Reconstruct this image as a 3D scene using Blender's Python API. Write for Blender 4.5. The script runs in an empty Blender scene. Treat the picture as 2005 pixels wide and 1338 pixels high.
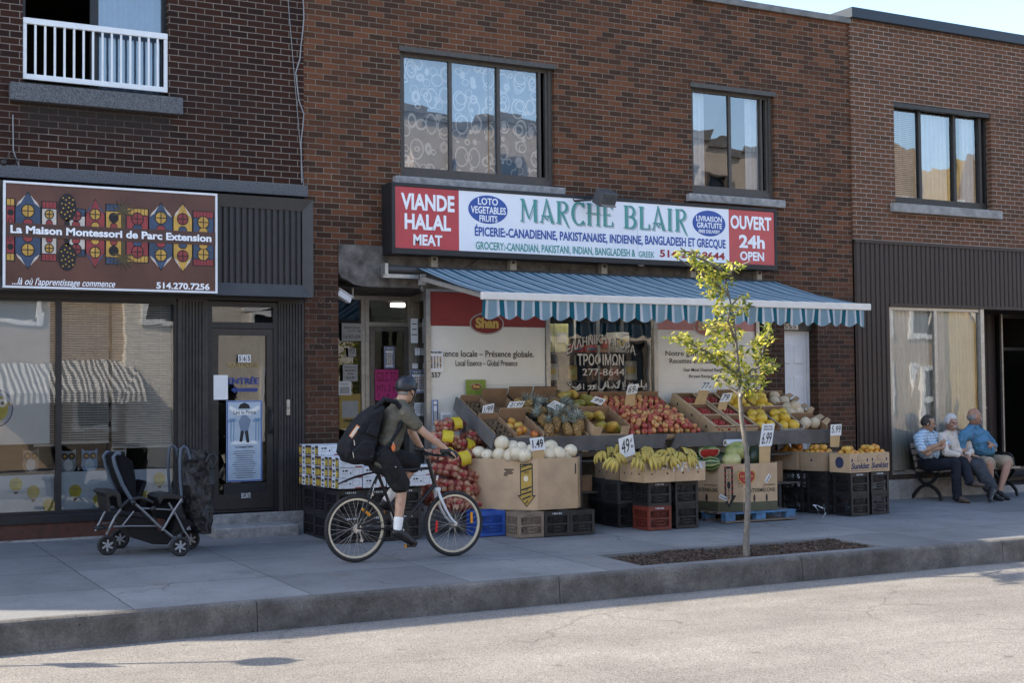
import bpy, bmesh, math, random
from mathutils import Vector, Matrix, Euler, noise
R = math.radians
rnd = random.Random(11)
scene = bpy.context.scene
col = scene.collection
# ---------------------------------------------------------------- camera
CAM = Vector((0.0, -15.75, 1.60))
FPX = 2785.0
_y, _p, _r = R(29.2645), R(2.19267), R(-.53145)
_f = Vector((math.sin(_y)*math.cos(_p), math.cos(_y)*math.cos(_p), math.sin(_p)))
_a = Vector((math.cos(_y), -math.sin(_y), 0)); _b = _a.cross(_f)
RT = math.cos(_r)*_a + math.sin(_r)*_b
UP = -math.sin(_r)*_a + math.cos(_r)*_b
cd = bpy.data.cameras.new('camera'); cam = bpy.data.objects.new('camera', cd); col.objects.link(cam)
cd.sensor_width = 36; cd.lens = 50.0; cd.clip_start = .1; cd.clip_end = 900
m = Matrix((RT, UP, -_f)).transposed().to_4x4(); m.translation = CAM
cam.matrix_world = m
scene.camera = cam
# ---------------------------------------------------------------- world, sun, exposure
SUN = Vector((1.2, -.585, -1.0)).normalized()          # direction the light travels
w = bpy.data.worlds.new('World'); scene.world = w; w.use_nodes = True
nt = w.node_tree; bg = nt.nodes['Background']
sky = nt.nodes.new('ShaderNodeTexSky'); sky.sky_type = 'NISHITA'; sky.sun_disc = False
sky.sun_elevation = math.asin(-SUN.z)
sky.sun_rotation = math.atan2(-SUN.x, -SUN.y)
sky.air_density = 1.0; sky.dust_density = 1.6; sky.ozone_density = 1.8
nt.links.new(sky.outputs[0], bg.inputs[0]); bg.inputs[1].default_value = .128
sl = bpy.data.lights.new('sun', 'SUN'); sl.energy = 3.3; sl.angle = R(.53); sl.color = (1, .88, .71)
so = bpy.data.objects.new('sun', sl); col.objects.link(so)
so.rotation_euler = SUN.to_track_quat('-Z', 'Y').to_euler(); so.location = (-20, 10, 20)
scene.view_settings.view_transform = 'Standard'; scene.view_settings.look = 'None'
scene.view_settings.gamma = 1; scene.view_settings.exposure = 1.9
scene.cycles.max_bounces = 7; scene.cycles.transparent_max_bounces = 16
scene.cycles.glossy_bounces = 4; scene.cycles.diffuse_bounces = 4
scene.cycles.caustics_reflective = False; scene.cycles.caustics_refractive = False
scene.cycles.sample_clamp_indirect = 4.0
scene.cycles.use_denoising = True

# ---------------------------------------------------------------- helpers
def A(px, py, Y):
    """point where the photograph's sight line meets the plane at depth Y"""
    d = (px-1002.5)/FPX*RT - (py-669)/FPX*UP + _f
    return CAM + d*((Y-CAM.y)/d.y)
def gz(x, y):
    t = min(max((x-2.6)/12.4, 0), 1); wz = .10 + (.01-.10)*t
    return wz + (-.085-wz)*min(max(-y/4.3, 0), 1)

class MB:
    """collects shapes; build() links them as ONE mesh object"""
    def __init__(s): s.v = []; s.f = []; s.m = []; s.sm = []
    def add(s, vs, fs, mi=0, smooth=False, mat=None):
        b = len(s.v)
        s.v += [(mat @ Vector(v)) if mat is not None else Vector(v) for v in vs]
        for f in fs: s.f.append([b+i for i in f]); s.m.append(mi); s.sm.append(smooth)
        return s
    def box(s, c, d, rot=None, mi=0):
        x, y, z = d[0]/2, d[1]/2, d[2]/2
        vs = [(-x,-y,-z),(x,-y,-z),(x,y,-z),(-x,y,-z),(-x,-y,z),(x,-y,z),(x,y,z),(-x,y,z)]
        fs = [(0,3,2,1),(4,5,6,7),(0,1,5,4),(1,2,6,5),(2,3,7,6),(3,0,4,7)]
        M_ = Matrix.Translation(c)
        if rot is not None: M_ = M_ @ (rot if isinstance(rot, Matrix) else Euler(rot).to_matrix()).to_4x4()
        return s.add(vs, fs, mi, False, M_)
    def bx(s, x0, x1, y0, y1, z0, z1, mi=0):
        return s.box(((x0+x1)/2,(y0+y1)/2,(z0+z1)/2), (x1-x0,y1-y0,z1-z0), None, mi)
    def beam(s, p, q, wd, ht, mi=0, up=(0,0,1)):
        p, q = Vector(p), Vector(q); d = q-p; L = d.length; z = d.normalized(); u = Vector(up)
        x = u.cross(z)
        if x.length < 1e-4: x = Vector((1,0,0)).cross(z)
        x.normalize(); y = z.cross(x)
        return s.box((p+q)/2, (wd, ht, L), Matrix((x,y,z)).transposed(), mi)
    def tube(s, pts, r, seg=8, mi=0, caps=True, smooth=True):
        pts = [Vector(p) for p in pts]; n = len(pts)
        rs = r if isinstance(r, (list, tuple)) else [r]*n
        vs = []; fs = []
        prev = None
        for i, p in enumerate(pts):
            t = (pts[min(i+1,n-1)]-pts[max(i-1,0)]).normalized()
            if prev is None:
                a = Vector((0,0,1)) if abs(t.z) < .9 else Vector((1,0,0))
                x = a.cross(t).normalized()
            else: x = (prev - t*prev.dot(t)).normalized()
            prev = x; y = t.cross(x)
            for k in range(seg):
                an = 2*math.pi*k/seg
                vs.append(p + (x*math.cos(an)+y*math.sin(an))*rs[i])
        for i in range(n-1):
            for k in range(seg):
                k2 = (k+1) % seg
                fs.append((i*seg+k, i*seg+k2, (i+1)*seg+k2, (i+1)*seg+k))
        s.add(vs, fs, mi, smooth)
        if caps:
            s.add(vs[:seg], [tuple(reversed(range(seg)))], mi); s.add(vs[-seg:], [tuple(range(seg))], mi)
        return s
    def lathe(s, prof, seg=20, mi=0, mat=None, smooth=True, closed=False):
        vs = []; fs = []; n = len(prof)
        for (r, z) in prof:
            for k in range(seg):
                an = 2*math.pi*k/seg; vs.append((r*math.cos(an), r*math.sin(an), z))
        for i in range(n if closed else n-1):
            j = (i+1) % n
            for k in range(seg):
                k2 = (k+1) % seg
                fs.append((i*seg+k, i*seg+k2, j*seg+k2, j*seg+k))
        return s.add(vs, fs, mi, smooth, mat)
    def ball(s, c, rad, seg=14, rings=9, mi=0, rot=None, wob=0, sq=1):
        rx, ry, rz = rad if isinstance(rad, (tuple, list, Vector)) else (rad,)*3
        M_ = Matrix.Translation(c)
        if rot is not None: M_ = M_ @ (rot if isinstance(rot, Matrix) else Euler(rot).to_matrix()).to_4x4()
        vs = [(0,0,-rz)]; fs = []
        for i in range(1, rings):
            ph = -math.pi/2 + math.pi*i/rings
            for k in range(seg):
                an = 2*math.pi*k/seg
                v = Vector((math.cos(ph)*math.cos(an), math.cos(ph)*math.sin(an), math.sin(ph)))
                f = 1 + (wob*noise.noise(v*1.7+Vector(c)*3) if wob else 0)
                vs.append((v.x*rx*f, v.y*ry*f, v.z*rz*f))
        vs.append((0,0,rz)); top = len(vs)-1
        for k in range(seg): fs.append((0, 1+(k+1)%seg, 1+k))
        for i in range(rings-2):
            for k in range(seg):
                a = 1+i*seg+k; b = 1+i*seg+(k+1)%seg; fs.append((a, b, b+seg, a+seg))
        for k in range(seg): fs.append((top, top-seg+k, top-seg+(k+1)%seg))
        return s.add(vs, fs, mi, True, M_)
    def cap(s, p0, r0, p1, r1, seg=12, mi=0):
        """tapered capsule"""
        p0, p1 = Vector(p0), Vector(p1); d = p1-p0; L = max(d.length, 1e-5)
        q = d.to_track_quat('Z', 'Y').to_matrix().to_4x4()
        pr = []
        for i in range(5):
            a = -math.pi/2 + math.pi/2*i/4; pr.append((max(r0*math.cos(a), 1e-4), r0*math.sin(a)))
        for i in range(5):
            a = math.pi/2*i/4; pr.append((max(r1*math.cos(a), 1e-4), L+r1*math.sin(a)))
        s.lathe(pr, seg, mi, Matrix.Translation(p0) @ q)
        n = len(s.v)
        s.f.append(list(reversed(range(n-10*seg, n-9*seg)))); s.m.append(mi); s.sm.append(True)
        s.f.append(list(range(n-seg, n))); s.m.append(mi); s.sm.append(True)
        return s
    def prism(s, poly, y0, y1, mi=0, frame=None):
        """polygon in the XZ plane pushed along Y; frame turns local (x,y,z) into world"""
        n = len(poly)
        ar = sum(poly[i][0]*poly[(i+1)%n][1]-poly[(i+1)%n][0]*poly[i][1] for i in range(n))
        if ar < 0: poly = poly[::-1]
        vs = [(p[0], y0, p[1]) for p in poly] + [(p[0], y1, p[1]) for p in poly]
        fs = [tuple(range(n)), tuple(reversed(range(n, 2*n)))]
        fs += [(i, i+n, (i+1)%n+n, (i+1)%n) for i in range(n)]
        return s.add(vs, fs, mi, False, frame)
    def quad(s, a, b, c, d, mi=0, smooth=False): return s.add([a,b,c,d], [(0,1,2,3)], mi, smooth)
    def build(s, name, mats, parent=None, loc=None, bevel=0, link=True):
        me = bpy.data.meshes.new(name)
        org = Vector(loc) if loc is not None else Vector((0,0,0))
        me.from_pydata([tuple(v-org) for v in s.v], [], s.f)
        if not isinstance(mats, (list, tuple)): mats = [mats]
        for mt in mats: me.materials.append(mt)
        me.polygons.foreach_set('material_index', s.m); me.polygons.foreach_set('use_smooth', s.sm)
        me.update()
        o = bpy.data.objects.new(name, me)
        if link: col.objects.link(o)
        if parent is not None:
            o.parent = parent
            o.location = org            # parents are never rotated before their parts are added
            if parent.get('_w'): o.location = org - Vector(parent['_w'])
        else: o.location = org
        if bevel:
            b = o.modifiers.new('b', 'BEVEL'); b.width = bevel; b.segments = 2; b.limit_method = 'ANGLE'; b.angle_limit = R(40)
        return o

def tag(o, label=None, cat=None, group=None, kind=None):
    if label: o['label'] = label
    if cat: o['category'] = cat
    if group: o['group'] = group
    if kind: o['kind'] = kind
    return o
def thing(name, label, cat, loc=(0,0,0), group=None):
    """an Empty at the thing's base; parts are given in world coordinates"""
    o = bpy.data.objects.new(name, None); col.objects.link(o); o.location = loc
    o['_w'] = tuple(loc); o.empty_display_size = .1
    return tag(o, label, cat, group)
def dup(o, loc=None, rot=None, label=None, scale=None, parent=None, group=None):
    c = o.copy(); col.objects.link(c)
    if parent is not None: c.parent = parent
    if loc is not None: c.location = loc
    if rot is not None: c.rotation_euler = rot
    if scale is not None: c.scale = scale if isinstance(scale, (tuple, Vector)) else (scale,)*3
    if label: c['label'] = label
    if group: c['group'] = group
    for ch in o.children: dup(ch, parent=c)
    return c
def paint(o, mt, slot=0):
    o.material_slots[slot].link = 'OBJECT'; o.material_slots[slot].material = mt

def text(s, x0, x1, z0, z1, Y, mat, parent, name='lettering', bold=.012, shear=0, frame=None, depth=.0015, arc=0):
    """lettering fitted to the box x0..x1, z0..z1 on the plane Y (faces -Y), or in a local frame"""
    c = bpy.data.curves.new('t', 'FONT'); c.body = s; c.offset = bold; c.shear = shear; c.resolution_u = 3
    c.extrude = .01
    o = bpy.data.objects.new('t', c); me = bpy.data.meshes.new_from_object(o)
    bpy.data.objects.remove(o); bpy.data.curves.remove(c)
    xs = [v.co.x for v in me.vertices]; ys = [v.co.y for v in me.vertices]
    ax, bx_, ay, by = min(xs), max(xs), min(ys), max(ys)
    M_ = frame if frame is not None else Matrix.Identity(4)
    for v in me.vertices:
        u = (v.co.x-ax)/(bx_-ax); t = (v.co.y-ay)/max(by-ay, 1e-6)
        X = x0+u*(x1-x0); Z = z0+t*(z1-z0)
        if arc: Z += arc*(1-(2*u-1)**2)
        v.co = M_ @ Vector((X, Y - (depth if v.co.z > 0 else 0), Z))
    me.materials.append(mat)
    o = bpy.data.objects.new(name, me); col.objects.link(o)
    if parent is not None:
        o.parent = parent
        if parent.get('_w'): o.location = -Vector(parent['_w'])
    return o

def remeshed(mb, name, mats, parent, voxel=.008, smooth=4, fac=.5, loc=None, dec=0, fold=0):
    """one continuous skin over overlapping shapes"""
    o = mb.build('tmp', [], None, None)
    r = o.modifiers.new('r', 'REMESH'); r.mode = 'VOXEL'; r.voxel_size = voxel; r.use_smooth_shade = True
    if smooth: sm = o.modifiers.new('s', 'SMOOTH'); sm.iterations = smooth; sm.factor = fac
    if dec: d = o.modifiers.new('d', 'DECIMATE'); d.ratio = dec
    bpy.context.view_layer.update()
    dg = bpy.context.evaluated_depsgraph_get()
    me = bpy.data.meshes.new_from_object(o.evaluated_get(dg), depsgraph=dg)
    bpy.data.objects.remove(o)
    me.materials.clear()
    for mt in (mats if isinstance(mats, (list, tuple)) else [mats]): me.materials.append(mt)
    if fold:
        for v, n in [(v, v.normal.copy()) for v in me.vertices]:
            c = v.co; k = noise.noise(Vector((c.x*9, c.y*9, c.z*15)))+.6*noise.noise(Vector((c.x*24, c.y*24, c.z*34)))-.35*abs(noise.noise(Vector((c.x*14+3, c.y*14, c.z*30))))
            v.co = c+n*fold*k
    me.polygons.foreach_set('use_smooth', [True]*len(me.polygons))
    if loc is not None: me.transform(Matrix.Translation(-Vector(loc)))
    n = bpy.data.objects.new(name, me); col.objects.link(n)
    if loc is not None: n.location = loc
    if parent is not None:
        n.parent = parent
        base = Vector(parent['_w']) if parent.get('_w') else parent.location
        n.location = (Vector(loc) if loc is not None else Vector((0,0,0))) - base
    return n

# ---------------------------------------------------------------- materials
class NT:
    def __init__(s, name):
        s.mat = bpy.data.materials.new(name); s.mat.use_nodes = True
        s.t = s.mat.node_tree; s.b = s.t.nodes['Principled BSDF']; s.out = s.t.nodes['Material Output']
    def n(s, typ, **kw):
        nd = s.t.nodes.new(typ)
        for k, v in kw.items(): setattr(nd, k, v)
        return nd
    def l(s, a, b): s.t.links.new(a, b)
    def coord(s, kind='Object'): return s.n('ShaderNodeTexCoord').outputs[kind]
    def math(s, op, a, b=None, c=None):
        nd = s.n('ShaderNodeMath', operation=op)
        for i, x in enumerate((a, b, c)):
            if x is None: continue
            if isinstance(x, (int, float)): nd.inputs[i].default_value = x
            else: s.l(x, nd.inputs[i])
        return nd.outputs[0]
    def noise(s, vec, scale, detail=4, rough=.55, w=None):
        nd = s.n('ShaderNodeTexNoise'); nd.inputs['Scale'].default_value = scale
        nd.inputs['Detail'].default_value = detail; nd.inputs['Roughness'].default_value = rough
        if w is not None: nd.noise_dimensions = '4D'; s.l(w, nd.inputs['W'])
        s.l(vec, nd.inputs['Vector']); return nd.outputs['Fac']
    def ramp(s, fac, stops, interp='LINEAR'):
        nd = s.n('ShaderNodeValToRGB'); r = nd.color_ramp; r.interpolation = interp
        while len(r.elements) < len(stops): r.elements.new(.5)
        for e, (p, c) in zip(r.elements, stops): e.position = p; e.color = (*c, 1)
        s.l(fac, nd.inputs[0]); return nd.outputs[0]
    def mix(s, fac, a, b, mode='MIX'):
        nd = s.n('ShaderNodeMix', data_type='RGBA', blend_type=mode)
        for i, x in ((0, fac), (6, a), (7, b)):
            if isinstance(x, (int, float)): nd.inputs[i].default_value = x
            elif isinstance(x, tuple): nd.inputs[i].default_value = (*x, 1)
            else: s.l(x, nd.inputs[i])
        return nd.outputs[2]
    def bump(s, h, strength=.3, dist=.01, prev=None):
        nd = s.n('ShaderNodeBump'); nd.inputs['Strength'].default_value = strength; nd.inputs['Distance'].default_value = dist
        s.l(h, nd.inputs['Height'])
        if prev is not None: s.l(prev, nd.inputs['Normal'])
        return nd.outputs[0]
    def rand(s): return s.n('ShaderNodeObjectInfo').outputs['Random']
    def set(s, color=None, rough=None, normal=None, metal=None, spec=None):
        for k, x in (('Base Color', color), ('Roughness', rough), ('Normal', normal), ('Metallic', metal), ('Specular IOR Level', spec)):
            if x is None: continue
            if isinstance(x, (int, float)): s.b.inputs[k].default_value = x
            elif isinstance(x, tuple): s.b.inputs[k].default_value = (*x, 1)
            else: s.l(x, s.b.inputs[k])
        return s.mat

def mul(c, k): return tuple(min(max(x*k, 0), 1) for x in c)
def mat(name, c, rough=.6, var=.18, scale=9, bump=0, bscale=120, metal=0, spec=.4, c2=None, rv=0, dirt=0, dcol=(.05,.045,.04)):
    """painted/plain surface: two-scale mottling, optional grain and grime"""
    t = NT(name); v = t.coord()
    f = t.noise(v, scale, 6, .6)
    base = t.ramp(f, [(.3, mul(c, 1-var)), (.7, c2 or mul(c, 1+var))])
    if dirt:
        d = t.ramp(t.noise(v, scale*.35, 8, .7), [(.45, (0,0,0)), (.75, (1,1,1))])
        base = t.mix(t.math('MULTIPLY', d, dirt), base, dcol)
    if rv:
        k = t.math('MULTIPLY_ADD', t.rand(), 2*rv, 1-rv)
        hs = t.n('ShaderNodeHueSaturation'); t.l(k, hs.inputs['Value']); t.l(base, hs.inputs['Color']); base = hs.outputs[0]
    nrm = t.bump(t.noise(v, bscale, 4), bump, .004) if bump else None
    rg = t.math('MULTIPLY_ADD', f, .2, rough-.1)
    return t.set(base, rg, nrm, metal, spec)
def brick(name, tones, mortar, bw=.205, bh=.070, ms=.010, mvar=.3, off=(0,0), grime=.25, stain=None, specks=False):
    t = NT(name); s = t.n('ShaderNodeSeparateXYZ'); t.l(t.coord(), s.inputs[0])
    c = t.n('ShaderNodeCombineXYZ')
    t.l(t.math('ADD', t.math('ADD', s.outputs[0], s.outputs[1]), off[0]), c.inputs[0]); t.l(t.math('ADD', s.outputs[2], off[1]), c.inputs[1])
    wv = t.n('ShaderNodeTexNoise'); wv.inputs['Scale'].default_value = 3.0; t.l(t.coord(), wv.inputs['Vector'])
    va = t.n('ShaderNodeVectorMath', operation='MULTIPLY_ADD'); t.l(wv.outputs['Color'], va.inputs[0]); va.inputs[1].default_value = (.008,.008,0); t.l(c.outputs[0], va.inputs[2])
    b = t.n('ShaderNodeTexBrick'); t.l(va.outputs[0], b.inputs['Vector'])
    b.inputs['Scale'].default_value = 1; b.inputs['Brick Width'].default_value = bw; b.inputs['Row Height'].default_value = bh
    b.inputs['Mortar Size'].default_value = ms/2; b.inputs['Mortar Smooth'].default_value = .15
    b.inputs['Color1'].default_value = (0,0,0,1); b.inputs['Color2'].default_value = (1,1,1,1); b.inputs['Mortar'].default_value = (.5,.5,.5,1)
    n = len(tones)
    tone = t.ramp(b.outputs['Color'], [((i+.0)/max(n-1,1), x) for i, x in enumerate(tones)])
    fine = t.noise(t.coord(), 90, 5, .7)
    tone = t.mix(.55, tone, t.ramp(fine, [(.3, (.35,.35,.35)), (.75, (.75,.75,.75))]), 'OVERLAY')
    mo = t.ramp(t.noise(t.coord(), 1.3, 6, .7), [(.35, mul(mortar, 1-mvar)), (.7, mul(mortar, 1+mvar))])
    cc = t.mix(b.outputs['Fac'], tone, mo)
    gr = t.ramp(t.noise(t.coord(), .55, 8, .65), [(.42, (0,0,0)), (.75, (1,1,1))])
    cc = t.mix(t.math('MULTIPLY', gr, grime), cc, (.03,.026,.024))
    def sstep(x, a, b_):
        q = t.n('ShaderNodeMapRange', interpolation_type='SMOOTHSTEP'); q.inputs['From Min'].default_value = a; q.inputs['From Max'].default_value = b_; t.l(x, q.inputs['Value']); return q.outputs[0]
    if stain:                     # damp soot stain with its own ragged outline
        sx0, sx1, sz0, sz1 = stain; nz = t.math('MULTIPLY_ADD', t.noise(t.coord(), 4, 5, .7), .5, -.25)
        mk = t.math('MULTIPLY', t.math('MULTIPLY', sstep(t.math('ADD', s.outputs[0], nz), sx0-.05, sx0+.2), sstep(t.math('ADD', s.outputs[0], nz), sx1+.05, sx1-.2)), t.math('MULTIPLY', sstep(t.math('ADD', s.outputs[2], nz), sz0-.05, sz0+.3), sstep(s.outputs[2], sz1+.02, sz1)))
        cc = t.mix(t.math('MULTIPLY', mk, .8), cc, (.028,.023,.020))
    if specks:                    # flecks of old white paint on the lower pier, tone darker towards the bottom
        vp = t.n('ShaderNodeTexVoronoi'); vp.inputs['Scale'].default_value = 26; t.l(t.coord(), vp.inputs['Vector'])
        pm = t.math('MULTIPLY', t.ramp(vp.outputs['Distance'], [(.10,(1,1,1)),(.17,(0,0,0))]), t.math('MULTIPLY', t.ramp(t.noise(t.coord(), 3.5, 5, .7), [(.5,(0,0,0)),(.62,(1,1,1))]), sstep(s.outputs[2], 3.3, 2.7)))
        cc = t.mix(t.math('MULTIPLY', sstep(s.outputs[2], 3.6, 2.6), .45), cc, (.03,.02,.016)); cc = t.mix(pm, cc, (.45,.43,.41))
    h = t.math('ADD', t.math('MULTIPLY', t.math('SUBTRACT', 1, b.outputs['Fac']), 1.0), t.math('MULTIPLY', fine, .35))
    return t.set(cc, .85, t.bump(h, .55, .008), 0, .25)
def glassy(name, refl=.22, tint=(1,1,1), wav=.0):
    """window pane: mirror reflection over a clear pane; slightly wavy like old float glass"""
    t = NT(name); v = t.coord()
    g = t.n('ShaderNodeBsdfGlossy'); g.inputs['Roughness'].default_value = .004
    tr = t.n('ShaderNodeBsdfTransparent'); tr.inputs['Color'].default_value = (*tint, 1)
    if wav:
        nb = t.bump(t.noise(v, 1.6, 2), wav, .02); t.l(nb, g.inputs['Normal'])
    fr = t.n('ShaderNodeFresnel'); fr.inputs['IOR'].default_value = 1.5
    fac = t.math('MINIMUM', t.math('ADD', t.math('MULTIPLY', fr.outputs[0], 1.3), refl), 1)
    mx = t.n('ShaderNodeMixShader'); t.l(fac, mx.inputs[0]); t.l(tr.outputs[0], mx.inputs[1]); t.l(g.outputs[0], mx.inputs[2])
    t.l(mx.outputs[0], t.out.inputs[0]); return t.mat
def emit(name, c, k):
    t = NT(name); t.b.inputs['Base Color'].default_value = (*c,1); t.b.inputs['Emission Color'].default_value = (*c,1); t.b.inputs['Emission Strength'].default_value = k; return t.mat
# fix-up so that parts built round their own origin can carry sub-parts
_b0 = MB.build
def _bld(s, name, mats, parent=None, loc=None, bevel=0, link=True):
    o = _b0(s, name, mats, parent, loc, bevel, link)
    if loc is not None: o['_w'] = tuple(loc)
    return o
MB.build = _bld
# ---------------------------------------------------------------- materials of the place
B_DARK = brick('dark red brick', [(0.019,0.007,0.004),(0.027,0.009,0.005),(0.034,0.011,0.005),(0.040,0.013,0.006),(0.030,0.009,0.005)], (.21,.175,.145), .203, .0725, .010, off=(.03,.02), grime=.3, stain=(2.75,4.5,4.42,4.82))
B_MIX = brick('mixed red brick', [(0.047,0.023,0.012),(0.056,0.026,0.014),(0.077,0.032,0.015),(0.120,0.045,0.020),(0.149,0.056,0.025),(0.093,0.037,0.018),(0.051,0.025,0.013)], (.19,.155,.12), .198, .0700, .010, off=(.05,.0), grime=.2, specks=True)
B_RIGHT = brick('brown red brick', [(0.100,0.049,0.025),(0.127,0.056,0.029),(0.144,0.060,0.031),(0.080,0.041,0.023),(0.133,0.058,0.030)], (.33,.29,.25), .203, .0685, .010, off=(.1,.03), grime=.08)
B_CREAM = brick('cream brick', [(.62,.53,.42),(.68,.58,.46),(.55,.47,.38),(.66,.57,.46)], (.5,.44,.37), .3, .1, .012, grime=.1)
M_TAN = mat('tan siding', (.36,.31,.26), .7, .12, 3)
M_YEL = mat('yellow brick', (.62,.45,.20), .8, .12, 4)
M_GRAN = mat('speckled granite', (.105,.108,.115), .8, .75, 85, .3, 130)
M_STONE = mat('rough stone', (.30,.29,.28), .85, .35, 14, .7, 40, dirt=.4)
M_CONC = mat('concrete trim', (.30,.29,.275), .85, .25, 9, .5, 70, dirt=.5)
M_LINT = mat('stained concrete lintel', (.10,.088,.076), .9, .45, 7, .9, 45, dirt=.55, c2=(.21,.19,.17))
M_ALU = mat('old aluminium', (.42,.40,.37), .42, .15, 20, metal=.7, dirt=.3)
M_DKMET = mat('dark bronze metal', (.040,.036,.033), .45, .2, 12, metal=.3)
M_BLACK = mat('black paint', (.016,.016,.018), .45, .3, 14)
M_FASC = mat('charcoal panel', (.056,.053,.052), .5, .15, 6, .08, 200)
M_FASCD = mat('charcoal rib', (.032,.030,.030), .5, .2, 10, .08, 200)
M_FLUTE = mat('dark fluted cladding', (.040,.037,.036), .6, .3, 9, .1, 90, dirt=.5, dcol=(.10,.085,.07))
M_BRNC = mat('brown siding', (.042,.027,.020), .55, .15, 10, .06, 150)
M_WHITE = mat('white paint', (.74,.75,.76), .45, .06, 6)
M_WINFR = mat('brown window frame', (.068,.058,.050), .5, .2, 14)
M_NAVY = mat('navy flashing', (.012,.018,.028), .4, .2, 8)
M_FLASH = mat('grey flashing', (.16,.15,.14), .5, .35, 6, metal=.3)
M_REDP = mat('red brown plinth', (.085,.030,.018), .7, .35, 12, .3, 60, dirt=.5)
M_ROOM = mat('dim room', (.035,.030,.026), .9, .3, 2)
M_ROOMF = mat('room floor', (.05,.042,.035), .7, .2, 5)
M_CURT = mat('white sheer curtain', (.72,.74,.78), .9, .08, 4)
M_BLUEC = mat('blue grey curtain', (.22,.33,.47), .9, .1, 5)
M_GL = glassy('shop glass', .085, (.93,.96,.95), .05)
M_GLU = glassy('upper glass', .17, (.93,.96,.98), .07)
M_GLD = glassy('door glass', .05, (.85,.88,.87), .04)
M_LAMP = emit('fluorescent tube', (1,.97,.9), 2.6)
t = NT('ring curtain'); v = t.coord()
vo = t.n('ShaderNodeTexVoronoi'); vo.inputs['Scale'].default_value = 4.2; vo.inputs['Randomness'].default_value = .7
mp = t.n('ShaderNodeMapping'); mp.inputs['Scale'].default_value = (1,0,1); t.l(v, mp.inputs[0]); t.l(mp.outputs[0], vo.inputs['Vector'])
d1 = t.ramp(vo.outputs['Distance'], [(.26,(0,0,0)),(.285,(1,1,1)),(.335,(1,1,1)),(.36,(0,0,0))])
vo2 = t.n('ShaderNodeTexVoronoi'); vo2.inputs['Scale'].default_value = 6.5; vo2.inputs['Randomness'].default_value = .7; t.l(mp.outputs[0], vo2.inputs['Vector'])
d2 = t.ramp(vo2.outputs['Distance'], [(.30,(0,0,0)),(.32,(1,1,1)),(.36,(1,1,1)),(.385,(0,0,0))])
vo3 = t.n('ShaderNodeTexVoronoi'); vo3.inputs['Scale'].default_value = 3.1; vo3.inputs['Randomness'].default_value = .4; mp3 = t.n('ShaderNodeMapping'); mp3.inputs['Scale'].default_value = (1.5,0,1); mp3.inputs['Location'].default_value = (.3,0,.2); t.l(v, mp3.inputs[0]); t.l(mp3.outputs[0], vo3.inputs['Vector'])
d3 = t.ramp(vo3.outputs['Distance'], [(.34,(0,0,0)),(.36,(1,1,1)),(.41,(1,1,1)),(.43,(0,0,0))])
M_RING = t.set(t.mix(t.mix(1.0, t.mix(1.0, d1, d2, 'LIGHTEN'), d3, 'LIGHTEN'), (.22,.31,.42), (.86,.88,.92)), .9)

# ---------------------------------------------------------------- ground
t = NT('sidewalk concrete'); v = t.coord()
big = t.noise(v, .7, 8, .65); fin = t.noise(v, 42, 6, .7)
stc = t.n('ShaderNodeMapping'); stc.inputs['Scale'].default_value = (.7, 5, 1); t.l(v, stc.inputs[0])
strk = t.noise(stc.outputs[0], 3.2, 7, .7)
c = t.ramp(big, [(.3,(.135,.138,.142)),(.5,(.185,.187,.189)),(.72,(.235,.235,.233))])
c = t.mix(.35, c, t.ramp(fin, [(.3,(.3,.3,.3)),(.7,(.7,.7,.7))]), 'OVERLAY')
c = t.mix(t.math('MULTIPLY', t.ramp(strk, [(.56,(0,0,0)),(.72,(1,1,1))]), .45), c, (.13,.125,.12))
sp = t.n('ShaderNodeTexVoronoi'); sp.inputs['Scale'].default_value = 9; t.l(v, sp.inputs['Vector'])
c = t.mix(t.ramp(sp.outputs['Distance'], [(.035,(.75,.75,.75)),(.07,(0,0,0))]), c, (.05,.045,.04))
ru = t.math('MULTIPLY', t.ramp(t.noise(v, 1.1, 5, .6), [(.66,(0,0,0)),(.74,(1,1,1))]), .5); c = t.mix(ru, c, (.16,.115,.075))
jb = t.n('ShaderNodeTexBrick'); jb.offset = 0; jb.inputs['Scale'].default_value = 1; jb.inputs['Brick Width'].default_value = 1.52; jb.inputs['Row Height'].default_value = 1.06
jb.inputs['Mortar Size'].default_value = .006; jb.inputs['Mortar Smooth'].default_value = .3
wj = t.n('ShaderNodeTexNoise'); wj.inputs['Scale'].default_value = 7; wj.inputs['Detail'].default_value = 5; t.l(v, wj.inputs['Vector'])
ja = t.n('ShaderNodeVectorMath', operation='MULTIPLY_ADD'); t.l(wj.outputs['Color'], ja.inputs[0]); ja.inputs[1].default_value = (.03,.03,0); 
jm = t.n('ShaderNodeMapping'); jm.inputs['Location'].default_value = (.08,2.12,0); jm.inputs['Rotation'].default_value = (0,0,R(0)); t.l(v, jm.inputs[0]); t.l(jm.outputs[0], ja.inputs[2])
t.l(ja.outputs[0], jb.inputs['Vector'])
jb.inputs['Color1'].default_value = (.36,.36,.36,1); jb.inputs['Color2'].default_value = (.60,.60,.60,1); c = t.mix(.55, c, jb.outputs['Color'], 'OVERLAY')
ck = t.n('ShaderNodeTexVoronoi'); ck.feature = 'DISTANCE_TO_EDGE'; ck.inputs['Scale'].default_value = .42; cw = t.n('ShaderNodeVectorMath', operation='MULTIPLY_ADD'); t.l(wj.outputs['Color'], cw.inputs[0]); cw.inputs[1].default_value = (.22,.22,0); t.l(v, cw.inputs[2]); t.l(cw.outputs[0], ck.inputs['Vector'])
ckm = t.math('MULTIPLY', t.ramp(ck.outputs['Distance'], [(.0,(1,1,1)),(.006,(0,0,0))]), t.ramp(t.noise(v, .8, 3), [(.5,(0,0,0)),(.56,(1,1,1))]))
c = t.mix(t.math('MULTIPLY', ckm, .7), c, (.05,.047,.044))
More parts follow.
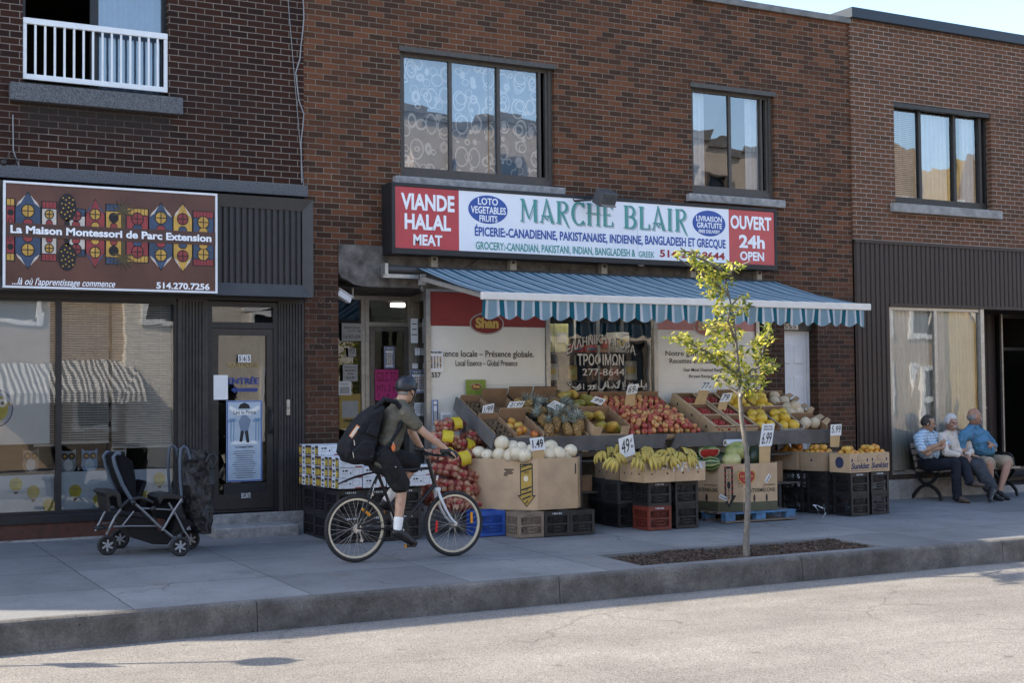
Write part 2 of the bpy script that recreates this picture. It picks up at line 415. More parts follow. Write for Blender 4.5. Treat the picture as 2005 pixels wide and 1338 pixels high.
c = t.mix(t.math('MULTIPLY', t.ramp(t.noise(v, 2.6, 6, .7), [(.56,(0,0,0)),(.7,(1,1,1))]), .4), c, (.10,.097,.092))
c = t.mix(t.math('MULTIPLY', jb.outputs['Fac'], .85), c, (.05,.047,.044))
M_WALK = t.set(c, .86, t.bump(t.math('SUBTRACT', t.math('MULTIPLY', fin, .4), jb.outputs['Fac']), .45, .008), 0, .3)
t = NT('kerb concrete'); v = t.coord()
c = t.ramp(t.noise(v, 2.2, 8, .7), [(.28,(.040,.036,.032)),(.5,(.115,.107,.097)),(.72,(.22,.205,.187))])
c = t.mix(.6, c, t.ramp(t.noise(v, 55, 6, .75), [(.3,(.22,.22,.22)),(.7,(.78,.78,.78))]), 'OVERLAY')
pit = t.n('ShaderNodeTexVoronoi'); pit.inputs['Scale'].default_value = 22; t.l(v, pit.inputs['Vector'])
pf = t.math('MULTIPLY', t.ramp(pit.outputs['Distance'], [(.10,(1,1,1)),(.2,(0,0,0))]), t.ramp(t.noise(v, 5, 4), [(.5,(0,0,0)),(.65,(1,1,1))]))
c = t.mix(pf, c, (.03,.028,.025))
M_KERB = t.set(c, .9, t.bump(t.math('SUBTRACT', t.noise(v, 30, 6, .7), pf), .7, .01))
t = NT('worn asphalt'); v = t.coord()
vo = t.n('ShaderNodeTexVoronoi'); vo.inputs['Scale'].default_value = 125; t.l(v, vo.inputs['Vector'])
big = t.noise(v, .8, 7, .65)
c = t.ramp(vo.outputs['Color'], [(.08,(.080,.074,.067)),(.4,(.185,.175,.161)),(.9,(.275,.260,.239))])
c = t.mix(.5, c, t.ramp(big, [(.35,(.34,.34,.34)),(.65,(.64,.64,.64))]), 'OVERLAY')
cr = t.n('ShaderNodeMapping'); cr.inputs['Scale'].default_value = (.5,2.4,1); t.l(v, cr.inputs[0])
c = t.mix(t.math('MULTIPLY', t.ramp(t.noise(cr.outputs[0], 1.6, 9, .75), [(.62,(0,0,0)),(.72,(1,1,1))]), .5), c, (.07,.064,.058))
bm = t.n('ShaderNodeMapping'); bm.inputs['Scale'].default_value = (.12,1.1,1); t.l(v, bm.inputs[0]); c = t.mix(.5, c, t.ramp(t.noise(bm.outputs[0], 1.0, 5, .6), [(.35,(.36,.36,.36)),(.65,(.62,.62,.62))]), 'OVERLAY')
ck = t.n('ShaderNodeTexVoronoi'); ck.feature = 'DISTANCE_TO_EDGE'; ck.inputs['Scale'].default_value = .55; wj = t.n('ShaderNodeTexNoise'); wj.inputs['Scale'].default_value = 3; wj.inputs['Detail'].default_value = 6; t.l(v, wj.inputs['Vector']); cw = t.n('ShaderNodeVectorMath', operation='MULTIPLY_ADD'); t.l(wj.outputs['Color'], cw.inputs[0]); cw.inputs[1].default_value = (.4,.4,0); t.l(v, cw.inputs[2]); t.l(cw.outputs[0], ck.inputs['Vector'])
ckm = t.math('MULTIPLY', t.ramp(ck.outputs['Distance'], [(.0,(1,1,1)),(.012,(0,0,0))]), t.ramp(t.noise(v, .6, 4), [(.5,(0,0,0)),(.6,(1,1,1))]))
c = t.mix(t.math('MULTIPLY', ckm, .55), c, (.06,.056,.05))
od = t.n('ShaderNodeTexVoronoi'); od.inputs['Scale'].default_value = 1.7; t.l(v, od.inputs['Vector']); c = t.mix(t.math('MULTIPLY', t.ramp(od.outputs['Distance'], [(.03,(1,1,1)),(.10,(0,0,0))]), .5), c, (.05,.047,.043))
M_ROAD = t.set(c, .9, t.bump(vo.outputs['Distance'], .5, .006), 0, .25)
M_MULCH = mat('bark mulch', (.030,.020,.015), .95, .6, 40, .8, 90, c2=(.075,.050,.036))
M_EARTH = mat('ground', (.12,.11,.10), .95, .2, 2)

XS = [-40, -12, -6, 0, 2.6, 5, 7.96, 8.31, 9.5, 11.15, 13, 15, 18, 24, 45, 80]
PIT = (7.95, 11.12, -4.12, -3.30)
g = MB(); xs = sorted(set(XS)-{8.31} | {PIT[0], PIT[1]} - {7.96, 11.15}); ys = [3, 0, -1, -2.1, PIT[3], PIT[2], -4.27]
for i in range(len(xs)-1):
    for j in range(len(ys)-1):
        a, b_, y0, y1 = xs[i], xs[i+1], ys[j+1], ys[j]
        if a >= PIT[0]-.01 and b_ <= PIT[1]+.01 and y0 >= PIT[2]-.01 and y1 <= PIT[3]+.01: continue
        g.quad((a,y0,gz(a,y0)), (b_,y0,gz(b_,y0)), (b_,y1,gz(b_,y1)), (a,y1,gz(a,y1)))
for (p, q) in (((PIT[0],PIT[3]),(PIT[1],PIT[3])), ((PIT[1],PIT[2]),(PIT[0],PIT[2])), ((PIT[0],PIT[2]),(PIT[0],PIT[3])), ((PIT[1],PIT[3]),(PIT[1],PIT[2]))):
    g.quad((*p,gz(*p)-.2), (*q,gz(*q)-.2), (*q,gz(*q)), (*p,gz(*p)))
tag(g.build('sidewalk', M_WALK), kind='structure')
k = MB()            # kerb: rounded nose, slightly uneven face, joints every 3 m
kx = -40.0
while kx < 80:
    L = 2.93
    k2 = min(kx+L, 80); n = 10
    for i in range(n):
        a = kx + (k2-kx-.006)*i/n; b_ = kx + (k2-kx-.006)*(i+1)/n
        def pr(x):
            s = .008*noise.noise(Vector((x*1.7, 0, 3)))
            z = gz(x, -4.27)
            return [(-4.268, z), (-4.300+s, z-.004), (-4.318+s, z-.016), (-4.328+s, z-.04), (-4.336+s, z-.13), (-4.345+s, -.36)]
        P, Q = pr(a), pr(b_)
        for j in range(5):
            k.quad((a, *P[j+1]), (b_, *Q[j+1]), (b_, *Q[j]), (a, *P[j]), 0, True)
    k.quad((k2-.006, -4.27, gz(k2,-4.27)-.01), (k2, -4.27, gz(k2,-4.27)-.01), (k2, -4.31, -.36), (k2-.006, -4.31, -.36))
    kx = k2
tag(k.build('kerb', M_KERB), kind='structure')
g = MB(); g.quad((-60,-13.5,-.34), (90,-13.5,-.34), (90,-4.30,-.34), (-60,-4.30,-.34))
tag(g.build('road', M_ROAD), kind='structure')
g = MB(); g.bx(-60, 90, -20.2, -13.5, -.5, -.12)
tag(g.build('far_sidewalk', M_WALK), kind='structure')
g = MB(); g.quad((-300,-300,-.52), (300,-300,-.52), (300,300,-.52), (-300,300,-.52))
tag(g.build('ground', M_EARTH), kind='structure')
# tree pit: loose bark chips over a lumpy bed
mu = MB(); nx, ny = 60, 18
def mz(x, y): return gz(x, y) - .022 + .022*noise.noise(Vector((x*2.3, y*2.9, 0))) + .010*noise.noise(Vector((x*13, y*13, 5)))
for i in range(nx):
    for j in range(ny):
        x0 = PIT[0]+(PIT[1]-PIT[0])*i/nx; x1 = PIT[0]+(PIT[1]-PIT[0])*(i+1)/nx
        y0 = PIT[2]+(PIT[3]-PIT[2])*j/ny; y1 = PIT[2]+(PIT[3]-PIT[2])*(j+1)/ny
        mu.quad((x0,y0,mz(x0,y0)), (x1,y0,mz(x1,y0)), (x1,y1,mz(x1,y1)), (x0,y1,mz(x0,y1)), 0, True)
M_CHIP = mat('bark chip', (.075,.048,.033), .9, .5, 30, c2=(.14,.10,.075))
for i in range(1500):
    x = rnd.uniform(PIT[0]+.03, PIT[1]-.03); y = rnd.uniform(PIT[2]+.03, PIT[3]-.03)
    mu.box((x, y, mz(x, y)+.006), (rnd.uniform(.02,.06), rnd.uniform(.008,.018), .006), (rnd.uniform(-.6,.6), rnd.uniform(-.6,.6), rnd.uniform(0,3.1)), 1 if rnd.random() < .5 else 0)
tag(mu.build('mulch', [M_MULCH, M_CHIP]), kind='stuff')
# scattered litter specks on pavement and road
M_SPECK = mat('dry leaf crumb', (.10,.07,.045), .9, .4, 30)
li = MB()
for i in range(170):
    x = rnd.uniform(1, 15); y = rnd.uniform(-4.2, -1.9); a = rnd.uniform(0, 6.3); s = rnd.uniform(.006, .018)
    z = gz(x, y)+.003
    li.add([(x+s*math.cos(a+q*2.1)*(1 if q else .5), y+s*math.sin(a+q*2.1), z+.002*q) for q in range(3)], [(0,1,2)])
tag(li.build('litter', M_SPECK), kind='stuff')

# ---------------------------------------------------------------- building helpers
def wall(mb, x0, x1, z0, z1, holes, y=0, depth=.2, mi=0):
    X = sorted({x0, x1, *[min(max(h[i], x0), x1) for h in holes for i in (0,1)]}); Z = sorted({z0, z1, *[min(max(h[i], z0), z1) for h in holes for i in (2,3)]})
    for i in range(len(X)-1):
        for j in range(len(Z)-1):
            cx, cz = (X[i]+X[i+1])/2, (Z[j]+Z[j+1])/2
            if any(h[0] < cx < h[1] and h[2] < cz < h[3] for h in holes): continue
            mb.quad((X[i],y,Z[j]), (X[i+1],y,Z[j]), (X[i+1],y,Z[j+1]), (X[i],y,Z[j+1]), mi)
    for a, b_, c, d in holes:
        e = y+depth
        mb.quad((a,y,c), (a,e,c), (b_,e,c), (b_,y,c), mi); mb.quad((a,y,d), (b_,y,d), (b_,e,d), (a,e,d), mi)
        mb.quad((a,y,c), (a,y,d), (a,e,d), (a,e,c), mi); mb.quad((b_,y,c), (b_,e,c), (b_,e,d), (b_,y,d), mi)
def frame(mb, x0, x1, z0, z1, y, wd, d=.05, mull=(), trans=(), mw=None, mi=0, bot=None):
    bot = bot or wd; mw = mw or wd
    mb.bx(x0, x1, y, y+d, z0, z0+bot, mi); mb.bx(x0, x1, y, y+d, z1-wd, z1, mi)
    mb.bx(x0, x0+wd, y, y+d, z0+bot, z1-wd, mi); mb.bx(x1-wd, x1, y, y+d, z0+bot, z1-wd, mi)
    for x in mull: mb.bx(x-mw/2, x+mw/2, y+.003, y+d-.003, z0+bot, z1-wd, mi)
    for z in trans: mb.bx(x0+wd, x1-wd, y+.004, y+d-.004, z-mw/2, z+mw/2, mi)
def pane(parent, x0, x1, z0, z1, y, mt, tilt=0, name='pane'):
    p = MB(); p.quad((x0,y+tilt,z0), (x1,y-tilt,z0), (x1,y-tilt*.4,z1), (x0,y+tilt*.4,z1)); return p.build(name, mt, parent)
def curtain(parent, x0, x1, z0, z1, y, mt, amp=.03, wl=.13, name='curtain', seed=0):
    p = MB(); n = max(int((x1-x0)/.02), 6); P = []
    for i in range(n+1):
        x = x0+(x1-x0)*i/n; P.append((x, y+amp*math.sin(x/wl*6.28+seed)+amp*.6*noise.noise(Vector((x*5, seed, 0)))))
    for (a, b_) in zip(P, P[1:]): p.quad((a[0],a[1],z0), (b_[0],b_[1],z0), (b_[0],b_[1],z1), (a[0],a[1],z1), 0, True)
    return p.build(name, mt, parent)
def boards(mb, x0, x1, z0, z1, y, pitch, gap=.012, d=.016, mi=0, cuts=()):
    """vertical siding boards standing proud of a backing"""
    n = round((x1-x0)/pitch)
    for i in range(n):
        a = x0+(x1-x0)*i/n+gap/2; b_ = x0+(x1-x0)*(i+1)/n-gap/2
        segs = [(z0, z1)]
        for (ca, cb, cc, ce) in cuts:
            if a < cb and b_ > ca:
                ns = []
                for s0, s1 in segs:
                    if cc > s0: ns.append((s0, min(cc, s1)))
                    if ce < s1: ns.append((max(ce, s0), s1))
                segs = ns
        for s0, s1 in segs:
            if s1-s0 > .02:
                e = min(.012, (b_-a)*.2)
                mb.add([(a,y,s0),(a+e,y-d,s0),(b_-e,y-d,s0),(b_,y,s0),(a,y,s1),(a+e,y-d,s1),(b_-e,y-d,s1),(b_,y,s1)],
                       [(0,1,5,4),(1,2,6,5),(2,3,7,6),(4,5,6,7),(3,2,1,0)], mi)
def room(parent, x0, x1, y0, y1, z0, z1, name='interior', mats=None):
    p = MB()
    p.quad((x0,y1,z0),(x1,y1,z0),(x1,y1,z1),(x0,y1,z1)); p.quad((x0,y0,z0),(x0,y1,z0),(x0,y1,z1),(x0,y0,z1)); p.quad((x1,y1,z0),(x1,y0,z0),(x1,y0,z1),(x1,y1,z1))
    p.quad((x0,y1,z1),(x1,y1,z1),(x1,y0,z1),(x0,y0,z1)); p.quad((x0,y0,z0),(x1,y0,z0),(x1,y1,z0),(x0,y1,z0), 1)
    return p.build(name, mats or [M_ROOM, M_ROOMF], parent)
def shell(parent, x0, x1, z1, D=10):
    p = MB(); p.bx(x0, x1, .30, D, z1-.35, z1-.25); p.bx(x0, x0+.1, .30, D, 0, z1-.36); p.bx(x1-.1, x1, .30, D, 0, z1-.36); p.bx(x0+.11, x1-.11, D-.1, D, 0, z1-.36)
    return p.build('roof', M_FLASH, parent)
# ================================================================ LEFT BUILDING (nursery)
LB = thing('brick_building', 'dark red brick building on the left with charcoal shopfront and white window railing', 'building', (0,0,0))
mb = MB(); wall(mb, -5.9, 6.035, 4.10, 7.03, [(2.84, 4.42, 5.0, 6.98)]); wall(mb, -5.9, 3.0, 7.03, 7.85, [], depth=0)
mb.bx(-5.9, 3.0, .0, 1.2, 7.85, 7.87); mb.quad((-5.9,0,0),(-5.9,0,7.85),(-5.9,8,7.85),(-5.9,8,0))
mb.bx(-5.89, 3.0, .25, 1.2, 7.03, 7.84)
mb.build('wall', B_DARK, LB); shell(LB, -5.89, 6.03, 7.03)
p = MB(); p.bx(2.70, 4.56, -.10, .10, 4.80, 4.99); p.build('sill', M_GRAN, LB, bevel=.008)
p = MB(); p.bx(-3, 6.06, -.06, .12, 3.965, 4.10); p.build('granite_band', M_GRAN, LB, bevel=.006)
# balcony door: dark opening on the left, sliding pane with curtain on the right
wn = MB(); frame(wn, 2.84, 4.42, 5.0, 6.98, .10, .045, .06, mull=(3.62,), mw=.09)
W = wn.build('window', M_BLACK, LB)
pane(W, 3.66, 4.38, 5.05, 6.93, .13, M_GLU, .006)
curtain(W, 3.66, 4.38, 5.05, 6.93, .20, M_BLUEC, .02, .12)
room(LB, 2.0, 5.0, .21, 3.5, 4.9, 6.9)
# railing
rl = MB(); y = .03
rl.bx(2.845, 4.415, y-.022, y+.022, 5.66, 5.725); rl.bx(2.845, 4.415, y-.02, y+.02, 5.055, 5.115)
rl.bx(2.845, 2.885, y-.018, y+.018, 5.115, 5.66); rl.bx(4.375, 4.415, y-.018, y+.018, 5.115, 5.66)
RL = rl.build('railing', M_WHITE, LB, bevel=.004)
for i in range(14):
    x = 2.885+1.49*(i+.9)/14.6
    p = MB(); p.bx(x-.011, x+.011, y-.011, y+.011, 5.116, 5.659); p.build('baluster', M_WHITE, RL)
# fascia box with mitred rim and ribbed panel
fb = MB(); x0, x1, z0, z1, yf = -3.0, 6.03, 2.76, 3.90, -.30; rw = .115; yi = -.245
fb.quad((x0,yf,z1),(x0,0,z1),(x1,0,z1),(x1,yf,z1)); fb.quad((x0,yf,z0),(x1,yf,z0),(x1,0,z0),(x0,0,z0)); fb.quad((x1,yf,z0),(x1,yf,z1),(x1,0,z1),(x1,0,z0))
xi, za, zb = x1-rw, z0+rw+.03, z1-rw-.02
fb.quad((x0,yf,z0),(x0,yi,za),(xi,yi,za),(x1,yf,z0)); fb.quad((x0,yf,z1),(x1,yf,z1),(xi,yi,zb),(x0,yi,zb)); fb.quad((x1,yf,z0),(xi,yi,za),(xi,yi,zb),(x1,yf,z1))
for f in fb.f: f.reverse()
FB = fb.build('fascia', M_FASC, LB)
p = MB(); p.quad((x0,yi+.03,za),(xi,yi+.03,za),(xi,yi+.03,zb),(x0,yi+.03,zb)); boards(p, x0, xi, za, zb, yi+.029, .073, .010, .022); p.build('ribbed_panel', M_FASCD, FB)
# shop front
p = MB(); p.bx(-3, 6.03, .02, .12, 2.725, 2.765); p.bx(-3, 4.50, -.02, .02, 2.69, 2.76); p.build('header', M_BLACK, LB)
p = MB(); p.bx(-3, 4.53, -.03, .10, .285, .375); p.build('window_sill', M_BLACK, LB, bevel=.004)
p = MB(); p.bx(-3, 4.50, -.012, .10, .12, .284); p.bx(-3,4.50,-.025,.09,-.05,.119,1); p.build('plinth', [M_REDP, M_STONE], LB)
sw = MB(); frame(sw, -.6, 4.53, .376, 2.70, .03, .035, .06, mull=(.6, 3.235), mw=.06)
SW = sw.build('shop_window', M_BLACK, LB)
for a, b_ in ((-.56,.57),(.63,3.205),(3.265,4.495)): pane(SW, a, b_, .40, 2.67, .055, M_GL, .002)
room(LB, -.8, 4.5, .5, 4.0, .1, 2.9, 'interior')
# venetian blinds
def blind(x0, x1, z0, z1, y, name='venetian_blind', parent=LB, pitch=.027):
    p = MB(); z = z1
    while z > z0:
        p.add([(x0,y-.011,z-.009),(x1,y-.011,z-.009),(x1,y+.011,z+.009),(x0,y+.011,z+.009)], [(0,1,2,3)]); z -= pitch
    for q in (x0+.12, (x0+x1)/2, x1-.12): p.tube([(q,y-.017,z0),(q,y-.017,z1)], .002, 4)
    p.bx(x0, x1, y-.015, y+.015, z0-.02, z0)
    return p.build(name, M_BLIND, parent)
M_BLIND = mat('blind slats', (.50,.48,.45), .6, .08, 4)
blind(3.0, 3.215, 1.12, 2.66, .17); blind(3.26, 3.80, 1.14, 2.66, .17); blind(3.83, 4.49, 1.08, 2.66, .15)
p = MB(); p.bx(-.5, 3.16, .13, .135, 1.13, 2.67); p.build('white_screen', mat('white window film', (.62,.66,.70), .8, .05, 2), LB)
p = MB(); p.bx(-.5, 3.205, .11, .116, .40, 0.80); p.bx(3.265, 4.49, .11, .116, .40, .82); p.build('window_film', mat('pale blue window film', (.52,.60,.70), .8, .08, 3), LB)
# fluted cladding either side of the door
p = MB(); p.bx(4.53, 4.87, .0, .10, .08, 2.725); p.bx(5.715, 6.03, .0, .10, .20, 2.725)
boards(p, 4.57, 4.83, .10, 2.70, -.0, .036, .014, .02); boards(p, 5.73, 6.02, .22, 2.70, -.0, .036, .014, .02)
p.build('cladding', M_FLUTE, LB)
# door
dr = MB(); frame(dr, 4.872, 5.713, .30, 2.71, .02, .055, .08, trans=(2.44,), mw=.07, bot=.03)
DR = dr.build('door', M_BLACK, LB)
pane(DR, 4.93, 5.66, 2.475, 2.655, .06, M_GLD, .003, 'transom_pane')
lf = MB(); frame(lf, 4.93, 5.655, .335, 2.40, .035, .075, .045, bot=.17); LF = lf.build('door_leaf', M_DKMET, DR)
pane(DR, 5.005, 5.58, .505, 2.325, .058, M_GLD, -.004)
p = MB(); p.bx(5.60, 5.64, .012, .035, 1.18, 1.50); p.tube([(5.62,.0,1.20),(5.62,-.045,1.24),(5.62,-.045,1.42),(5.62,0,1.46)], .012); p.build('handle', M_BLACK, DR)
p = MB(); p.bx(5.80, 5.84, -.03, -.018, 1.40, 1.58); p.ball((5.82,-.035,1.5), (.014,.012,.03)); p.build('lock_plate', M_ALU, LB)
room(LB, 4.6, 5.95, .16, 2.0, .2, 2.7, 'vestibule')
# steps
st = MB(); st.bx(4.80, 5.76, -.53, -.05, 0.0, .175); st.build('step', M_STONE, LB, bevel=.015)
st = MB(); st.bx(4.62, 6.03, -.045, .10, .0, .285); st.build('threshold', M_STONE, LB, bevel=.012)

M_FILL = emit('added fill light', (1,.95,.85), 9)  # glow of the tubes added to light the window goods
# ================================================================ MIDDLE BUILDING (grocery)
MBD = thing('brick_building', 'mottled red and brown brick building in the middle with the grocery shop at street level', 'building', (0,0,0))
W1 = (7.29, 9.49, 4.30, 5.90); W2 = (11.69, 13.15, 4.36, 5.89)
mb = MB(); DOOR = (13.27, 13.89, 0, 2.63)
wall(mb, 6.035, 14.58, 3.43, 7.06, [W1, W2])
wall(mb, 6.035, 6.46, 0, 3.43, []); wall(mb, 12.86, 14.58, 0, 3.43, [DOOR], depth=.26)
mb.quad((6.46,0,0),(6.46,1.0,0),(6.46,1.0,3.43),(6.46,0,3.43))
mb.build('wall', B_MIX, MBD); shell(MBD, 6.04, 14.57, 7.06)
p = MB(); p.bx(6.035, 14.60, -.05, .35, 7.06, 7.155); p.build('roof_flashing', M_FLASH, MBD, bevel=.01)
# stained concrete lintel over the shop front, with a broken lower corner
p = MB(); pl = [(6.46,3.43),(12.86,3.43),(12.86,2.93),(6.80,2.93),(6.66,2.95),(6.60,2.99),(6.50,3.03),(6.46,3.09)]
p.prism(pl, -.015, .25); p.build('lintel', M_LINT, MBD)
def upwin(W, xg, mulls, name_c):
    x0, x1, z0, z1 = W
    f = MB(); frame(f, x0, x1, z0, z1, .06, .055, .07, bot=.10); frame(f, x0+.055, x1-.055, z0+.10, z1-.055, .085, .035, .05, mull=mulls, mw=.045)
    f.bx(x0-.02, x1+.02, -.02, .06, z1-.05, z1+.012); f.bx(x1-.19, x1-.16, .078, .14, z0+.12, z1-.08)
    return f
f = upwin(W1, 0, (8.02, 8.71), ''); w1 = f.build('window', M_WINFR, MBD)
for a, b_, tl in ((7.375,8.0,.006),(8.04,8.69,-.010),(8.73,9.33,.004)): pane(w1, a, b_, 4.43, 5.82, .115, M_GLU, tl)
curtain(w1, 7.38, 8.62, 4.42, 5.83, .24, M_RING, .018, .3); curtain(w1, 8.66, 9.36, 4.42, 5.83, .24, M_RING, .012, .3, seed=2)
p = MB(); p.bx(7.18, 9.60, -.085, .10, 4.185, 4.295); p.build('sill', M_STONE, w1, bevel=.014)
f = upwin(W2, 0, (12.42,), ''); w2 = f.build('window', M_WINFR, MBD)
for a, b_, tl in ((11.775,12.4,.008),(12.44,12.96,-.009)): pane(w2, a, b_, 4.48, 5.81, .115, M_GLU, tl)
curtain(w2, 11.75, 12.07, 4.45, 5.83, .22, M_CURT, .02, .09); curtain(w2, 12.78, 13.05, 4.45, 5.83, .22, M_CURT, .02, .07, seed=1)
p = MB(); p.bx(11.58, 13.27, -.085, .10, 4.24, 4.35); p.build('sill', M_STONE, w2, bevel=.014)
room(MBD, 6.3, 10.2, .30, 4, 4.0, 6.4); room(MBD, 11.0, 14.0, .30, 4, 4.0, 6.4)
# recessed entrance
YR = .90
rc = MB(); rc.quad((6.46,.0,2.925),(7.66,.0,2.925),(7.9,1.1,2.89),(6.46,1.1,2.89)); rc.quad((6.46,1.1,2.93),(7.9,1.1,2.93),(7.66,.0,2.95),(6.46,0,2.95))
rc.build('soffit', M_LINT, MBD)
rf = MB(); rf.bx(6.46, 12.86, .0, 1.0, -.05, .17); rf.build('doorstep', M_CONC, MBD)
ew = MB(); frame(ew, 6.47, 7.19, .20, 2.89, YR, .05, .06, mull=(6.83,), mw=.001); EW = ew.build('side_window', M_ALU, MBD); pane(EW, 6.52, 7.14, .25, 2.84, YR+.03, M_GLD)
dw = MB(); frame(dw, 7.192, 7.84, .175, 2.89, YR-.01, .055, .08, trans=(2.53,), mw=.05); DW = dw.build('door', M_ALU, MBD)
pane(DW, 7.25, 7.79, 2.56, 2.83, YR+.03, M_GLD, 0, 'transom_pane')
dl = MB(); frame(dl, 7.25, 7.785, .20, 2.50, YR-.03, .06, .05, bot=.25); dl.build('door_leaf', mat('dull aluminium', (.16,.145,.13), .45, .25, 15, metal=.5), DW)
pane(DW, 7.31, 7.725, .45, 2.44, YR, M_GLD, .003)
p = MB(); p.bx(7.25, 7.285, YR-.075, YR-.032, 1.15, 1.45); p.build('handle', M_ALU, DW)
# slanting return beside the door
sr = MB()
for (za, zb_) in ((.2,.27),(2.80,2.90)): sr.beam((7.86,YR,(za+zb_)/2), (7.645,.06,(za+zb_)/2), .05, zb_-za)
sr.beam((7.86,YR-.04,.27), (7.86,YR-.04,2.80), .05, .05); SR = sr.build('return_window', M_ALU, MBD)
p = MB(); p.quad((7.85,YR-.06,.27),(7.655,.09,.27),(7.655,.09,2.80),(7.85,YR-.06,2.80)); p.build('pane', M_GLD, SR)
# shop windows
swm = MB()
for x in (7.645, 9.36, 11.045, 12.79): swm.bx(x-.03, x+.03, -.005, .065, .86, 2.90)
swm.bx(7.615, 12.82, .0, .06, 2.90, 2.955); swm.bx(7.615, 12.82, .0, .06, .80, .86)
swm.bx(10.18, 10.215, .10, .13, .9, 2.9)
SWM = swm.build('shop_window', M_ALU, MBD)
for a, b_ in ((7.675,9.33),(9.39,11.015),(11.075,12.76)): pane(SWM, a, b_, .86, 2.90, .035, M_GL, .002)
p = MB(); p.bx(7.62, 12.82, .02, .10, .1, .80); p.build('stall_riser', M_CONC, MBD)
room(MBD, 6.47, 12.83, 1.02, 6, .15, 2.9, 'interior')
p = MB(); q0, q1 = A(768,598,1.9), A(793,598,1.9); p.bx(q0.x, q1.x, 1.9, 1.96, q0.z-.02, q0.z+.03); p.build('ceiling_or_fill_light', M_LAMP, MBD)
for xx in (9.95, 10.6): p = MB(); p.bx(xx-.3, xx+.3, .16, .20, 2.855, 2.88); p.build('ceiling_or_fill_light', M_FILL, MBD)  # tubes added out of view behind the valance to brighten the goods
# white door 555
dd = MB(); frame(dd, 13.27, 13.89, .15, 2.50, .19, .045, .07, bot=.04); DD = dd.build('door', M_WHITE, MBD)
lf = MB(); lf.bx(13.316, 13.844, .215, .255, .19, 2.454); L_ = lf.build('door_leaf', M_WHITE, DD)
for (a, b_, c, d) in ((13.37,13.55,2.02,2.30),(13.61,13.79,2.02,2.30),(13.37,13.55,.95,1.85),(13.61,13.79,.95,1.85),(13.37,13.55,.3,.8),(13.61,13.79,.3,.8)):
    p = MB(); e = .02
    p.add([(a,.214,c),(b_,.214,c),(b_,.214,d),(a,.214,d),(a+e,.202,c+e),(b_-e,.202,c+e),(b_-e,.202,d-e),(a+e,.202,d-e)], [(4,5,6,7),(0,1,5,4),(1,2,6,5),(2,3,7,6),(3,0,4,7)]); p.build('door_panel', M_WHITE, L_)
p = MB(); p.bx(13.27, 13.88, .10, .25, 2.505, 2.63); p.bx(13.30, 13.33, .16, .20, .8, 1.9, 1); p.build('door_header', [M_DKMET, mat('peeling ochre paint', (.30,.17,.05), .8, .5, 12, dirt=.6)], MBD)
p = MB(); p.bx(13.30, 13.60, .085, .098, 2.515, 2.60); NP = p.build('number_plate', M_ALU, MBD)
text('555', 13.34, 13.56, 2.525, 2.59, .083, M_BLACK, NP, 'house_number')

# ================================================================ RIGHT BUILDING
RB = thing('brick_building', 'brown brick building on the right with ribbed brown siding round its shop window', 'building', (0,0,0))
W3 = (15.43, 17.49, 4.44, 5.98)
mb = MB(); wall(mb, 14.58, 30, 3.86, 7.14, [W3], y=-.03); mb.quad((14.58,-.03,3.86),(14.58,-.03,7.14),(14.58,.3,7.14),(14.58,.3,3.86))
mb.build('wall', B_RIGHT, RB); shell(RB, 14.59, 30, 7.1)
p = MB(); p.bx(14.56, 30.02, -.11, .4, 7.142, 7.30); p.build('roof_fascia', M_NAVY, RB, bevel=.008)
f = MB(); x0, x1, z0, z1 = W3
frame(f, x0, x1, z0, z1, .07, .05, .07, mull=(16.06, 16.80), mw=.055, bot=.12); f.bx(x1-.17, x1-.12, .06, .13, z0+.12, z1-.05); f.bx(x0, x1, -.02, .07, z1-.07, z1-.002)
w3 = f.build('window', M_DKMET, RB)
for a, b_, tl in ((15.48,16.03,.004),(16.09,16.77,-.007),(16.83,17.32,.006)): pane(w3, a, b_, 4.56, 5.91, .11, M_GLU, tl)
blind(15.49, 16.03, 4.6, 5.9, .2, 'venetian_blind', w3, .03); curtain(w3, 16.1, 16.75, 4.5, 5.9, .2, M_CURT, .02, .09, seed=3); curtain(w3, 17.05, 17.35, 4.5, 5.9, .2, M_CURT, .03, .1)
p = MB(); p.bx(15.32, 17.62, -.12, .06, 4.30, 4.435); p.build('sill', M_CONC, w3, bevel=.012)
room(RB, 14.8, 18.5, .32, 4, 4.0, 6.5)
# brown siding front
HW = (15.28, 17.26, .36, 2.90); HD = (17.262, 19.2, .10, 2.88)
p = MB(); wall(p, 14.60, 30, .30, 3.85, [HW, HD], y=-.012, depth=.10); boards(p, 14.62, 30, .31, 3.83, -.013, .094, .014, .02, cuts=(HW, HD)); p.bx(14.59, 30, -.05, -.03, 3.815, 3.857)
p.bx(15.27, 19.22, -.045, .0, 2.885, 2.93)
p.build('siding', M_BRNC, RB)
p = MB(); p.bx(14.60, 17.262, -.03, .06, -.05, .30); p.bx(17.262, 30, -.02, .06, -.05, .12); p.build('plinth', M_CONC, RB)
f = MB(); frame(f, 15.285, 17.245, .37, 2.88, -.0, .045, .06, mull=(16.24,), mw=.06); f.bx(17.18,17.255,-.022,.06,.37,2.885)
w4 = f.build('shop_window', M_ALU, RB)
for a, b_ in ((15.33,16.21),(16.27,17.19)): pane(w4, a, b_, .42, 2.83, .03, M_GL, .003)
curtain(RB, 15.31, 17.2, .42, 2.84, .12, mat('pleated blind', (.80,.78,.74), .9, .06, 3), .012, .075)
room(RB, 15.2, 17.24, .2, 2.5, .2, 2.9)
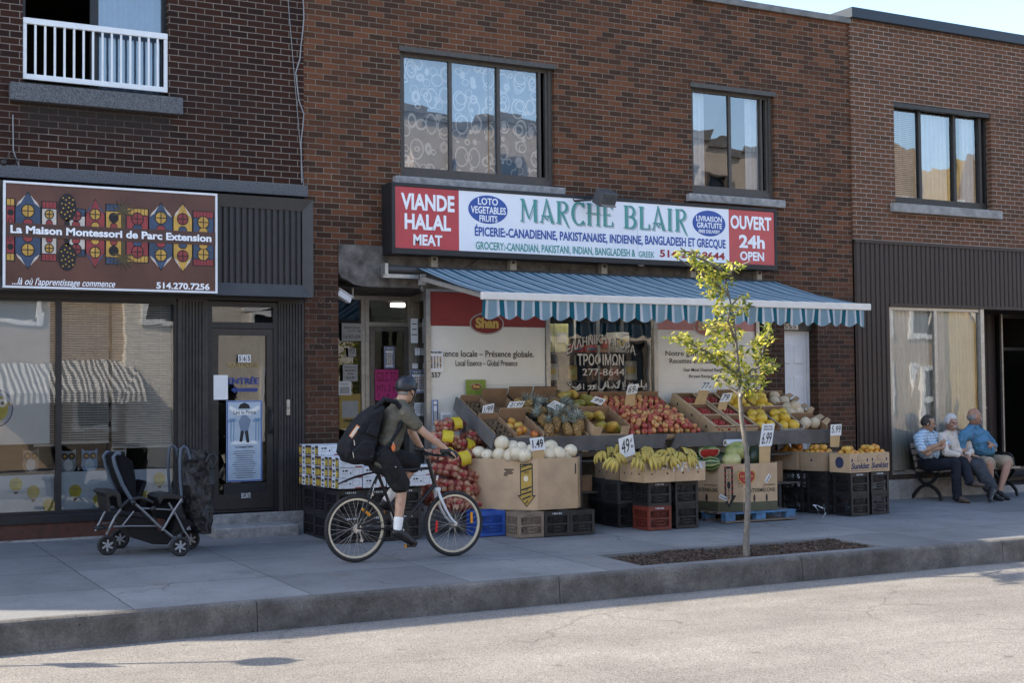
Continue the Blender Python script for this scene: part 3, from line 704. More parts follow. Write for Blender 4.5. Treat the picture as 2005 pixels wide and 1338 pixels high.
# recessed entrance
p = MB(); p.quad((17.262,0,.1),(17.262,1.3,.1),(17.262,1.3,2.88),(17.262,0,2.88)); boards(p, 17.27, 18.35, .12, 2.86, .80, .15, .012, .015); p.quad((17.27,.80,.1),(18.4,.80,.1),(18.4,.80,2.88),(17.27,.80,2.88))
p.quad((17.262,0,2.875),(17.262,1.3,2.875),(19.2,1.3,2.875),(19.2,0,2.875)); p.bx(17.262,19.2,0.02,1.3,.0,.12); p.build('porch', mat('dark porch boards', (.035,.024,.020), .6, .2, 9), RB)
p = MB(); p.bx(17.93, 17.96, .76, .785, 1.40, 1.52); p.ball((18.12,.77,1.33), .022); p.build('door_handle', M_ALU, RB)
f = MB(); frame(f, 18.42, 19.19, .13, 2.87, .70, .06, .06, trans=(2.3,), mw=.05); D3 = f.build('door', M_DKMET, RB); pane(D3, 18.48, 19.13, .2, 2.26, .73, M_GLD)
p = MB(); p.bx(18.40, 18.43, .66, .70, .13, 2.87); p.build('jamb', M_ALU, D3)
room(RB, 18.0, 19.4, .8, 2.5, .1, 2.9)

# ================================================================ ACROSS THE STREET (seen as reflections)
OB = thing('brick_building', 'cream brick building across the street, reflected in the left shop window', 'building', (0,0,0))
YB = -21.0
def facing(mb, x0, x1, z0, z1, y, holes, mi=0):
    n0 = len(mb.f); wall(mb, x0, x1, z0, z1, holes, y, -.2, mi)
    for i in range(n0, len(mb.f)): mb.f[i].reverse()
B_TANB = brick('tan brick', [(.40,.31,.22),(.46,.36,.26),(.36,.28,.20),(.43,.335,.24)], (.36,.31,.26), .25, .08, .012, grime=.15)
M_PALEW = mat('white painted brick', (.66,.62,.55), .8, .08, 6)
p = MB(); H = [(6,7.0,3.6,5.0),(9.6,10.5,3.6,5.0),(3,4.0,3.6,5.0),(7.9,8.8,.9,2.3),(-3,-1,3.6,5.0),(12.2,13.2,3.6,5.0),(13.5,14.6,.2,2.3)]
facing(p, -14, 9.1, -.1, 6.6, YB, [h for h in H if h[1] < 9.1]); p.bx(-14, 16.2, YB-8, YB-.25, 6.3, 6.5); p.build('wall', B_TANB, OB)
p = MB(); facing(p, 9.1, 16.2, -.1, 6.2, YB+.25, [h for h in H if h[0] > 9.1]); p.quad((9.1,YB,0),(9.1,YB+.25,0),(9.1,YB+.25,6.2),(9.1,YB,6.2)); p.quad((16.2,YB+.25,0),(16.2,YB-8,0),(16.2,YB-8,6.2),(16.2,YB+.25,6.2)); p.build('white_wall', M_PALEW, OB)
for h in H:
    y = YB+(.2 if h[0] > 9.1 else -.05); p = MB(); frame(p, h[0]-.08, h[1]+.08, h[2]-.08, h[3]+.08, y, .12, .12, trans=((h[2]+h[3])/2,)); wq = p.build('window', M_WHITE, OB); p = MB(); p.bx(h[0], h[1], y-.06, y-.02, h[2], h[3]); p.build('pane', M_NAVY, wq)
OA = thing('awning', 'black and white striped awning across the street, reflected in the nursery window', 'awning', (5,YB,2))
a0, a1 = A(0, 735, 20.3), A(262, 735, 20.3); zt, zb_ = 2.55, 1.78; p = MB(); n = 60
for i in range(n):
    u0, u1 = a0.x-1.2+(a1.x-a0.x+1.2)*i/n, a0.x-1.2+(a1.x-a0.x+1.2)*(i+1)/n
    p.quad((u1,YB+.02,zt),(u0,YB+.02,zt),(u0,YB+1.5,zb_),(u1,YB+1.5,zb_), i % 2); p.quad((u1,YB+1.5,zb_),(u0,YB+1.5,zb_),(u0,YB+1.52,zb_-.25),(u1,YB+1.52,zb_-.25), i % 2)
p.build('canopy', [mat('awning charcoal', (.12,.12,.12), .8), mat('awning white', (.56,.55,.53), .8, .05)], OA)
OC = thing('apartment_building', 'tan three storey apartment building across the street, reflected in the upper windows', 'building', (0,0,0))
H2 = [(x, x+1.5, 4.2, 5.6) for x in (18.2,21.5,25,28.5,31.8)]+[(21.9,22.5,.4,3.2),(23.3,24.5,.3,3.3),(24.75,25.9,.3,3.3),(30.2,31.0,0,2.6),(18.0,20.6,.5,3.0)]
p = MB(); facing(p, 17.0, 34.5, -.1, 6.9, YB-1, H2); p.build('wall', B_CREAM, OC)
H4 = [(x, x+1.5, 7.5, 8.9) for x in (19.4,23.2,27,30.8)]
p = MB(); facing(p, 17.0, 34.5, 6.9, 9.9, YB-1.02, H4); p.quad((17,YB-1.02,6.9),(17,YB-10,6.9),(17,YB-10,9.9),(17,YB-1.02,9.9)); p.quad((17,YB-1,0),(17,YB-10,0),(17,YB-10,6.9),(17,YB-1,6.9)); p.bx(17,34.5,YB-10,YB-1.3,9.6,9.8); p.build('upper_storey', M_TAN, OC)
p = MB(); p.bx(16.9, 34.6, YB-1.4, YB-.9, 9.9, 10.15); p.build('cornice', M_FLASH, OC)
for h in H2+H4: p = MB(); frame(p, h[0]-.06, h[1]+.06, h[2]-.06, h[3]+.06, YB-1.05, .09, .12, mull=((h[0]+h[1])/2,)); wq = p.build('window', M_WINFR, OC); p = MB(); p.bx(h[0], h[1], YB-1.12, YB-1.06, h[2], h[3]); p.build('pane', M_NAVY, wq)
OD = thing('apartment_building', 'yellow brick building across the street, reflected in the right shop window', 'building', (0,0,0))
H3 = [(41,42.2,7.0,8.4),(45,46.6,7.0,8.4),(40.5,41.8,4.2,5.5),(44,46,4.2,5.6),(40.6,41.6,1,2.6),(48,50,1,3)]
p = MB(); facing(p, 39.0, 64, -.1, 10.0, YB-1, H3); p.bx(39,64,YB-9,YB-1.3,9.7,9.9); p.build('wall', M_YEL, OD)
OE = thing('brick_house', 'tan house with white trimmed windows across the street, reflected in the right shop window', 'house', (0,0,0))
H5 = [(35.3,36.3,6.9,8.5),(37.3,38.2,6.9,8.5),(35.2,36.3,3.6,5.6),(37.3,38.3,3.6,5.6),(35.2,36.3,.9,2.6),(37.4,38.3,.2,2.5)]
p = MB(); facing(p, 34.52, 38.98, -.1, 10.4, YB-.8, H5); p.bx(34.52,38.98,YB-9,YB-1.2,10.1,10.3); p.build('wall', B_TANB, OE)
for par, hs in ((OD,H3),(OE,H5)):
    for h in hs: p = MB(); frame(p, h[0]-.1, h[1]+.1, h[2]-.1, h[3]+.1, YB-.85, .15, .14, trans=((h[2]+h[3])/2,)); wq = p.build('window', M_WHITE, par); p = MB(); p.bx(h[0], h[1], YB-1.0, YB-.9, h[2], h[3]); p.build('pane', M_NAVY, wq)
# ================================================================ SIGNS AND LETTERING
INK = mat('black ink', (.018,.018,.02), .6, .1)
S_RED = mat('sign red', (.47,.045,.055), .35, .07, 2.5, spec=.5); S_RED2 = mat('sign red faded', (.52,.085,.085), .35, .07, 2.5)
S_WHT = mat('sign white', (.80,.82,.86), .35, .04, 2.0); S_LET = mat('white lettering', (.86,.87,.89), .4, .03)
S_BLU = mat('sign blue', (.030,.085,.33), .4, .05); S_TEAL = mat('sign teal', (.075,.30,.27), .4, .08); S_GREY = mat('letter shadow', (.42,.44,.48), .5, .05)
S_DRED = mat('deep red lettering', (.33,.02,.03), .4, .05)
def ptext(s, L, T, B, Rr, Y, mt, parent, o=(0,0,1), **kw):
    """lettering between picture marks read off the photograph on the sign's own plane"""
    f = lambda x, y: A(o[0]+x/o[2], o[1]+y/o[2], Y)
    a, b_, c = f(L,T), f(L,B), f(Rr,T)
    return text(s, a.x, c.x, b_.z, a.z, Y, mt, parent, **kw)
def ellipse(mb, cx, cz, rx, rz, y0, y1, mi=0, n=40):
    mb.prism([(cx+rx*math.cos(2*math.pi*i/n), cz+rz*math.sin(2*math.pi*i/n)) for i in range(n)], y0, y1, mi)
SG = thing('shop_sign', 'long lightbox sign reading MARCHE BLAIR with red ends above the striped awning', 'shop sign', (7.0,0,3.3))
p = MB(); YS = -.29
p.bx(7.03, 12.92, -.27, .0, 3.315, 4.175); frame(p, 7.03, 12.92, 3.315, 4.175, -.30, .045, .029, bot=.07); p.build('case', M_BLACK, SG, bevel=.004)
def panel(x0, x1, mt, nm, par=SG):
    q = MB(); q.bx(x0, x1, YS, -.271, 3.386, 4.129); return q.build(nm, mt, par)
PL = panel(7.076, 7.933, S_RED, 'red_panel'); PW = panel(7.934, 10.570, S_WHT, 'white_panel'); PW2 = panel(10.575, 12.081, S_WHT, 'white_panel'); PR = panel(12.082, 12.874, S_RED2, 'red_panel')
o6 = (720, 330, 2.387); yt = YS-.002
for s, l, t_, b_, r_ in (('VIANDE',155,112,190,405),('HALAL',172,208,282,388),('MEAT',213,306,358,348)): ptext(s, l, t_, b_, r_, yt, S_LET, PL, o6, bold=.034)
for s, l, t_, b_, r_ in (('OUVERT',1695,216,281,1885),('24h',1735,308,370,1855),('OPEN',1740,386,429,1852)): ptext(s, l, t_, b_, r_, yt, S_LET, PR, o6, bold=.034)
for (cx, cy, rx, ry, par, rows) in ((562,192,91,66,PW,(('LOTO',515,135,168,608),('VEGETABLES',482,173,207,645),('FRUITS',522,217,247,606))),
                               (1595,257,76,60,PW2,(('LIVRAISON',1535,219,245,1655),('GRATUITE',1538,250,276,1655),('FREE DELIVERY',1547,284,300,1646)))):
    c = A(o6[0]+cx/o6[2], o6[1]+cy/o6[2], YS); e = A(o6[0]+(cx+rx)/o6[2], o6[1]+cy/o6[2], YS); f = A(o6[0]+cx/o6[2], o6[1]+(cy-ry)/o6[2], YS)
    q = MB(); ellipse(q, c.x, c.z, e.x-c.x, f.z-c.z, YS-.003, YS+.001); EL = q.build('blue_oval', S_BLU, par)
    for s, l, t_, b_, r_ in rows: ptext(s, l, t_, b_, r_, YS-.005, S_LET, EL, o6, bold=.02)
ptext('ÉPICERIE:-CANADIENNE, PAKISTANAISE, INDIENNE,', 500, 260, 322, 1284, yt, S_BLU, PW, o6, bold=.028)
ptext('BANGLADESH ET GRECQUE', 1296, 312, 362, 1672, yt, S_BLU, PW2, o6, bold=.028)
# serif lettering drawn stroke by stroke
def serif(mb, x0, x1, z0, z1, ch, y, mi=0, k=1.0):
    w, h = x1-x0, z1-z0; th, tn, sf = .16*h*k, .055*h*k, .05*h
    P = lambda u, v: (x0+u*w, z0+v*h)
    def st(a, b_, t0, t1=None):
        t1 = t1 or t0; a, b_ = P(*a), P(*b_); d = Vector((b_[0]-a[0], b_[1]-a[1])); n_ = Vector((-d.y, d.x)).normalized()
        mb.prism([(a[0]-n_.x*t0/2, a[1]-n_.y*t0/2), (b_[0]-n_.x*t1/2, b_[1]-n_.y*t1/2), (b_[0]+n_.x*t1/2, b_[1]+n_.y*t1/2), (a[0]+n_.x*t0/2, a[1]+n_.y*t0/2)], y-.001*rnd.random(), y+.002, mi)
    def sr(u, v, l=.2, t_=None): a = P(u, v); mb.prism([(a[0]-l*h/2, a[1]-sf/2), (a[0]+l*h/2, a[1]-sf/2), (a[0]+l*h/2*.8, a[1]+sf/2), (a[0]-l*h/2*.8, a[1]+sf/2)], y-.0012, y+.002, mi)
    def arc(cu, cv, ru, rv, a0, a1, t0, t1, n=12):
        for i in range(n):
            s0, s1 = a0+(a1-a0)*i/n, a0+(a1-a0)*(i+1)/n; m_ = abs(math.cos((s0+s1)/2))
            st((cu+ru*math.cos(s0), cv+rv*math.sin(s0)), (cu+ru*math.cos(s1), cv+rv*math.sin(s1)), t0+(t1-t0)*m_)
    pi = math.pi
    if ch == 'M': st((.14,0),(.16,1),tn*1.3); st((.86,0),(.84,1),th); st((.14,1),(.5,.12),th,tn); st((.86,1),(.5,.12),tn); [sr(u,v) for u,v in ((.12,.02),(.86,.02),(.12,.98),(.88,.98))]
    elif ch == 'A': st((.12,0),(.5,1.06),tn*1.2); st((.88,0),(.46,1.08),th,tn); st((.1,.30),(.75,.30),tn); st((.3,.3),(.5,.12),tn); st((.68,.3),(.5,.12),tn); sr(.1,.02); sr(.9,.02)
    elif ch in 'RB':
        st((.24,0),(.24,1),th); sr(.2,.02,.26); sr(.2,.98,.22)
        st((.2,.98),(.5,.98),tn); st((.24,.52),(.5,.52),tn); arc(.48,.75,.32,.235,-pi/2,pi/2,tn,th*.9)
        if ch == 'R': st((.42,.52),(.92,-.16),th*.9,tn)
        else: st((.2,.02),(.5,.02),tn); arc(.48,.27,.40,.255,-pi/2,pi/2,tn,th)
    elif ch == 'C': arc(.55,.5,.44,.5,.22*pi,1.78*pi,tn,th,20); st((.88,.82),(.88,1.02),tn); st((.9,-.02),(.9,.16),tn)
    elif ch == 'H': st((.18,0),(.18,1),th); st((.82,0),(.82,1),th*.8); st((-.02,.55),(1.0,.55),tn); [sr(u,v,.26) for u in (.18,.82) for v in (.02,.98)]
    elif ch == 'E': st((.26,0),(.26,1),th); st((.1,.98),(.86,.98),tn); st((.1,.02),(.9,.02),tn); st((.1,.5),(.74,.55),tn); st((.86,1.0),(.84,.8),tn*1.3); st((.9,0),(.92,.22),tn*1.3)
    elif ch == 'L': st((.26,0),(.26,1),th); sr(.26,.98,.3); st((.1,.02),(.9,.02),tn); st((.9,0),(.93,.24),tn*1.3)
    elif ch == 'I': st((.5,0),(.5,1),th); sr(.5,.02,.28); sr(.5,.98,.28)
for word, L, Rr, T, B, in (('MARCHE',705,1150,140,246),('BLAIR',1188,1497,172,278)):
    f = lambda x, y: A(o6[0]+x/o6[2], o6[1]+y/o6[2], YS)
    xa, xb, z1, z0 = f(L,T).x, f(Rr,T).x, f(L,T).z, f(L,B).z
    wd = {'M':1.25,'I':.5,'L':.85,'E':.85}; tot = sum(wd.get(ch,1) for ch in word); x = xa
    q, q2 = MB(), MB(); q3, q4 = MB(), MB()
    for i, ch in enumerate(word):
        wq = (xb-xa)*wd.get(ch,1)/tot
        sec = word == 'BLAIR' and i > 0
        serif(q3 if sec else q, x+.05*wq, x+.95*wq, z0, z1, ch, YS-.004); serif(q4 if sec else q2, x+.05*wq+.02, x+.95*wq+.02, z0-.018, z1-.018, ch, YS-.0008)
        x += wq
    q.build('lettering', S_TEAL, PW); q2.build('letter_shadow', S_GREY, PW)
    if q3.v: q3.build('lettering', S_TEAL, PW2); q4.build('letter_shadow', S_GREY, PW2)
ptext('GROCERY:-CANADIAN, PAKISTANI, INDIAN, BANGLADESH &', 505, 340, 384, 1250, yt, S_TEAL, PW, o6, bold=.02)
ptext('GREEK', 1266, 386, 414, 1340, yt, S_TEAL, PW2, o6, bold=.01)
ptext('514-277-8644', 1365, 378, 414, 1668, yt, S_DRED, PW2, o6, bold=.03)
# flood lamp over the sign
FL = thing('floodlight', 'grey box floodlight on an arm above the MARCHE BLAIR sign', 'lamp', (9.5,-.3,4.2))
c = A(1185, 388, -.55); p = MB(); p.box(c, (.26,.17,.19), (R(28),0,R(8))); LM = p.build('housing', mat('grey cast metal', (.085,.085,.088), .5, .2, 12, metal=.3), FL, bevel=.012)
p = MB(); p.box(c+Vector((0,-.05,-.095)), (.21,.11,.015), (R(28),0,R(8))); p.build('lens', M_ALU, LM)
p = MB(); p.tube([c+Vector((-.16,.08,-.02)), c+Vector((-.3,.26,-.02)), (c.x-.32,-.28,4.12)], .014); p.build('arm', M_DKMET, FL)
# cables and bits on the wall above and below the sign
CB = mat('grey cable', (.26,.26,.26), .6, .1); CBK = mat('black cable', (.02,.02,.02), .6, .1)
def wire(name, label, pts, r, mt, cat='cable', group=None):
    q = MB(); q.tube(pts, r, 6); return tag(q.build(name, mt), label, cat, group)
wire('cable', 'pale loose cable hanging down the seam between the two brick buildings', [A(591+4*math.sin(i*.9)*(1 if i < 12 else .3)-(9 if 5 < i < 9 else 0), -20+i*27, -.03) for i in range(15)], .007, CB)
wire('cable', 'thin wire slanting from the roof down to the charcoal sign box', [A(563+i*3.2, -10+i*38, -.02) for i in range(11)], .004, CB)
wire('cable', 'short grey conduit on the dark brick above the nursery sign', [A(25,224,-.02), A(26,295,-.02), A(33,315,-.02), A(40,331,-.03)], .007, CB)
wire('cable', 'black wire looping under the MARCHE BLAIR sign', [A(905,528,-.03), A(930,512,-.06), A(944,502,-.1), A(960,498,-.15)], .006, CBK)
p = MB(); p.ball(A(7,318,-.05), .035); p.tube([A(7,318,-.05), A(7,318,.01)], .02); p.tube([A(10,316,-.05),A(16,303,-.06),A(28,306,-.05),A(34,316,-.04),A(28,323,-.03),A(12,323,-.05)], .006); tag(p.build('junction_knob', M_DKMET), 'small dark electrical knob with looped wire on the brick at far left', 'electrical fitting')
p = MB(); c = A(1252,516,-.2); p.box(c, (.09,.10,.05), (R(15),0,0)); p.tube([c, c+Vector((-.03,.12,.03))], .012); tag(p.build('small_lamp', M_ALU), 'tiny silver lamp under the bottom edge of the MARCHE BLAIR sign', 'lamp')

# nursery sign: mirrored row of painted houses
NS = thing('nursery_sign', 'framed brown sign with mirrored painted houses reading La Maison Montessori de Parc Extension', 'shop sign', (2.6,-.3,2.76))
YN = -.330; o2 = (0, 330, 3.185)
N_BR = mat('sign brown', (.105,.040,.026), .4, .3, 1.6); N_BAND = mat('sign brown band', (.072,.030,.022), .4, .08); N_BK = mat('outline black', (.012,.010,.012), .5, .1)
N_BL = mat('painted blue', (.035,.062,.115), .4, .35, 9); N_RD = mat('painted red', (.27,.035,.038), .4, .3, 9); N_YE = mat('painted yellow', (.52,.30,.055), .4, .3, 9); N_WH = mat('painted ivory', (.56,.49,.42), .4, .2, 9); N_OL = mat('painted olive', (.075,.055,.02), .4, .3, 9)
NM = [N_BK, N_BL, N_RD, N_YE, N_WH, N_OL]
p = MB(); p.bx(2.618, 4.852, YN, -.303, 2.798, 3.866); BD = p.build('board', N_BR, NS)
p = MB(); frame(p, 2.592, 4.878, 2.772, 3.892, YN-.012, .024, .04); p.build('frame', M_WHITE, NS, bevel=.003)
ZC = 3.382; hp = MB(); fx = lambda zx: A(zx/3.185, 470, YN).x; HB = .070
def hpoly(pts, mi, lay, both=True):
    for s in ((1,-1) if both else (1,)): hp.prism([(x, ZC+s*z) for x, z in pts], YN-.0018-lay*.0011, YN+.001, mi)
def hcirc(cx, cz, r, mi, lay, rx=None, n=18): hpoly([(cx+(rx or r)*math.cos(i*2*math.pi/n), cz+r*math.sin(i*2*math.pi/n)) for i in range(n)], mi, lay)
def house(xa, xb, mi, zt, peak=None, roof=4, win=3, door=2):
    a, b_ = fx(xa), fx(xb); w_ = b_-a; cx = (a+b_)/2; g_ = .012
    if peak:
        zs = zt-.16
        hpoly([(a-g_,HB),(b_+g_,HB),(b_+g_,zs+.01),(cx+w_*.28,zs+.07),(cx,zt+.02),(cx-w_*.28,zs+.07),(a-g_,zs+.01)], 0, 0)
        hpoly([(a,HB),(b_,HB),(b_,zs),(cx,zt),(a,zs)], mi, 1)
        for s in (-1,1): hpoly([(cx+s*w_*.48,zs+.012),(cx+s*w_*.38,zs+.06),(cx+s*w_*.24,zs+.095),(cx+s*w_*.10,zt-.022),(cx+s*w_*.28,zs+.05)], roof, 2)
    else:
        hpoly([(a-g_,HB),(b_+g_,HB),(b_+g_,zt+.01),(a-g_,zt+.01)], 0, 0); hpoly([(a,HB),(b_,HB),(b_,zt-.075),(a,zt-.075)], mi, 1)
        n = max(int(w_/.035), 2)
        for i in range(n): hpoly([(a+w_*(i+.08)/n,zt-.065),(a+w_*(i+.92)/n,zt-.065),(a+w_*(i+.92)/n,zt),(a+w_*(i+.08)/n,zt)], roof, 1)
    r = min(.062, w_*.28); zw = .205 if peak else .18
    hcirc(cx, zw, r+.012, 0, 2, (r+.012)*.95); hcirc(cx, zw, r, win, 3, r*.95)
    hpoly([(cx-.005,zw-r),(cx+.005,zw-r),(cx+.005,zw+r),(cx-.005,zw+r)], 0, 4); hpoly([(cx-r,zw-.005),(cx+r,zw-.005),(cx+r,zw+.005),(cx-r,zw+.005)], 0, 4.5)
    d_ = r*.72; hpoly([(cx-d_-.008,HB),(cx+d_+.008,HB),(cx+d_+.006,.10),(cx+d_*.6,.125),(cx-d_*.6,.125),(cx-d_-.006,.10)], 0, 2); hpoly([(cx-d_,HB),(cx+d_,HB),(cx+d_,.095),(cx+d_*.5,.115),(cx-d_*.5,.115),(cx-d_,.095)], door, 3)
house(40, 88, 2, .32, None, 3, 0, 2); house(95, 250, 1, .395, True, 4, 3, 2); house(262, 350, 4, .31, None, 2, 3, 2); house(418, 528, 4, .25, None, 1, 2, 2)
house(535, 650, 2, .36, True, 1, 3, 3); house(662, 755, 3, .32, None, 1, 0, 2); house(790, 922, 2, .29, None, 3, 2, 1); house(930, 1075, 1, .36, True, 4, 3, 2); house(1082, 1196, 3, .37, True, 4, 2, 1); house(1206, 1328, 1, .30, None, 2, 3, 3)
cx = fx(418); hcirc(cx, .265, .15, 0, 4, .095); hpoly([(cx-.03,HB),(cx+.03,HB),(cx+.02,.14),(cx-.02,.14)], 0, 4)
for i in range(17):
    a = i*2.4; q = .13*math.sqrt((i+.5)/17); hcirc(cx+q*.62*math.cos(a), .265+q*math.sin(a), .009, 3, 5, None, 6)
cx = fx(768)
for i, an in enumerate((20,50,75,100,125,155,-10,190)):
    a = R(an); hpoly([(cx,.235),(cx+.05*math.cos(a-.25),.235+.06*math.sin(a-.25)),(cx+.13*math.cos(a),.235+.16*math.sin(a)),(cx+.05*math.cos(a+.25),.235+.06*math.sin(a+.25))], 5, 5+i*.3)
hpoly([(cx-.02,HB),(cx+.02,HB),(cx+.012,.24),(cx-.012,.24)], 5, 5)
hp.build('painted_houses', NM, BD)
p = MB(); p.bx(2.619, 4.851, YN-.010, YN-.001, ZC-HB-.002, ZC+HB+.002); BN = p.build('title_band', N_BAND, BD)
ptext('La Maison Montessori de Parc Extension', 65, 352, 402, 1318, YN-.011, S_LET, BN, o2, bold=.035)
ptext("...là où l'apprentissage commence", 75, 677, 737, 718, YN-.002, S_LET, BD, o2, bold=.012, shear=.35)
ptext('514.270.7256', 975, 708, 750, 1307, YN-.002, S_LET, BD, o2, bold=.03)

# ================================================================ AWNING
AW = thing('awning', 'blue and teal striped awning with scalloped white edged valance over the fruit stand', 'awning', (7.0,-.1,2.7))
def stripes(name, cols, period, rough=.8, tr=.0):
    t = NT(name); s = t.n('ShaderNodeSeparateXYZ'); t.l(t.coord(), s.inputs[0])
    f = t.math('FRACT', t.math('DIVIDE', t.math('ADD', s.outputs[0], 10.0), period))
    c = t.ramp(f, cols, 'CONSTANT')
    wv = t.n('ShaderNodeTexNoise'); wv.inputs['Scale'].default_value = 6; wv.inputs['Detail'].default_value = 6; t.l(t.coord(), wv.inputs['Vector'])
    c = t.mix(.3, c, t.ramp(wv.outputs['Fac'], [(.3,(.35,.35,.35)),(.7,(.65,.65,.65))]), 'OVERLAY')
    t.set(c, rough, None, 0, .2)
    if tr:
        d = t.n('ShaderNodeBsdfTranslucent'); t.l(c, d.inputs['Color']); mx = t.n('ShaderNodeMixShader'); mx.inputs[0].default_value = tr
        t.l(t.b.outputs[0], mx.inputs[1]); t.l(d.outputs[0], mx.inputs[2]); t.l(mx.outputs[0], t.out.inputs[0])
    return t.mat
PER = .2285
TE, WH, PB = (.020,.145,.195), (.66,.70,.73), (.27,.40,.47)
M_VAL = stripes('valance stripes', [(0,TE),(.26,WH),(.40,(.36,.45,.52)),(.44,PB),(.83,(.36,.45,.52)),(.87,WH)], PER, .85, .45)
M_TOP = stripes('awning stripes', [(0,(.02,.11,.14)),(.14,(.13,.26,.34)),(.22,(.55,.60,.62)),(.37,(.14,.27,.35)),(.56,(.08,.19,.27)),(.62,(.53,.58,.61)),(.77,(.14,.27,.35)),(.93,(.03,.12,.16))], PER, .8, .4)  # valance cloth again, lighting difference put into darker, bluer stripes
p = MB(); n = 60; ax0, ax1 = 7.39, 12.98
def awp(u, v):
    x = ax0+(ax1-ax0)*u; return (x, -.20-1.70*v, 3.165-.415*v - .028*math.sin(math.pi*v)*(1+.4*noise.noise(Vector((x*1.3, v*3, 0)))) + .004*math.sin(x*27.5))
for i in range(n):
    for j in range(8): p.quad(awp(i/n,j/8), awp((i+1)/n,j/8), awp((i+1)/n,(j+1)/8), awp(i/n,(j+1)/8), 0, True)
p.build('canopy', M_TOP, AW)
p = MB(); n = 300; X0v, X1v = 7.385, 12.99; rows = 6
def vap(i, j):
    x = X0v+(X1v-X0v)*i/n; s = ((x+10.0)/PER) % 1.0
    drop = .165+.055*(1-abs(2*s-1)**1.6); v = j/rows
    return (x, -1.915 - .022*v*math.sin(x*13.3) - .012*v*noise.noise(Vector((x*4,2,0)))*2, 2.668-drop*v)
for i in range(n):
    for j in range(rows): p.quad(vap(i,j), vap(i,j+1), vap(i+1,j+1), vap(i+1,j), 0, True)
p.build('valance', M_VAL, AW)
p = MB(); p.bx(7.375, 13.10, -1.935, -1.875, 2.668, 2.755); p.build('front_bar', mat('cream metal', (.66,.63,.58), .4, .06), AW, bevel=.01)
p = MB(); p.tube([(6.99,-.19,3.135),(12.96,-.19,3.135)], .048, 14); RO = p.build('roller', M_FASC, AW)
p = MB(); p.bx(6.96, 7.0, -.25, -.12, 3.06, 3.20); p.build('end_plate', M_ALU, RO); p = MB(); p.bx(6.95, 7.42, -.22, -.16, 3.03, 3.075); p.build('square_bar', M_ALU, AW)
for xx, x2 in ((7.47,7.49),(12.7,12.85)):
    p = MB(); p.beam((xx,-.22,3.03), (x2,-1.87,2.70), .05, .05); p.box((xx,-.2,3.02), (.07,.09,.13)); p.tube([(xx,-.2,2.955),(xx,-.2,2.93),(xx-.02,-.2,2.90),(xx,-.2,2.88),(xx+.02,-.2,2.90),(xx,-.2,2.925)], .006, 6); p.build('arm', mat('beige arm', (.33,.30,.27), .45, .2, 15), AW, bevel=.006)
for i, px in enumerate((846, 1000, 1178, 1352, 1481)):
    c = A(px, 520+i*7, -.03); p = MB(); p.bx(c.x-.045, c.x+.045, -.10, -.016, 3.17, 3.33); p.bx(c.x-.055, c.x+.055, -.12, -.016, 3.325, 3.345); p.tube([(c.x,-.115,3.29),(c.x,-.097,3.29)], .018, 8, 1); p.build('bracket', [mat('tan bracket', (.38,.33,.27), .5, .2), INK], AW)

# ================================================================ POSTERS, FLYERS, WINDOW GRAPHICS
P_BEI = mat('poster beige', (.74,.70,.62), .45, .08, 1.2); P_RED = mat('poster red', (.26,.035,.032), .45, .15, 2); P_PALE = mat('poster pale', (.80,.75,.67), .45, .06, 1.5)
PAPER = mat('paper white', (.74,.74,.73), .7, .06, 8); PAPER2 = mat('paper grey', (.40,.39,.37), .7, .08, 8); GOLD = mat('logo yellow', (.60,.40,.10), .5, .1); LOGO = mat('logo red', (.20,.02,.02), .4, .1)
def shan(par, cx, cz, k, y, gold=GOLD, logo=LOGO):
    q = MB(); ellipse(q, cx, cz, .245*k, .14*k, y-.004, y); ellipse(q, cx, cz, .225*k, .122*k, y-.007, y, 1); L_ = q.build('logo', [M_ALU, logo], par)
    text('Shan', cx-.165*k, cx+.165*k, cz-.06*k, cz+.075*k, y-.009, gold, L_, bold=.05)
P1 = thing('window_poster', 'large beige poster with red top band reading Presence globale in the left grocery window', 'poster', (7.68,.03,.9))
p = MB(); p.bx(7.68, 9.325, .022, .030, .87, 2.475); PB1 = p.build('sheet', P_BEI, P1)
p = MB(); p.bx(7.68, 9.325, .020, .030, 2.477, 2.895); p.build('red_band', P_RED, P1)
c = A(953, 634, .02); shan(P1, c.x, c.z, 1.0, .018)
ptext('Essence locale – Présence globale.', 853, 686, 703, 1045, .019, INK, PB1, bold=.008)
ptext('Local Essence – Global Presence', 892, 705, 717, 1013, .019, INK, PB1, bold=.004)
ptext('557', 845, 730, 740, 863, .019, INK, PB1, bold=.02)
p = MB(); p.bx(7.68, 9.325, .019, .0215, 1.755, 1.765); p.build('seam', P_PALE, PB1)
P3 = thing('window_poster', 'pale poster with a reflection-paled red band behind the tree in the right grocery window', 'poster', (11.1,.03,.9))
p = MB(); p.bx(11.08, 12.755, .023, .030, .87, 2.475); PB3 = p.build('sheet', P_PALE, P3)
p = MB(); p.bx(11.08, 12.755, .021, .030, 2.477, 2.895); p.build('red_band', mat('red paled by reflection', (.58,.25,.22), .5, .1), P3)  # reflection on the pane painted in as paler band, logo and sheet
c = A(1384, 640, .021); shan(P3, c.x, c.z, .95, .020, mat('yellow paled by reflection', (.60,.46,.26), .5, .05), mat('logo paled by reflection', (.42,.14,.12), .5, .05))
for s, l, t_, b_, r_ in (('Notre gamme préférée de',1303,687,700,1456),('Recettes et mélanges',1311,702,715,1416),('Our Most Desired Range of',1338,721,730,1425),('Biryani Recipe Mixes',1349,734,742,1415)): ptext(s, l, t_, b_, r_, .0205, INK, PB3, bold=.006)
p = MB(); p.bx(11.08, 12.755, .0205, .0225, 1.75, 1.76); p.build('seam', P_BEI, PB3)
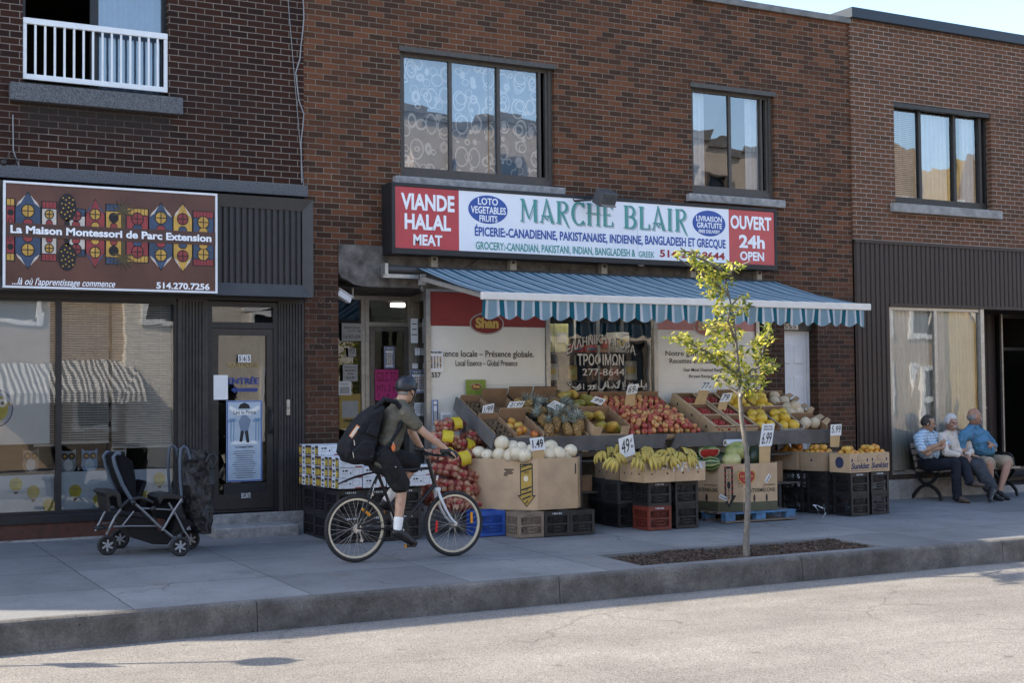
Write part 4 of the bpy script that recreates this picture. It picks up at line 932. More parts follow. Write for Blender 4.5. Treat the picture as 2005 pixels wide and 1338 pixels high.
def flyer(px0, py0, px1, py1, Y, label, mt=PAPER, lines=5, border=None, head=None, photo=None, name='flyer', cat='flyer', bold=.004, grid=0):
    a, b_ = A(px0, py0, Y), A(px1, py1, Y)
    T = thing(name, label, cat, (a.x, Y, b_.z)); q = MB(); q.bx(a.x, b_.x, Y-.004, Y, b_.z, a.z); S_ = q.build('sheet', mt, T)
    w_, h_ = b_.x-a.x, a.z-b_.z; y = Y-.0055
    q = MB()
    if border: frame(q, a.x+.004, b_.x-.004, b_.z+.004, a.z-.004, y, .012, .002, mi=0)
    for i in range(lines):
        zz = a.z-h_*(.22+.66*i/max(lines,1)); l_ = w_*rnd.uniform(.5,.8)/2; q.bx(a.x+w_/2-l_, a.x+w_/2+l_, y, y+.002, zz-h_*.018, zz+h_*.018, 1)
    if grid:
        for i in range(grid):
            for j in range(4): cx_ = a.x+w_*(.2+.2*j); cz_ = a.z-h_*(.34+.56*i/grid); q.bx(cx_-w_*.06, cx_+w_*.06, y, y+.002, cz_-h_*.035, cz_+h_*.035, rnd.choice((1,3,4)))
    if photo: q.bx(a.x+w_*.12, b_.x-w_*.12, y, y+.002, b_.z+h_*photo[0], b_.z+h_*photo[1], 2)
    if q.v: q.build('print', [S_BLU, INK, PAPER2, mat('print brown', (.22,.10,.05)), mat('print ochre', (.42,.28,.06))], S_)
    for (s, u0, u1, v0, v1, m_) in (head or ()): text(s, a.x+w_*u0, a.x+w_*u1, b_.z+h_*v0, b_.z+h_*v1, y-.0005, m_, S_, bold=bold)
    return T
PINK = mat('pink card', (.52,.045,.19), .7, .1, 4); BROWNINK = mat('brown marker', (.14,.02,.03), .7, .1)
flyer(839, 685, 868, 728, .014, 'tall white flyer of product photos beside the house number 557', PAPER, 0, None, [('Marche Blair',.1,.9,.84,.94,INK)], None, grid=6, bold=.03)
flyer(752, 679, 772, 722, YR-.05, 'narrow white flyer of product photos high on the shop door glass', PAPER, 0, True, [('Marche Blair',.14,.86,.82,.92,INK)], grid=5, bold=.03)
flyer(734, 724, 780, 784, YR-.05, 'bright pink handwritten card on the shop door', PINK, 0, None, [('G2LC TO',.06,.94,.62,.92,BROWNINK),('MTL 2 m',.08,.9,.30,.50,BROWNINK),('7 a 9',.1,.6,.06,.2,BROWNINK)], bold=0)
flyer(669, 633, 708, 668, YR-.01, 'white handwritten note with a phone number in the entrance side window', PAPER2, 0, None, [('Appart a louer',.1,.92,.66,.84,INK),('4 1/2   $$',.35,.95,.50,.62,INK),('514 927-3279',.06,.92,.12,.32,INK)], bold=0)
flyer(682, 682, 697, 699, YR-.01, 'small square no smoking notice in the entrance side window', PAPER2, 1, None, None, None, name='no_smoking_sign', cat='notice')
c = A(689.5, 688.5, YR-.02); q = MB()
for i in range(20): a0, a1 = i*.314, (i+1)*.314; q.beam((c.x+.03*math.cos(a0),YR-.02,c.z+.03*math.sin(a0)), (c.x+.03*math.cos(a1),YR-.02,c.z+.03*math.sin(a1)), .008, .003)
q.beam((c.x-.02,YR-.02,c.z+.02), (c.x+.02,YR-.02,c.z-.02), .007, .003); tag(q.build('prohibition_mark', INK), 'black ring and bar printed on the small no smoking notice', 'symbol')
flyer(671, 714, 700, 747, YR-.012, 'grey printed rice notice taped in the entrance side window', PAPER2, 0, None, [('Delta Supreme',.1,.9,.78,.88,INK),('Basmati Rice',.14,.86,.60,.70,INK),('20 Lbs',.3,.7,.40,.5,INK),('\u00b7 $23.99',.1,.8,.14,.28,INK)], bold=.01)
flyer(662, 747, 687, 774, YR-.016, 'white leaflet with a dark round picture under the rice notice', PAPER, 1, None, None, (.1,.6))
flyer(664, 772, 706, 840, YR-.010, 'ochre rice sack poster low in the entrance side window', mat('ochre poster', (.42,.28,.07), .6, .15, 5), 0, None, [('100,000$',.2,.8,.18,.28,INK)], (.32,.8), bold=.04)
YW = .45
flyer(804, 624, 818, 672, YW, 'white paper sheaf hanging in the narrow side window', PAPER, 3); flyer(812, 682, 822, 696, YW, 'little white notice with a keyhole mark in the narrow side window', PAPER, 1); flyer(807, 712, 818, 722, YW, 'tiny square sticker in the narrow side window', PAPER, 1)
flyer(804, 725, 825, 770, YW, 'blue edged product flyer in the narrow side window behind the helmet', PAPER, 0, True, [('Marche Blair',.12,.88,.82,.92,INK)], grid=5, bold=.03); flyer(811, 789, 828, 815, YW, 'white notice with small print in the narrow side window, lowest of them', PAPER, 4)
T = flyer(912, 744, 951, 774, -.02, 'green spice packet with a red oval logo standing on the fruit stand', mat('green packet', (.20,.27,.035), .4, .12, 6), 0, name='spice_packet', cat='packet'); a, b_ = A(912,744,-.02), A(951,774,-.02); shan(T, (a.x+b_.x)/2, (a.z+b_.z)/2+.01, .30, -.026)
flyer(846, 783, 858, 832, -.02, 'pale picture leaflet at the left end of the fruit stand', PAPER, 1, True, None, (.15,.55)); flyer(863, 808, 884, 832, -.05, 'black and white coffee leaflet hanging at the left end of the fruit stand', PAPER, 0, None, None, (.1,.8))
# Greek and Urdu lettering on the middle pane
WL = mat('cream window lettering', (.66,.60,.52), .5, .08); WLS = mat('lettering shade', (.03,.035,.05), .6, .1)
o3 = (1050, 610, 7.432)
GT = thing('window_lettering', 'arched cream Greek lettering painted on the middle grocery window', 'lettering', (9.5,.03,1.8))
for mt, dx, dz, y in ((WLS,.012,-.016,.030),(WL,0,0,.027)):
    a, b_ = A(o3[0]+440/7.432, o3[1]+640/7.432, .03), A(o3[0]+1440/7.432, o3[1]+500/7.432, .03)
    q = text('ΕΛΛΗΝΙΚΗ ΑΓΟΡΑ', a.x+dx, b_.x+dx, a.z+dz, a.z+dz+.125, y, mt, GT, bold=.012, arc=.155, depth=.001)
    a, b_ = A(o3[0]+600/7.432, o3[1]+790/7.432, .03), A(o3[0]+1270/7.432, o3[1]+660/7.432, .03)
    text('ΤΡΟΦΙΜΩΝ', a.x+dx, b_.x+dx, a.z+dz, a.z+dz+.16, y, mt, GT, bold=.012, depth=.001)
a, b_ = A(o3[0]+670/7.432, o3[1]+935/7.432, .03), A(o3[0]+1280/7.432, o3[1]+850/7.432, .03); text('277-8644', a.x, b_.x, a.z, a.z+.09, .027, WL, GT, bold=0, depth=.001)
UT = thing('window_lettering', 'cream Urdu script painted low on the middle grocery window', 'lettering', (9.5,.03,1.6))
def upt(pts): return [A(o3[0]+x/7.432, o3[1]+y/7.432, .024) for x, y in pts]
for stroke in ([(470,1050),(490,1080),(515,1050)],[(520,1090),(560,1120),(600,1110),(640,1060),(645,1110),(610,1140),(560,1140)],[(690,1050),(690,1140)],[(750,1090),(790,1080),(790,1120),(750,1145)],[(800,1090),(840,1080),(840,1120),(800,1150)],[(868,1050),(868,1140)],
               [(900,1095),(910,1140),(960,1140),(990,1100),(1010,1030),(1015,1090),(1060,1100)],[(1040,1010),(1045,1110),(1090,1115)],[(1090,1080),(1100,1115),(1140,1080),(1150,1115),(1190,1110),(1215,1000),(1170,1050)],[(1255,1030),(1265,1105),(1300,1090)],[(1290,1000),(1290,1085)],[(1350,1040),(1380,1080),(1400,1040)],[(1420,1060),(1440,1110),(1400,1140)],[(1480,1050),(1490,1100),(1530,1100)],[(1530,1000),(1530,1100),(1580,1100),(1600,1050),(1610,1110)]):
    q = MB(); pts = upt(stroke); q.tube([x for x in pts], [.006]+[.013]*(len(pts)-2)+[.006], 6); q.build('letter_stroke', WL, UT)
for x, y in ((930,1170),(960,1170),(1060,985),(1120,1060),(1570,1130),(1600,1130),(1265,1135),(1285,1135),(470,1030),(500,1025)): q = MB(); q.ball(upt([(x,y)])[0], .011, 6, 4); q.build('letter_dot', WL, UT)
# nursery door: numbers, notices, the pirate show poster
DN = thing('door_number', 'white tiles with the digits 565 stuck on the nursery door glass', 'house number', (5.2,.03,2.1))
for i, d in enumerate('565'):
    a, b_ = A(466+i*8.6, 695, .03), A(473.6+i*8.6, 710, .03); q = MB(); q.bx(a.x, b_.x, .026, .030, b_.z, a.z); TL = q.build('tile', PAPER, DN); text(d, a.x+.01, b_.x-.01, b_.z+.014, a.z-.014, .0245, INK, TL, 'digit', bold=.03)
EN = thing('window_lettering', 'blue word ENTREE over an arrow on the nursery door glass', 'lettering', (5.2,.03,1.8))
BLI = mat('blue vinyl', (.02,.045,.20), .5, .1)
ptext('ENTRÉE', 447, 737, 753, 507, .048, BLI, EN, bold=.03); a, b_ = A(452,764,.048), A(504,764,.048)
q = MB(); q.prism([(a.x,a.z),(a.x+.055,a.z+.04),(a.x+.055,a.z+.02),(b_.x,b_.z+.02),(b_.x,b_.z-.02),(a.x+.055,a.z-.02),(a.x+.055,a.z-.04)], .045, .048); q.build('arrow', BLI, EN)
ptext('GARDERIE', 444, 710, 720, 506, .050, mat('gold vinyl', (.30,.22,.08), .4, .1), EN, bold=.02)
flyer(418, 735, 446, 783, .035, 'blank white sheet at the left of the nursery door glass', PAPER, 0)
M_POST = mat('poster pale blue', (.40,.47,.54), .6, .12, 5)
PT = flyer(443, 785, 513, 942, .033, 'tall pale blue show poster with a banner title on the nursery door', M_POST, 0, True, [('Léo le Pirate',.2,.82,.83,.88,INK),('La Compagnie Théâtre',.25,.75,.41,.44,INK)], None, 'poster', 'poster')
a, b_ = A(443,785,.033), A(513,942,.033); w_, h_ = b_.x-a.x, a.z-b_.z; q = MB(); X = lambda u: a.x+w_*u; Z = lambda v: b_.z+h_*v; yp = .0265
q.prism([(X(.06),Z(.90)),(X(.3),Z(.82)),(X(.7),Z(.82)),(X(.94),Z(.90)),(X(.90),Z(.94)),(X(.66),Z(.88)),(X(.34),Z(.88)),(X(.1),Z(.94))], yp, yp+.003, 0)
q.prism([(X(.33),Z(.90)),(X(.67),Z(.90)),(X(.62),Z(.95)),(X(.5),Z(.975)),(X(.38),Z(.95))], yp-.001, yp+.002, 1)
for u in (.12,.2,.82,.9):
    q.prism([(X(u-.01),Z(.5)),(X(u+.01),Z(.5)),(X(u+.02),Z(.74)),(X(u),Z(.74))], yp, yp+.003, 2)
    for k_ in range(5): an = .3+k_*.65; q.prism([(X(u+.01),Z(.74)),(X(u+.01+.10*math.cos(an)),Z(.74+.045*math.sin(an))),(X(u+.01+.09*math.cos(an+.3)),Z(.735+.045*math.sin(an+.3)))], yp-.0005*k_, yp+.003, 2)
q.prism([(X(.40),Z(.62)),(X(.60),Z(.62)),(X(.68),Z(.76)),(X(.55),Z(.82)),(X(.44),Z(.82)),(X(.34),Z(.74))], yp-.001, yp+.002, 3); q.prism([(X(.36),Z(.49)),(X(.44),Z(.49)),(X(.49),Z(.62)),(X(.40),Z(.63))], yp-.001, yp+.002, 1); q.prism([(X(.56),Z(.48)),(X(.64),Z(.48)),(X(.60),Z(.63)),(X(.51),Z(.62))], yp-.0014, yp+.002, 1)
q.prism([(X(.1),Z(.46)),(X(.9),Z(.46)),(X(.8),Z(.50)),(X(.2),Z(.50))], yp, yp+.003, 0)
for i in range(13): l_ = rnd.uniform(.2,.34); q.bx(X(.5-l_), X(.5+l_), yp, yp+.002, Z(.37-i*.027), Z(.376-i*.027), 1)
q.build('print', [PAPER, INK, mat('poster blue', (.10,.22,.36), .6, .1), mat('poster slate', (.17,.22,.30), .6, .1)], PT.children[0])
flyer(438, 948, 522, 984, .040, 'black notice with a small white label at the foot of the nursery door', mat('black notice', (.02,.02,.022), .5), 0, None, [('SECURITE',.40,.62,.25,.5,PAPER)], None, 'notice', 'notice')
# balloons and owls in the nursery window
BY = mat('balloon yellow', (.45,.40,.06), .6, .25, 9); BO = mat('balloon band', (.40,.22,.04), .6, .2); BC = mat('cloud blue', (.36,.47,.58), .7, .08)
def balloon(px, py, y, label, k=1):
    c = A(px, py, y); T = thing('balloon_cutout', label, 'window decoration', (c.x,y,c.z-.1), 'balloon cut-outs on the nursery window')
    q = MB(); q.prism([(c.x+.066*k*math.cos(i*.3142), c.z+.07*k*math.sin(i*.3142)) if math.sin(i*.3142) > -.55 else (c.x+.066*k*math.cos(i*.3142)*.75, c.z-.062*k) for i in range(20)], y-.006, y); q.build('envelope', BY, T)
    q = MB()
    for i in range(5): u = -.05+.022*i; q.prism([(c.x+u*k,c.z+.03*k),(c.x+(u+.018)*k,c.z+.03*k),(c.x+(u+.009)*k,c.z+.008*k)], y-.009, y-.006)
    q.build('bunting', BO, T)
    q = MB(); q.prism([(c.x-.022*k,c.z-.075*k),(c.x+.022*k,c.z-.075*k),(c.x+.016*k,c.z-.105*k),(c.x-.016*k,c.z-.105*k)], y-.008, y); q.build('basket', INK, T)
    q = MB(); ellipse(q, c.x+.05*k, c.z-.085*k, .05*k, .02*k, y-.004, y, 0, 14); ellipse(q, c.x-.05*k, c.z-.075*k, .04*k, .018*k, y-.005, y, 0, 14); q.build('cloud', BC, T)
for i, (px, py, lb) in enumerate(((31,949,'yellow balloon cut-out on the nursery window, left of the mullion and highest'),(65,964,'yellow balloon cut-out on the nursery window just left of the black mullion'),(96,990,'yellow balloon cut-out low beside the foot of the black mullion'),(147,962,'yellow balloon cut-out on the nursery window just right of the black mullion'),(194,979,'yellow balloon cut-out behind the front tray of the stroller'),(312,938,'pale yellow balloon cut-out behind the stroller\'s middle seat'),(284,974,'yellow balloon cut-out half hidden behind the stroller frame'))): balloon(px, py, .106, lb)
def owl(px, py, mb_, mw_, label):
    c = A(px, py, .20); T = thing('owl_cutout', label, 'window decoration', (c.x,.2,c.z-.15), 'owl cut-outs in the nursery window'); y = .20
    q = MB(); q.prism([(c.x-.085,c.z+.13),(c.x-.05,c.z+.105),(c.x+.05,c.z+.105),(c.x+.085,c.z+.13),(c.x+.08,c.z+.02),(c.x+.09,c.z-.06),(c.x+.05,c.z-.13),(c.x-.05,c.z-.13),(c.x-.09,c.z-.06),(c.x-.08,c.z+.02)], y-.01, y); q.build('body', mb_, T)
    q = MB(); ellipse(q, c.x, c.z-.05, .05, .065, y-.014, y-.01, 0, 16); q.build('belly', mw_, T)
    for s in (-1,1):
        q = MB(); ellipse(q, c.x+s*.037, c.z+.05, .036, .036, y-.016, y-.01, 0, 14); ellipse(q, c.x+s*.037, c.z+.05, .016, .016, y-.019, y-.01, 1, 10); q.build('eye', [INK, mat('amber eye', (.42,.25,.05))], T)
OW1 = mat('owl blue', (.14,.27,.48), .7, .2, 20); OW2 = mat('owl pale', (.50,.54,.58), .7, .15, 20)
owl(60, 902, mat('owl brown', (.20,.17,.15), .7, .3, 20), OW2, 'grey brown owl cut-out in the nursery window, left of the black mullion'); owl(133, 903, mat('owl grey', (.26,.29,.32), .7, .3, 20), OW2, 'grey owl cut-out in the nursery window just right of the black mullion'); owl(175, 902, OW1, mat('owl light blue', (.30,.46,.62), .7, .2, 25), 'bright blue owl cut-out in the middle of the nursery window'); owl(232, 900, OW2, OW1, 'white eared owl cut-out behind the stroller\'s rear canopy bar')
BDt = thing('bird_cutout', 'yellow bird in a blue ring on the white screen at the left picture edge', 'window decoration', (2.6,.1,1.5))
c = A(-6, 800, .12); q = MB(); ellipse(q, c.x, c.z, .165, .20, .122, .126); ellipse(q, c.x, c.z, .152, .187, .118, .125, 1); q.build('ring', [BLI, M_POST], BDt)
q = MB(); ellipse(q, c.x-.01, c.z+.0, .12, .14, .112, .118); q.build('body', BY, BDt); q = MB(); ellipse(q, c.x+.05, c.z+.055, .045, .045, .108, .112, 0, 16); ellipse(q, c.x+.055, c.z+.055, .018, .018, .105, .112, 1, 12); q.build('eye', [PAPER, INK], BDt); q = MB(); q.prism([(c.x+.11,c.z+.07),(c.x+.15,c.z+.045),(c.x+.105,c.z+.03)], .110, .114); q.build('beak', BO, BDt)
# security camera in the entrance
SC = thing('security_camera', 'silver security camera under the ceiling of the grocery entrance', 'camera', (6.7,.2,2.75))
c = A(672, 581, .12); q = MB(); q.box(c, (.22,.075,.075), (0,R(24),R(20))); BDc = q.build('housing', M_WHITE, SC, bevel=.01); q = MB(); q.box(c+Vector((0.01,0,.045)), (.26,.09,.01), (0,R(24),R(20))); q.build('hood', M_WHITE, BDc)
q = MB(); q.tube([c+Vector((.05,.02,0)), c+Vector((.14,.04,.02)), (c.x+.14,c.y+.04,2.92)], .015); q.build('bracket', M_ALU, SC); q = MB(); q.tube([c+Vector((-.115,-.035,.05)), c+Vector((-.10,-.03,.04))], .028, 12); q.build('lens', INK, BDc)
# goods on shelves behind the middle window
SH = thing('shelving', 'dark shelves of groceries behind the middle shop window', 'shelf', (9.4,.4,.9)); YH = .48
q = MB()
for zz in (1.35, 1.80, 2.17): q.bx(9.42, 11.0, .32, .72, zz-.02, zz)
SF = q.build('shelf_boards', M_DKMET, SH)
for xx in (9.42, 10.2, 10.98):
    q = MB(); q.bx(xx-.015, xx+.015, .70, .73, .9, 2.85); q.build('upright', M_ALU, SH)
GC = [((.42,.40,.16),'pale green'),((.36,.05,.045),'red'),((.45,.32,.08),'yellow'),((.30,.17,.11),'brown'),((.5,.47,.42),'cream'),((.10,.14,.22),'blue')]
GMs = [mat(n_+' carton', c_, .6, .2, 10) for c_, n_ in GC]; spots = []
for (zz, hh, items) in ((2.17,.40,((9.55,0,.22,.38),(9.78,0,.22,.38),(10.02,1,.20,.10),(10.24,1,.2,.1),(10.46,3,.14,.2),(10.75,4,.22,.28))),(1.80,.3,((9.62,4,.2,.22),(9.95,2,.14,.2),(10.35,3,.2,.16),(10.62,3,.18,.2),(10.88,4,.2,.26))),(1.35,.3,((9.6,0,.26,.3),(9.86,2,.12,.24),(10.1,5,.2,.15),(10.42,3,.2,.2),(10.82,4,.24,.3)))):
    for x_, ci, w_, h_ in items:
        T = thing('carton', f'{GC[ci][1]} grocery carton on the shelves behind the middle shop window', 'carton', (x_, YH, zz), 'groceries on the shelves behind the middle window'); q = MB(); q.bx(x_-w_/2, x_+w_/2, .36, .60, zz+.002, zz+h_); q.build('carton_box', GMs[ci], T, bevel=.006)
        q = MB(); q.bx(x_-w_*.35, x_+w_*.35, .354, .359, zz+h_*.35, zz+h_*.7); q.build('print', GMs[(ci+4)%6], T)
# ================================================================ FRUIT STAND
class Proto:
    """first place() moves the built thing itself, later ones copy it with its parts"""
    def __init__(s, o): s.o = o; s.used = False
    def place(s, loc, rot=None, label=None, scale=None, group=None):
        if not s.used:
            s.used = True; o = s.o; o.location = loc
            if rot is not None: o.rotation_euler = rot
            if scale is not None: o.scale = scale if isinstance(scale, tuple) else (scale,)*3
            if label: o['label'] = label
            if group: o['group'] = group
            return o
        return dup(s.o, loc, rot, label, scale, None, group)
TH = math.atan2(.45, .96); CT_, ST_ = math.cos(TH), math.sin(TH); SO = Vector((0,-1.02,1.03))
def S(u, v, w=0): return Vector((u, SO.y+v*CT_-w*ST_, SO.z+v*ST_+w*CT_))
SROT = Matrix.Rotation(TH, 3, 'X')
WOOD = mat('weathered grey wood', (.115,.105,.098), .8, .3, 5, .3, 60, dirt=.4); WOOD2 = mat('bare grey board', (.125,.12,.118), .8, .2, 5, .2, 60)
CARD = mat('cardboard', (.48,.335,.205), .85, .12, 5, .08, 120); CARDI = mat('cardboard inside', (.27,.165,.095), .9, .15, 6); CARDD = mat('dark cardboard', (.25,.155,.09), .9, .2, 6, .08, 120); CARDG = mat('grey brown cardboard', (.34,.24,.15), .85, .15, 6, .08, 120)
CWHT = mat('white carton', (.60,.61,.63), .6, .08, 8); CBLK = mat('black carton', (.014,.014,.013), .5, .3, 8); CYEL = mat('carton yellow', (.52,.43,.05), .6, .1)
ST = thing('fruit_stand', 'long sloping grey wooden stand carrying open fruit boxes under the awning', 'fruit stand', (8,-1,0))
def slope_sheet(u0, u1, v0, v1, w, h=.018):
    q = MB(); q.box(S((u0+u1)/2,(v0+v1)/2,w), (u1-u0, v1-v0, h), SROT); return q
slope_sheet(7.98, 13.12, .02, 1.06, -.012).build('sloping_top', WOOD, ST)
q = MB(); q.prism([(7.955,.925),(10.40,.925),(10.47,1.105),(7.955,1.105)], -1.055, -1.022); q.build('front_board', WOOD, ST, bevel=.004)
q = MB(); q.prism([(10.47,.87),(10.62,.935),(13.13,.925),(13.13,1.11),(10.60,1.11)], -1.095, -1.06); q.build('front_board', WOOD, ST, bevel=.004)
q = MB(); q.box(S(7.965,.50,.045), (.03,1.10,.17), SROT); q.build('end_board', WOOD2, ST, bevel=.004)
q = MB(); q.box(S(13.12,.52,.02), (.03,1.04,.12), SROT); q.build('end_board', WOOD, ST, bevel=.004)
for xx in (8.05, 9.2, 10.45, 11.75, 13.02):
    for yy, zt in ((-.96, 1.0), (-.12, 1.38)):
        q = MB(); q.bx(xx-.03, xx+.03, yy-.03, yy+.03, gz(xx,yy), zt); q.build('leg', WOOD, ST)
for za, ya, yb in ((.42,-.98,-.1),(.80,-.92,-.2)):
    q = MB(); q.bx(8.0, 13.08, ya, yb, za-.02, za); q.build('lower_shelf', WOOD, ST)
def carton(u0, u1, v0, v1, h, label, outer=CARD, inner=CARDI, hb=None, hf=None, cat='fruit box', name='fruit_box', group=None, holes=0, tilt=0, band=None, cut=0, flaps=()):
    """open fruit box on the slope: thin walls, hb/hf back and front wall heights"""
    hb, hf = hb or h, hf or h; c0 = S((u0+u1)/2, v0, .002); T = thing(name, label, cat, c0, group)
    rt = Matrix.Rotation(TH+tilt, 4, 'X'); fr = Matrix.Translation(c0) @ rt
    W, L = (u1-u0)/2, v1-v0; e = .007
    def slab(p, x0, x1, y0, y1, za, zb):
        p.add([fr @ Vector(v) for v in ((x0,y0,0),(x1,y0,0),(x1,y1,0),(x0,y1,0),(x0,y0,za),(x1,y0,za),(x1,y1,zb),(x0,y1,zb))], [(0,3,2,1),(4,5,6,7),(0,1,5,4),(1,2,6,5),(2,3,7,6),(3,0,4,7)])
    p = MB(); slab(p,-W,-W+e,0,L,h,h); slab(p,W-e,W,0,L,h,h); slab(p,-W+e,W-e,L-e,L,hb,hb); slab(p,-W+e,W-e,e,L-e,.006,.006)
    if cut:
        slab(p,-W+e,-W+cut,0,e,hf,hf); slab(p,W-cut,W-e,0,e,hf,hf); slab(p,-W+cut,W-cut,0,e,hf*.45,hf*.45)
    else: slab(p,-W+e,W-e,0,e,hf,hf)
    B = p.build('box_body', outer, T); B['_w'] = tuple(c0) if False else (0,0,0)
    p = MB(); g = .0015
    for (x0,x1,y0,y1,z_) in ((-W+e,-W+e+g,e,L-e,h-.004),(W-e-g,W-e,e,L-e,h-.004),(-W+e,W-e,L-e-g,L-e,hb-.004)):
        slab(p,x0,x1,y0,y1,z_,z_)
    p.build('lining', inner, T)
    if holes or band:
        p = MB()
        for i in range(holes):
            yc = L*(i+.5)/holes
            p.add([fr @ Vector((-W-.002, yc+.018*math.cos(k*.785), h*.5+.022*math.sin(k*.785))) for k in range(8)], [tuple(range(8))])
        if band:
            p.add([fr @ Vector(v) for v in ((-W-.0015,0,.012),(-W-.0015,L,.012),(-W-.0015,L,h*.45),(-W-.0015,0,h*.45))], [(0,1,2,3)], 1)
            p.add([fr @ Vector(v) for v in ((-W+.01,-.0015,.012),(W-.01,-.0015,.012),(W-.01,-.0015,hf*.5),(-W+.01,-.0015,hf*.5))], [(0,1,2,3)], 1)
        p.build('print', [INK, band or INK], T)
    if flaps:
        p = MB()
        for (y0, y1, ang) in flaps:
            z_ = h; p.add([fr @ Vector(v) for v in ((W,y0,z_),(W,y1,z_),(W+.09*math.cos(ang),y1-.02,z_+.09*math.sin(ang)),(W+.09*math.cos(ang),y0+.02,z_+.09*math.sin(ang)))], [(0,1,2,3)])
        p.build('flap', outer, T)
    return T, fr
def scatter(proto, fr, W, L, pitch, z0, label, group, rowsx=None, bulge=0, jit=.18, drop=0, layers=1, rot3=True, edge=.5, shrink=1, maxn=999):
    """fruit set out in staggered rows inside a box's own frame"""
    n = 0; ny = max(int(L/(pitch*.87)), 1); nx = max(int(2*W/pitch), 1)
    for l in range(layers):
        for j in range(ny-l):
            for i in range(nx-l-(j % 2 if nx > 2 else 0)):
                if n >= maxn or rnd.random() < drop: continue
                x = -W+pitch*(edge+i+.5*l+(.5*(j%2) if nx > 2 else 0))*(2*W/(nx*pitch)); y = pitch*(edge+.87*j+.5*l)*(L/(ny*pitch*.87))
                b = bulge*(1-abs(x/W)**2)*(1-abs(2*y/L-1)**2)
                p = fr @ Vector((x+rnd.uniform(-jit,jit)*pitch, min(y, L-.02)+rnd.uniform(-jit,jit)*pitch, z0+b+l*pitch*.72+rnd.uniform(-.1,.12)*pitch))
                proto.place(p, tuple(rnd.uniform(0,6.28) for _ in range(3)) if rot3 is True else (rot3() if rot3 else None), label, rnd.uniform(.9,1.08)*shrink, group); n += 1
    return n
# fruit materials: colour varies from fruit to fruit
def fruitmat(name, stops, scale=9, rough=.35, bump=0, bsc=60, fine=0, vor=0, spec=.5):
    t = NT(name); v = t.coord(); r = t.math('MULTIPLY', t.rand(), 37.0)
    f = t.noise(v, scale, 4, .6, r)
    f = t.math('ADD', f, t.math('MULTIPLY_ADD', t.rand(), .26, -.13))
    c = t.ramp(f, stops)
    if fine: c = t.mix(fine, c, t.ramp(t.noise(v, 160, 4, .7), [(.3,(.3,.3,.3)),(.7,(.72,.72,.72))]), 'OVERLAY')
    nr = None
    if vor:
        vo = t.n('ShaderNodeTexVoronoi'); vo.inputs['Scale'].default_value = vor; t.l(v, vo.inputs['Vector']); nr = t.bump(vo.outputs['Distance'], .9, .012)
        c = t.mix(.75, c, t.ramp(vo.outputs['Distance'], [(.05,(1,1,1)),(.55,(.25,.22,.18))]), 'MULTIPLY')
    elif bump: nr = t.bump(t.noise(v, bsc, 4), bump, .004)
    return t.set(c, rough, nr, 0, spec)
F_APP = fruitmat('apple skin', [(.30,(.62,.44,.16)),(.43,(.60,.27,.10)),(.55,(.43,.09,.06)),(.75,(.32,.035,.04))], 12, .38, fine=.4)
F_KIWI = fruitmat('kiwi skin', [(.3,(.075,.048,.025)),(.7,(.15,.10,.055))], 20, .9, .6, 200)
F_TOM = fruitmat('tomato skin', [(.3,(.36,.02,.014)),(.7,(.24,.012,.012))], 8, .25)
F_YEL = fruitmat('yellow melon skin', [(.3,(.62,.38,.03)),(.7,(.70,.48,.06))], 7, .4, .25, 40)
F_CAN = fruitmat('cantaloupe skin', [(.3,(.52,.40,.26)),(.7,(.66,.55,.40))], 14, .8, .7, 90, fine=.6)
F_HON = fruitmat('honeydew skin', [(.3,(.66,.55,.38)),(.6,(.74,.65,.48)),(.75,(.62,.46,.20))], 5, .5, .1, 60, fine=.2)
F_ORA = fruitmat('orange skin', [(.25,(.62,.20,.05)),(.5,(.60,.31,.045)),(.75,(.64,.40,.07))], 7, .4, .35, 220)
F_MAN = fruitmat('mango skin', [(.3,(.52,.10,.04)),(.5,(.58,.33,.05)),(.7,(.50,.36,.08))], 6, .35)
F_PAP = fruitmat('papaya skin', [(.3,(.13,.16,.03)),(.5,(.40,.30,.05)),(.72,(.55,.30,.05))], 6, .45, fine=.5)
F_PIN = fruitmat('pineapple skin', [(.3,(.34,.19,.07)),(.6,(.58,.36,.12)),(.8,(.46,.40,.10))], 9, .6, vor=38)
F_LEAF = fruitmat('pineapple leaf', [(.3,(.22,.26,.22)),(.7,(.42,.46,.42))], 9, .6)
F_ONI = fruitmat('onion skin', [(.3,(.34,.17,.09)),(.55,(.46,.27,.15)),(.75,(.30,.11,.08))], 10, .35, fine=.4)
F_STEM = mat('brown stem', (.07,.045,.02), .8)
def solid(name, cat, shapes, mt):
    m_ = MB(); shapes(m_); o = m_.build(name, mt); return Proto(tag(o, None, cat))
def applesh(m_):
    pr = [(.002,-.030)] + [((.039*math.sin(a)*(1+.10*math.cos(a))), -.036*math.cos(a)+.004*math.sin(a)**2) for a in [math.pi*i/10 for i in range(1,10)]] + [(.006,.027),(.001,.022)]
    m_.lathe(pr, 14); m_.tube([(0,0,.022),(.003,0,.036),(.008,0,.044)], .0018, 5, 1)
PA = solid('apple', 'apple', applesh, [F_APP, F_STEM])
PK = solid('kiwi', 'kiwi', lambda m_: m_.ball((0,0,0), (.026,.026,.034), 12, 8), F_KIWI)
PT_ = solid('tomato', 'tomato', lambda m_: (m_.ball((0,0,0), (.024,.024,.033), 12, 8), [m_.beam((0,0,.031),(.014*math.cos(k*1.26),.014*math.sin(k*1.26),.030),.004,.002,1) for k in range(5)]), [F_TOM, mat('tomato calyx', (.05,.09,.02))])
PY = solid('yellow_melon', 'melon', lambda m_: (m_.ball((0,0,0), (.076,.076,.098), 18, 12, wob=.03), m_.tube([(0,0,.094),(.004,0,.112)], .006, 6, 1)), [F_YEL, F_STEM])
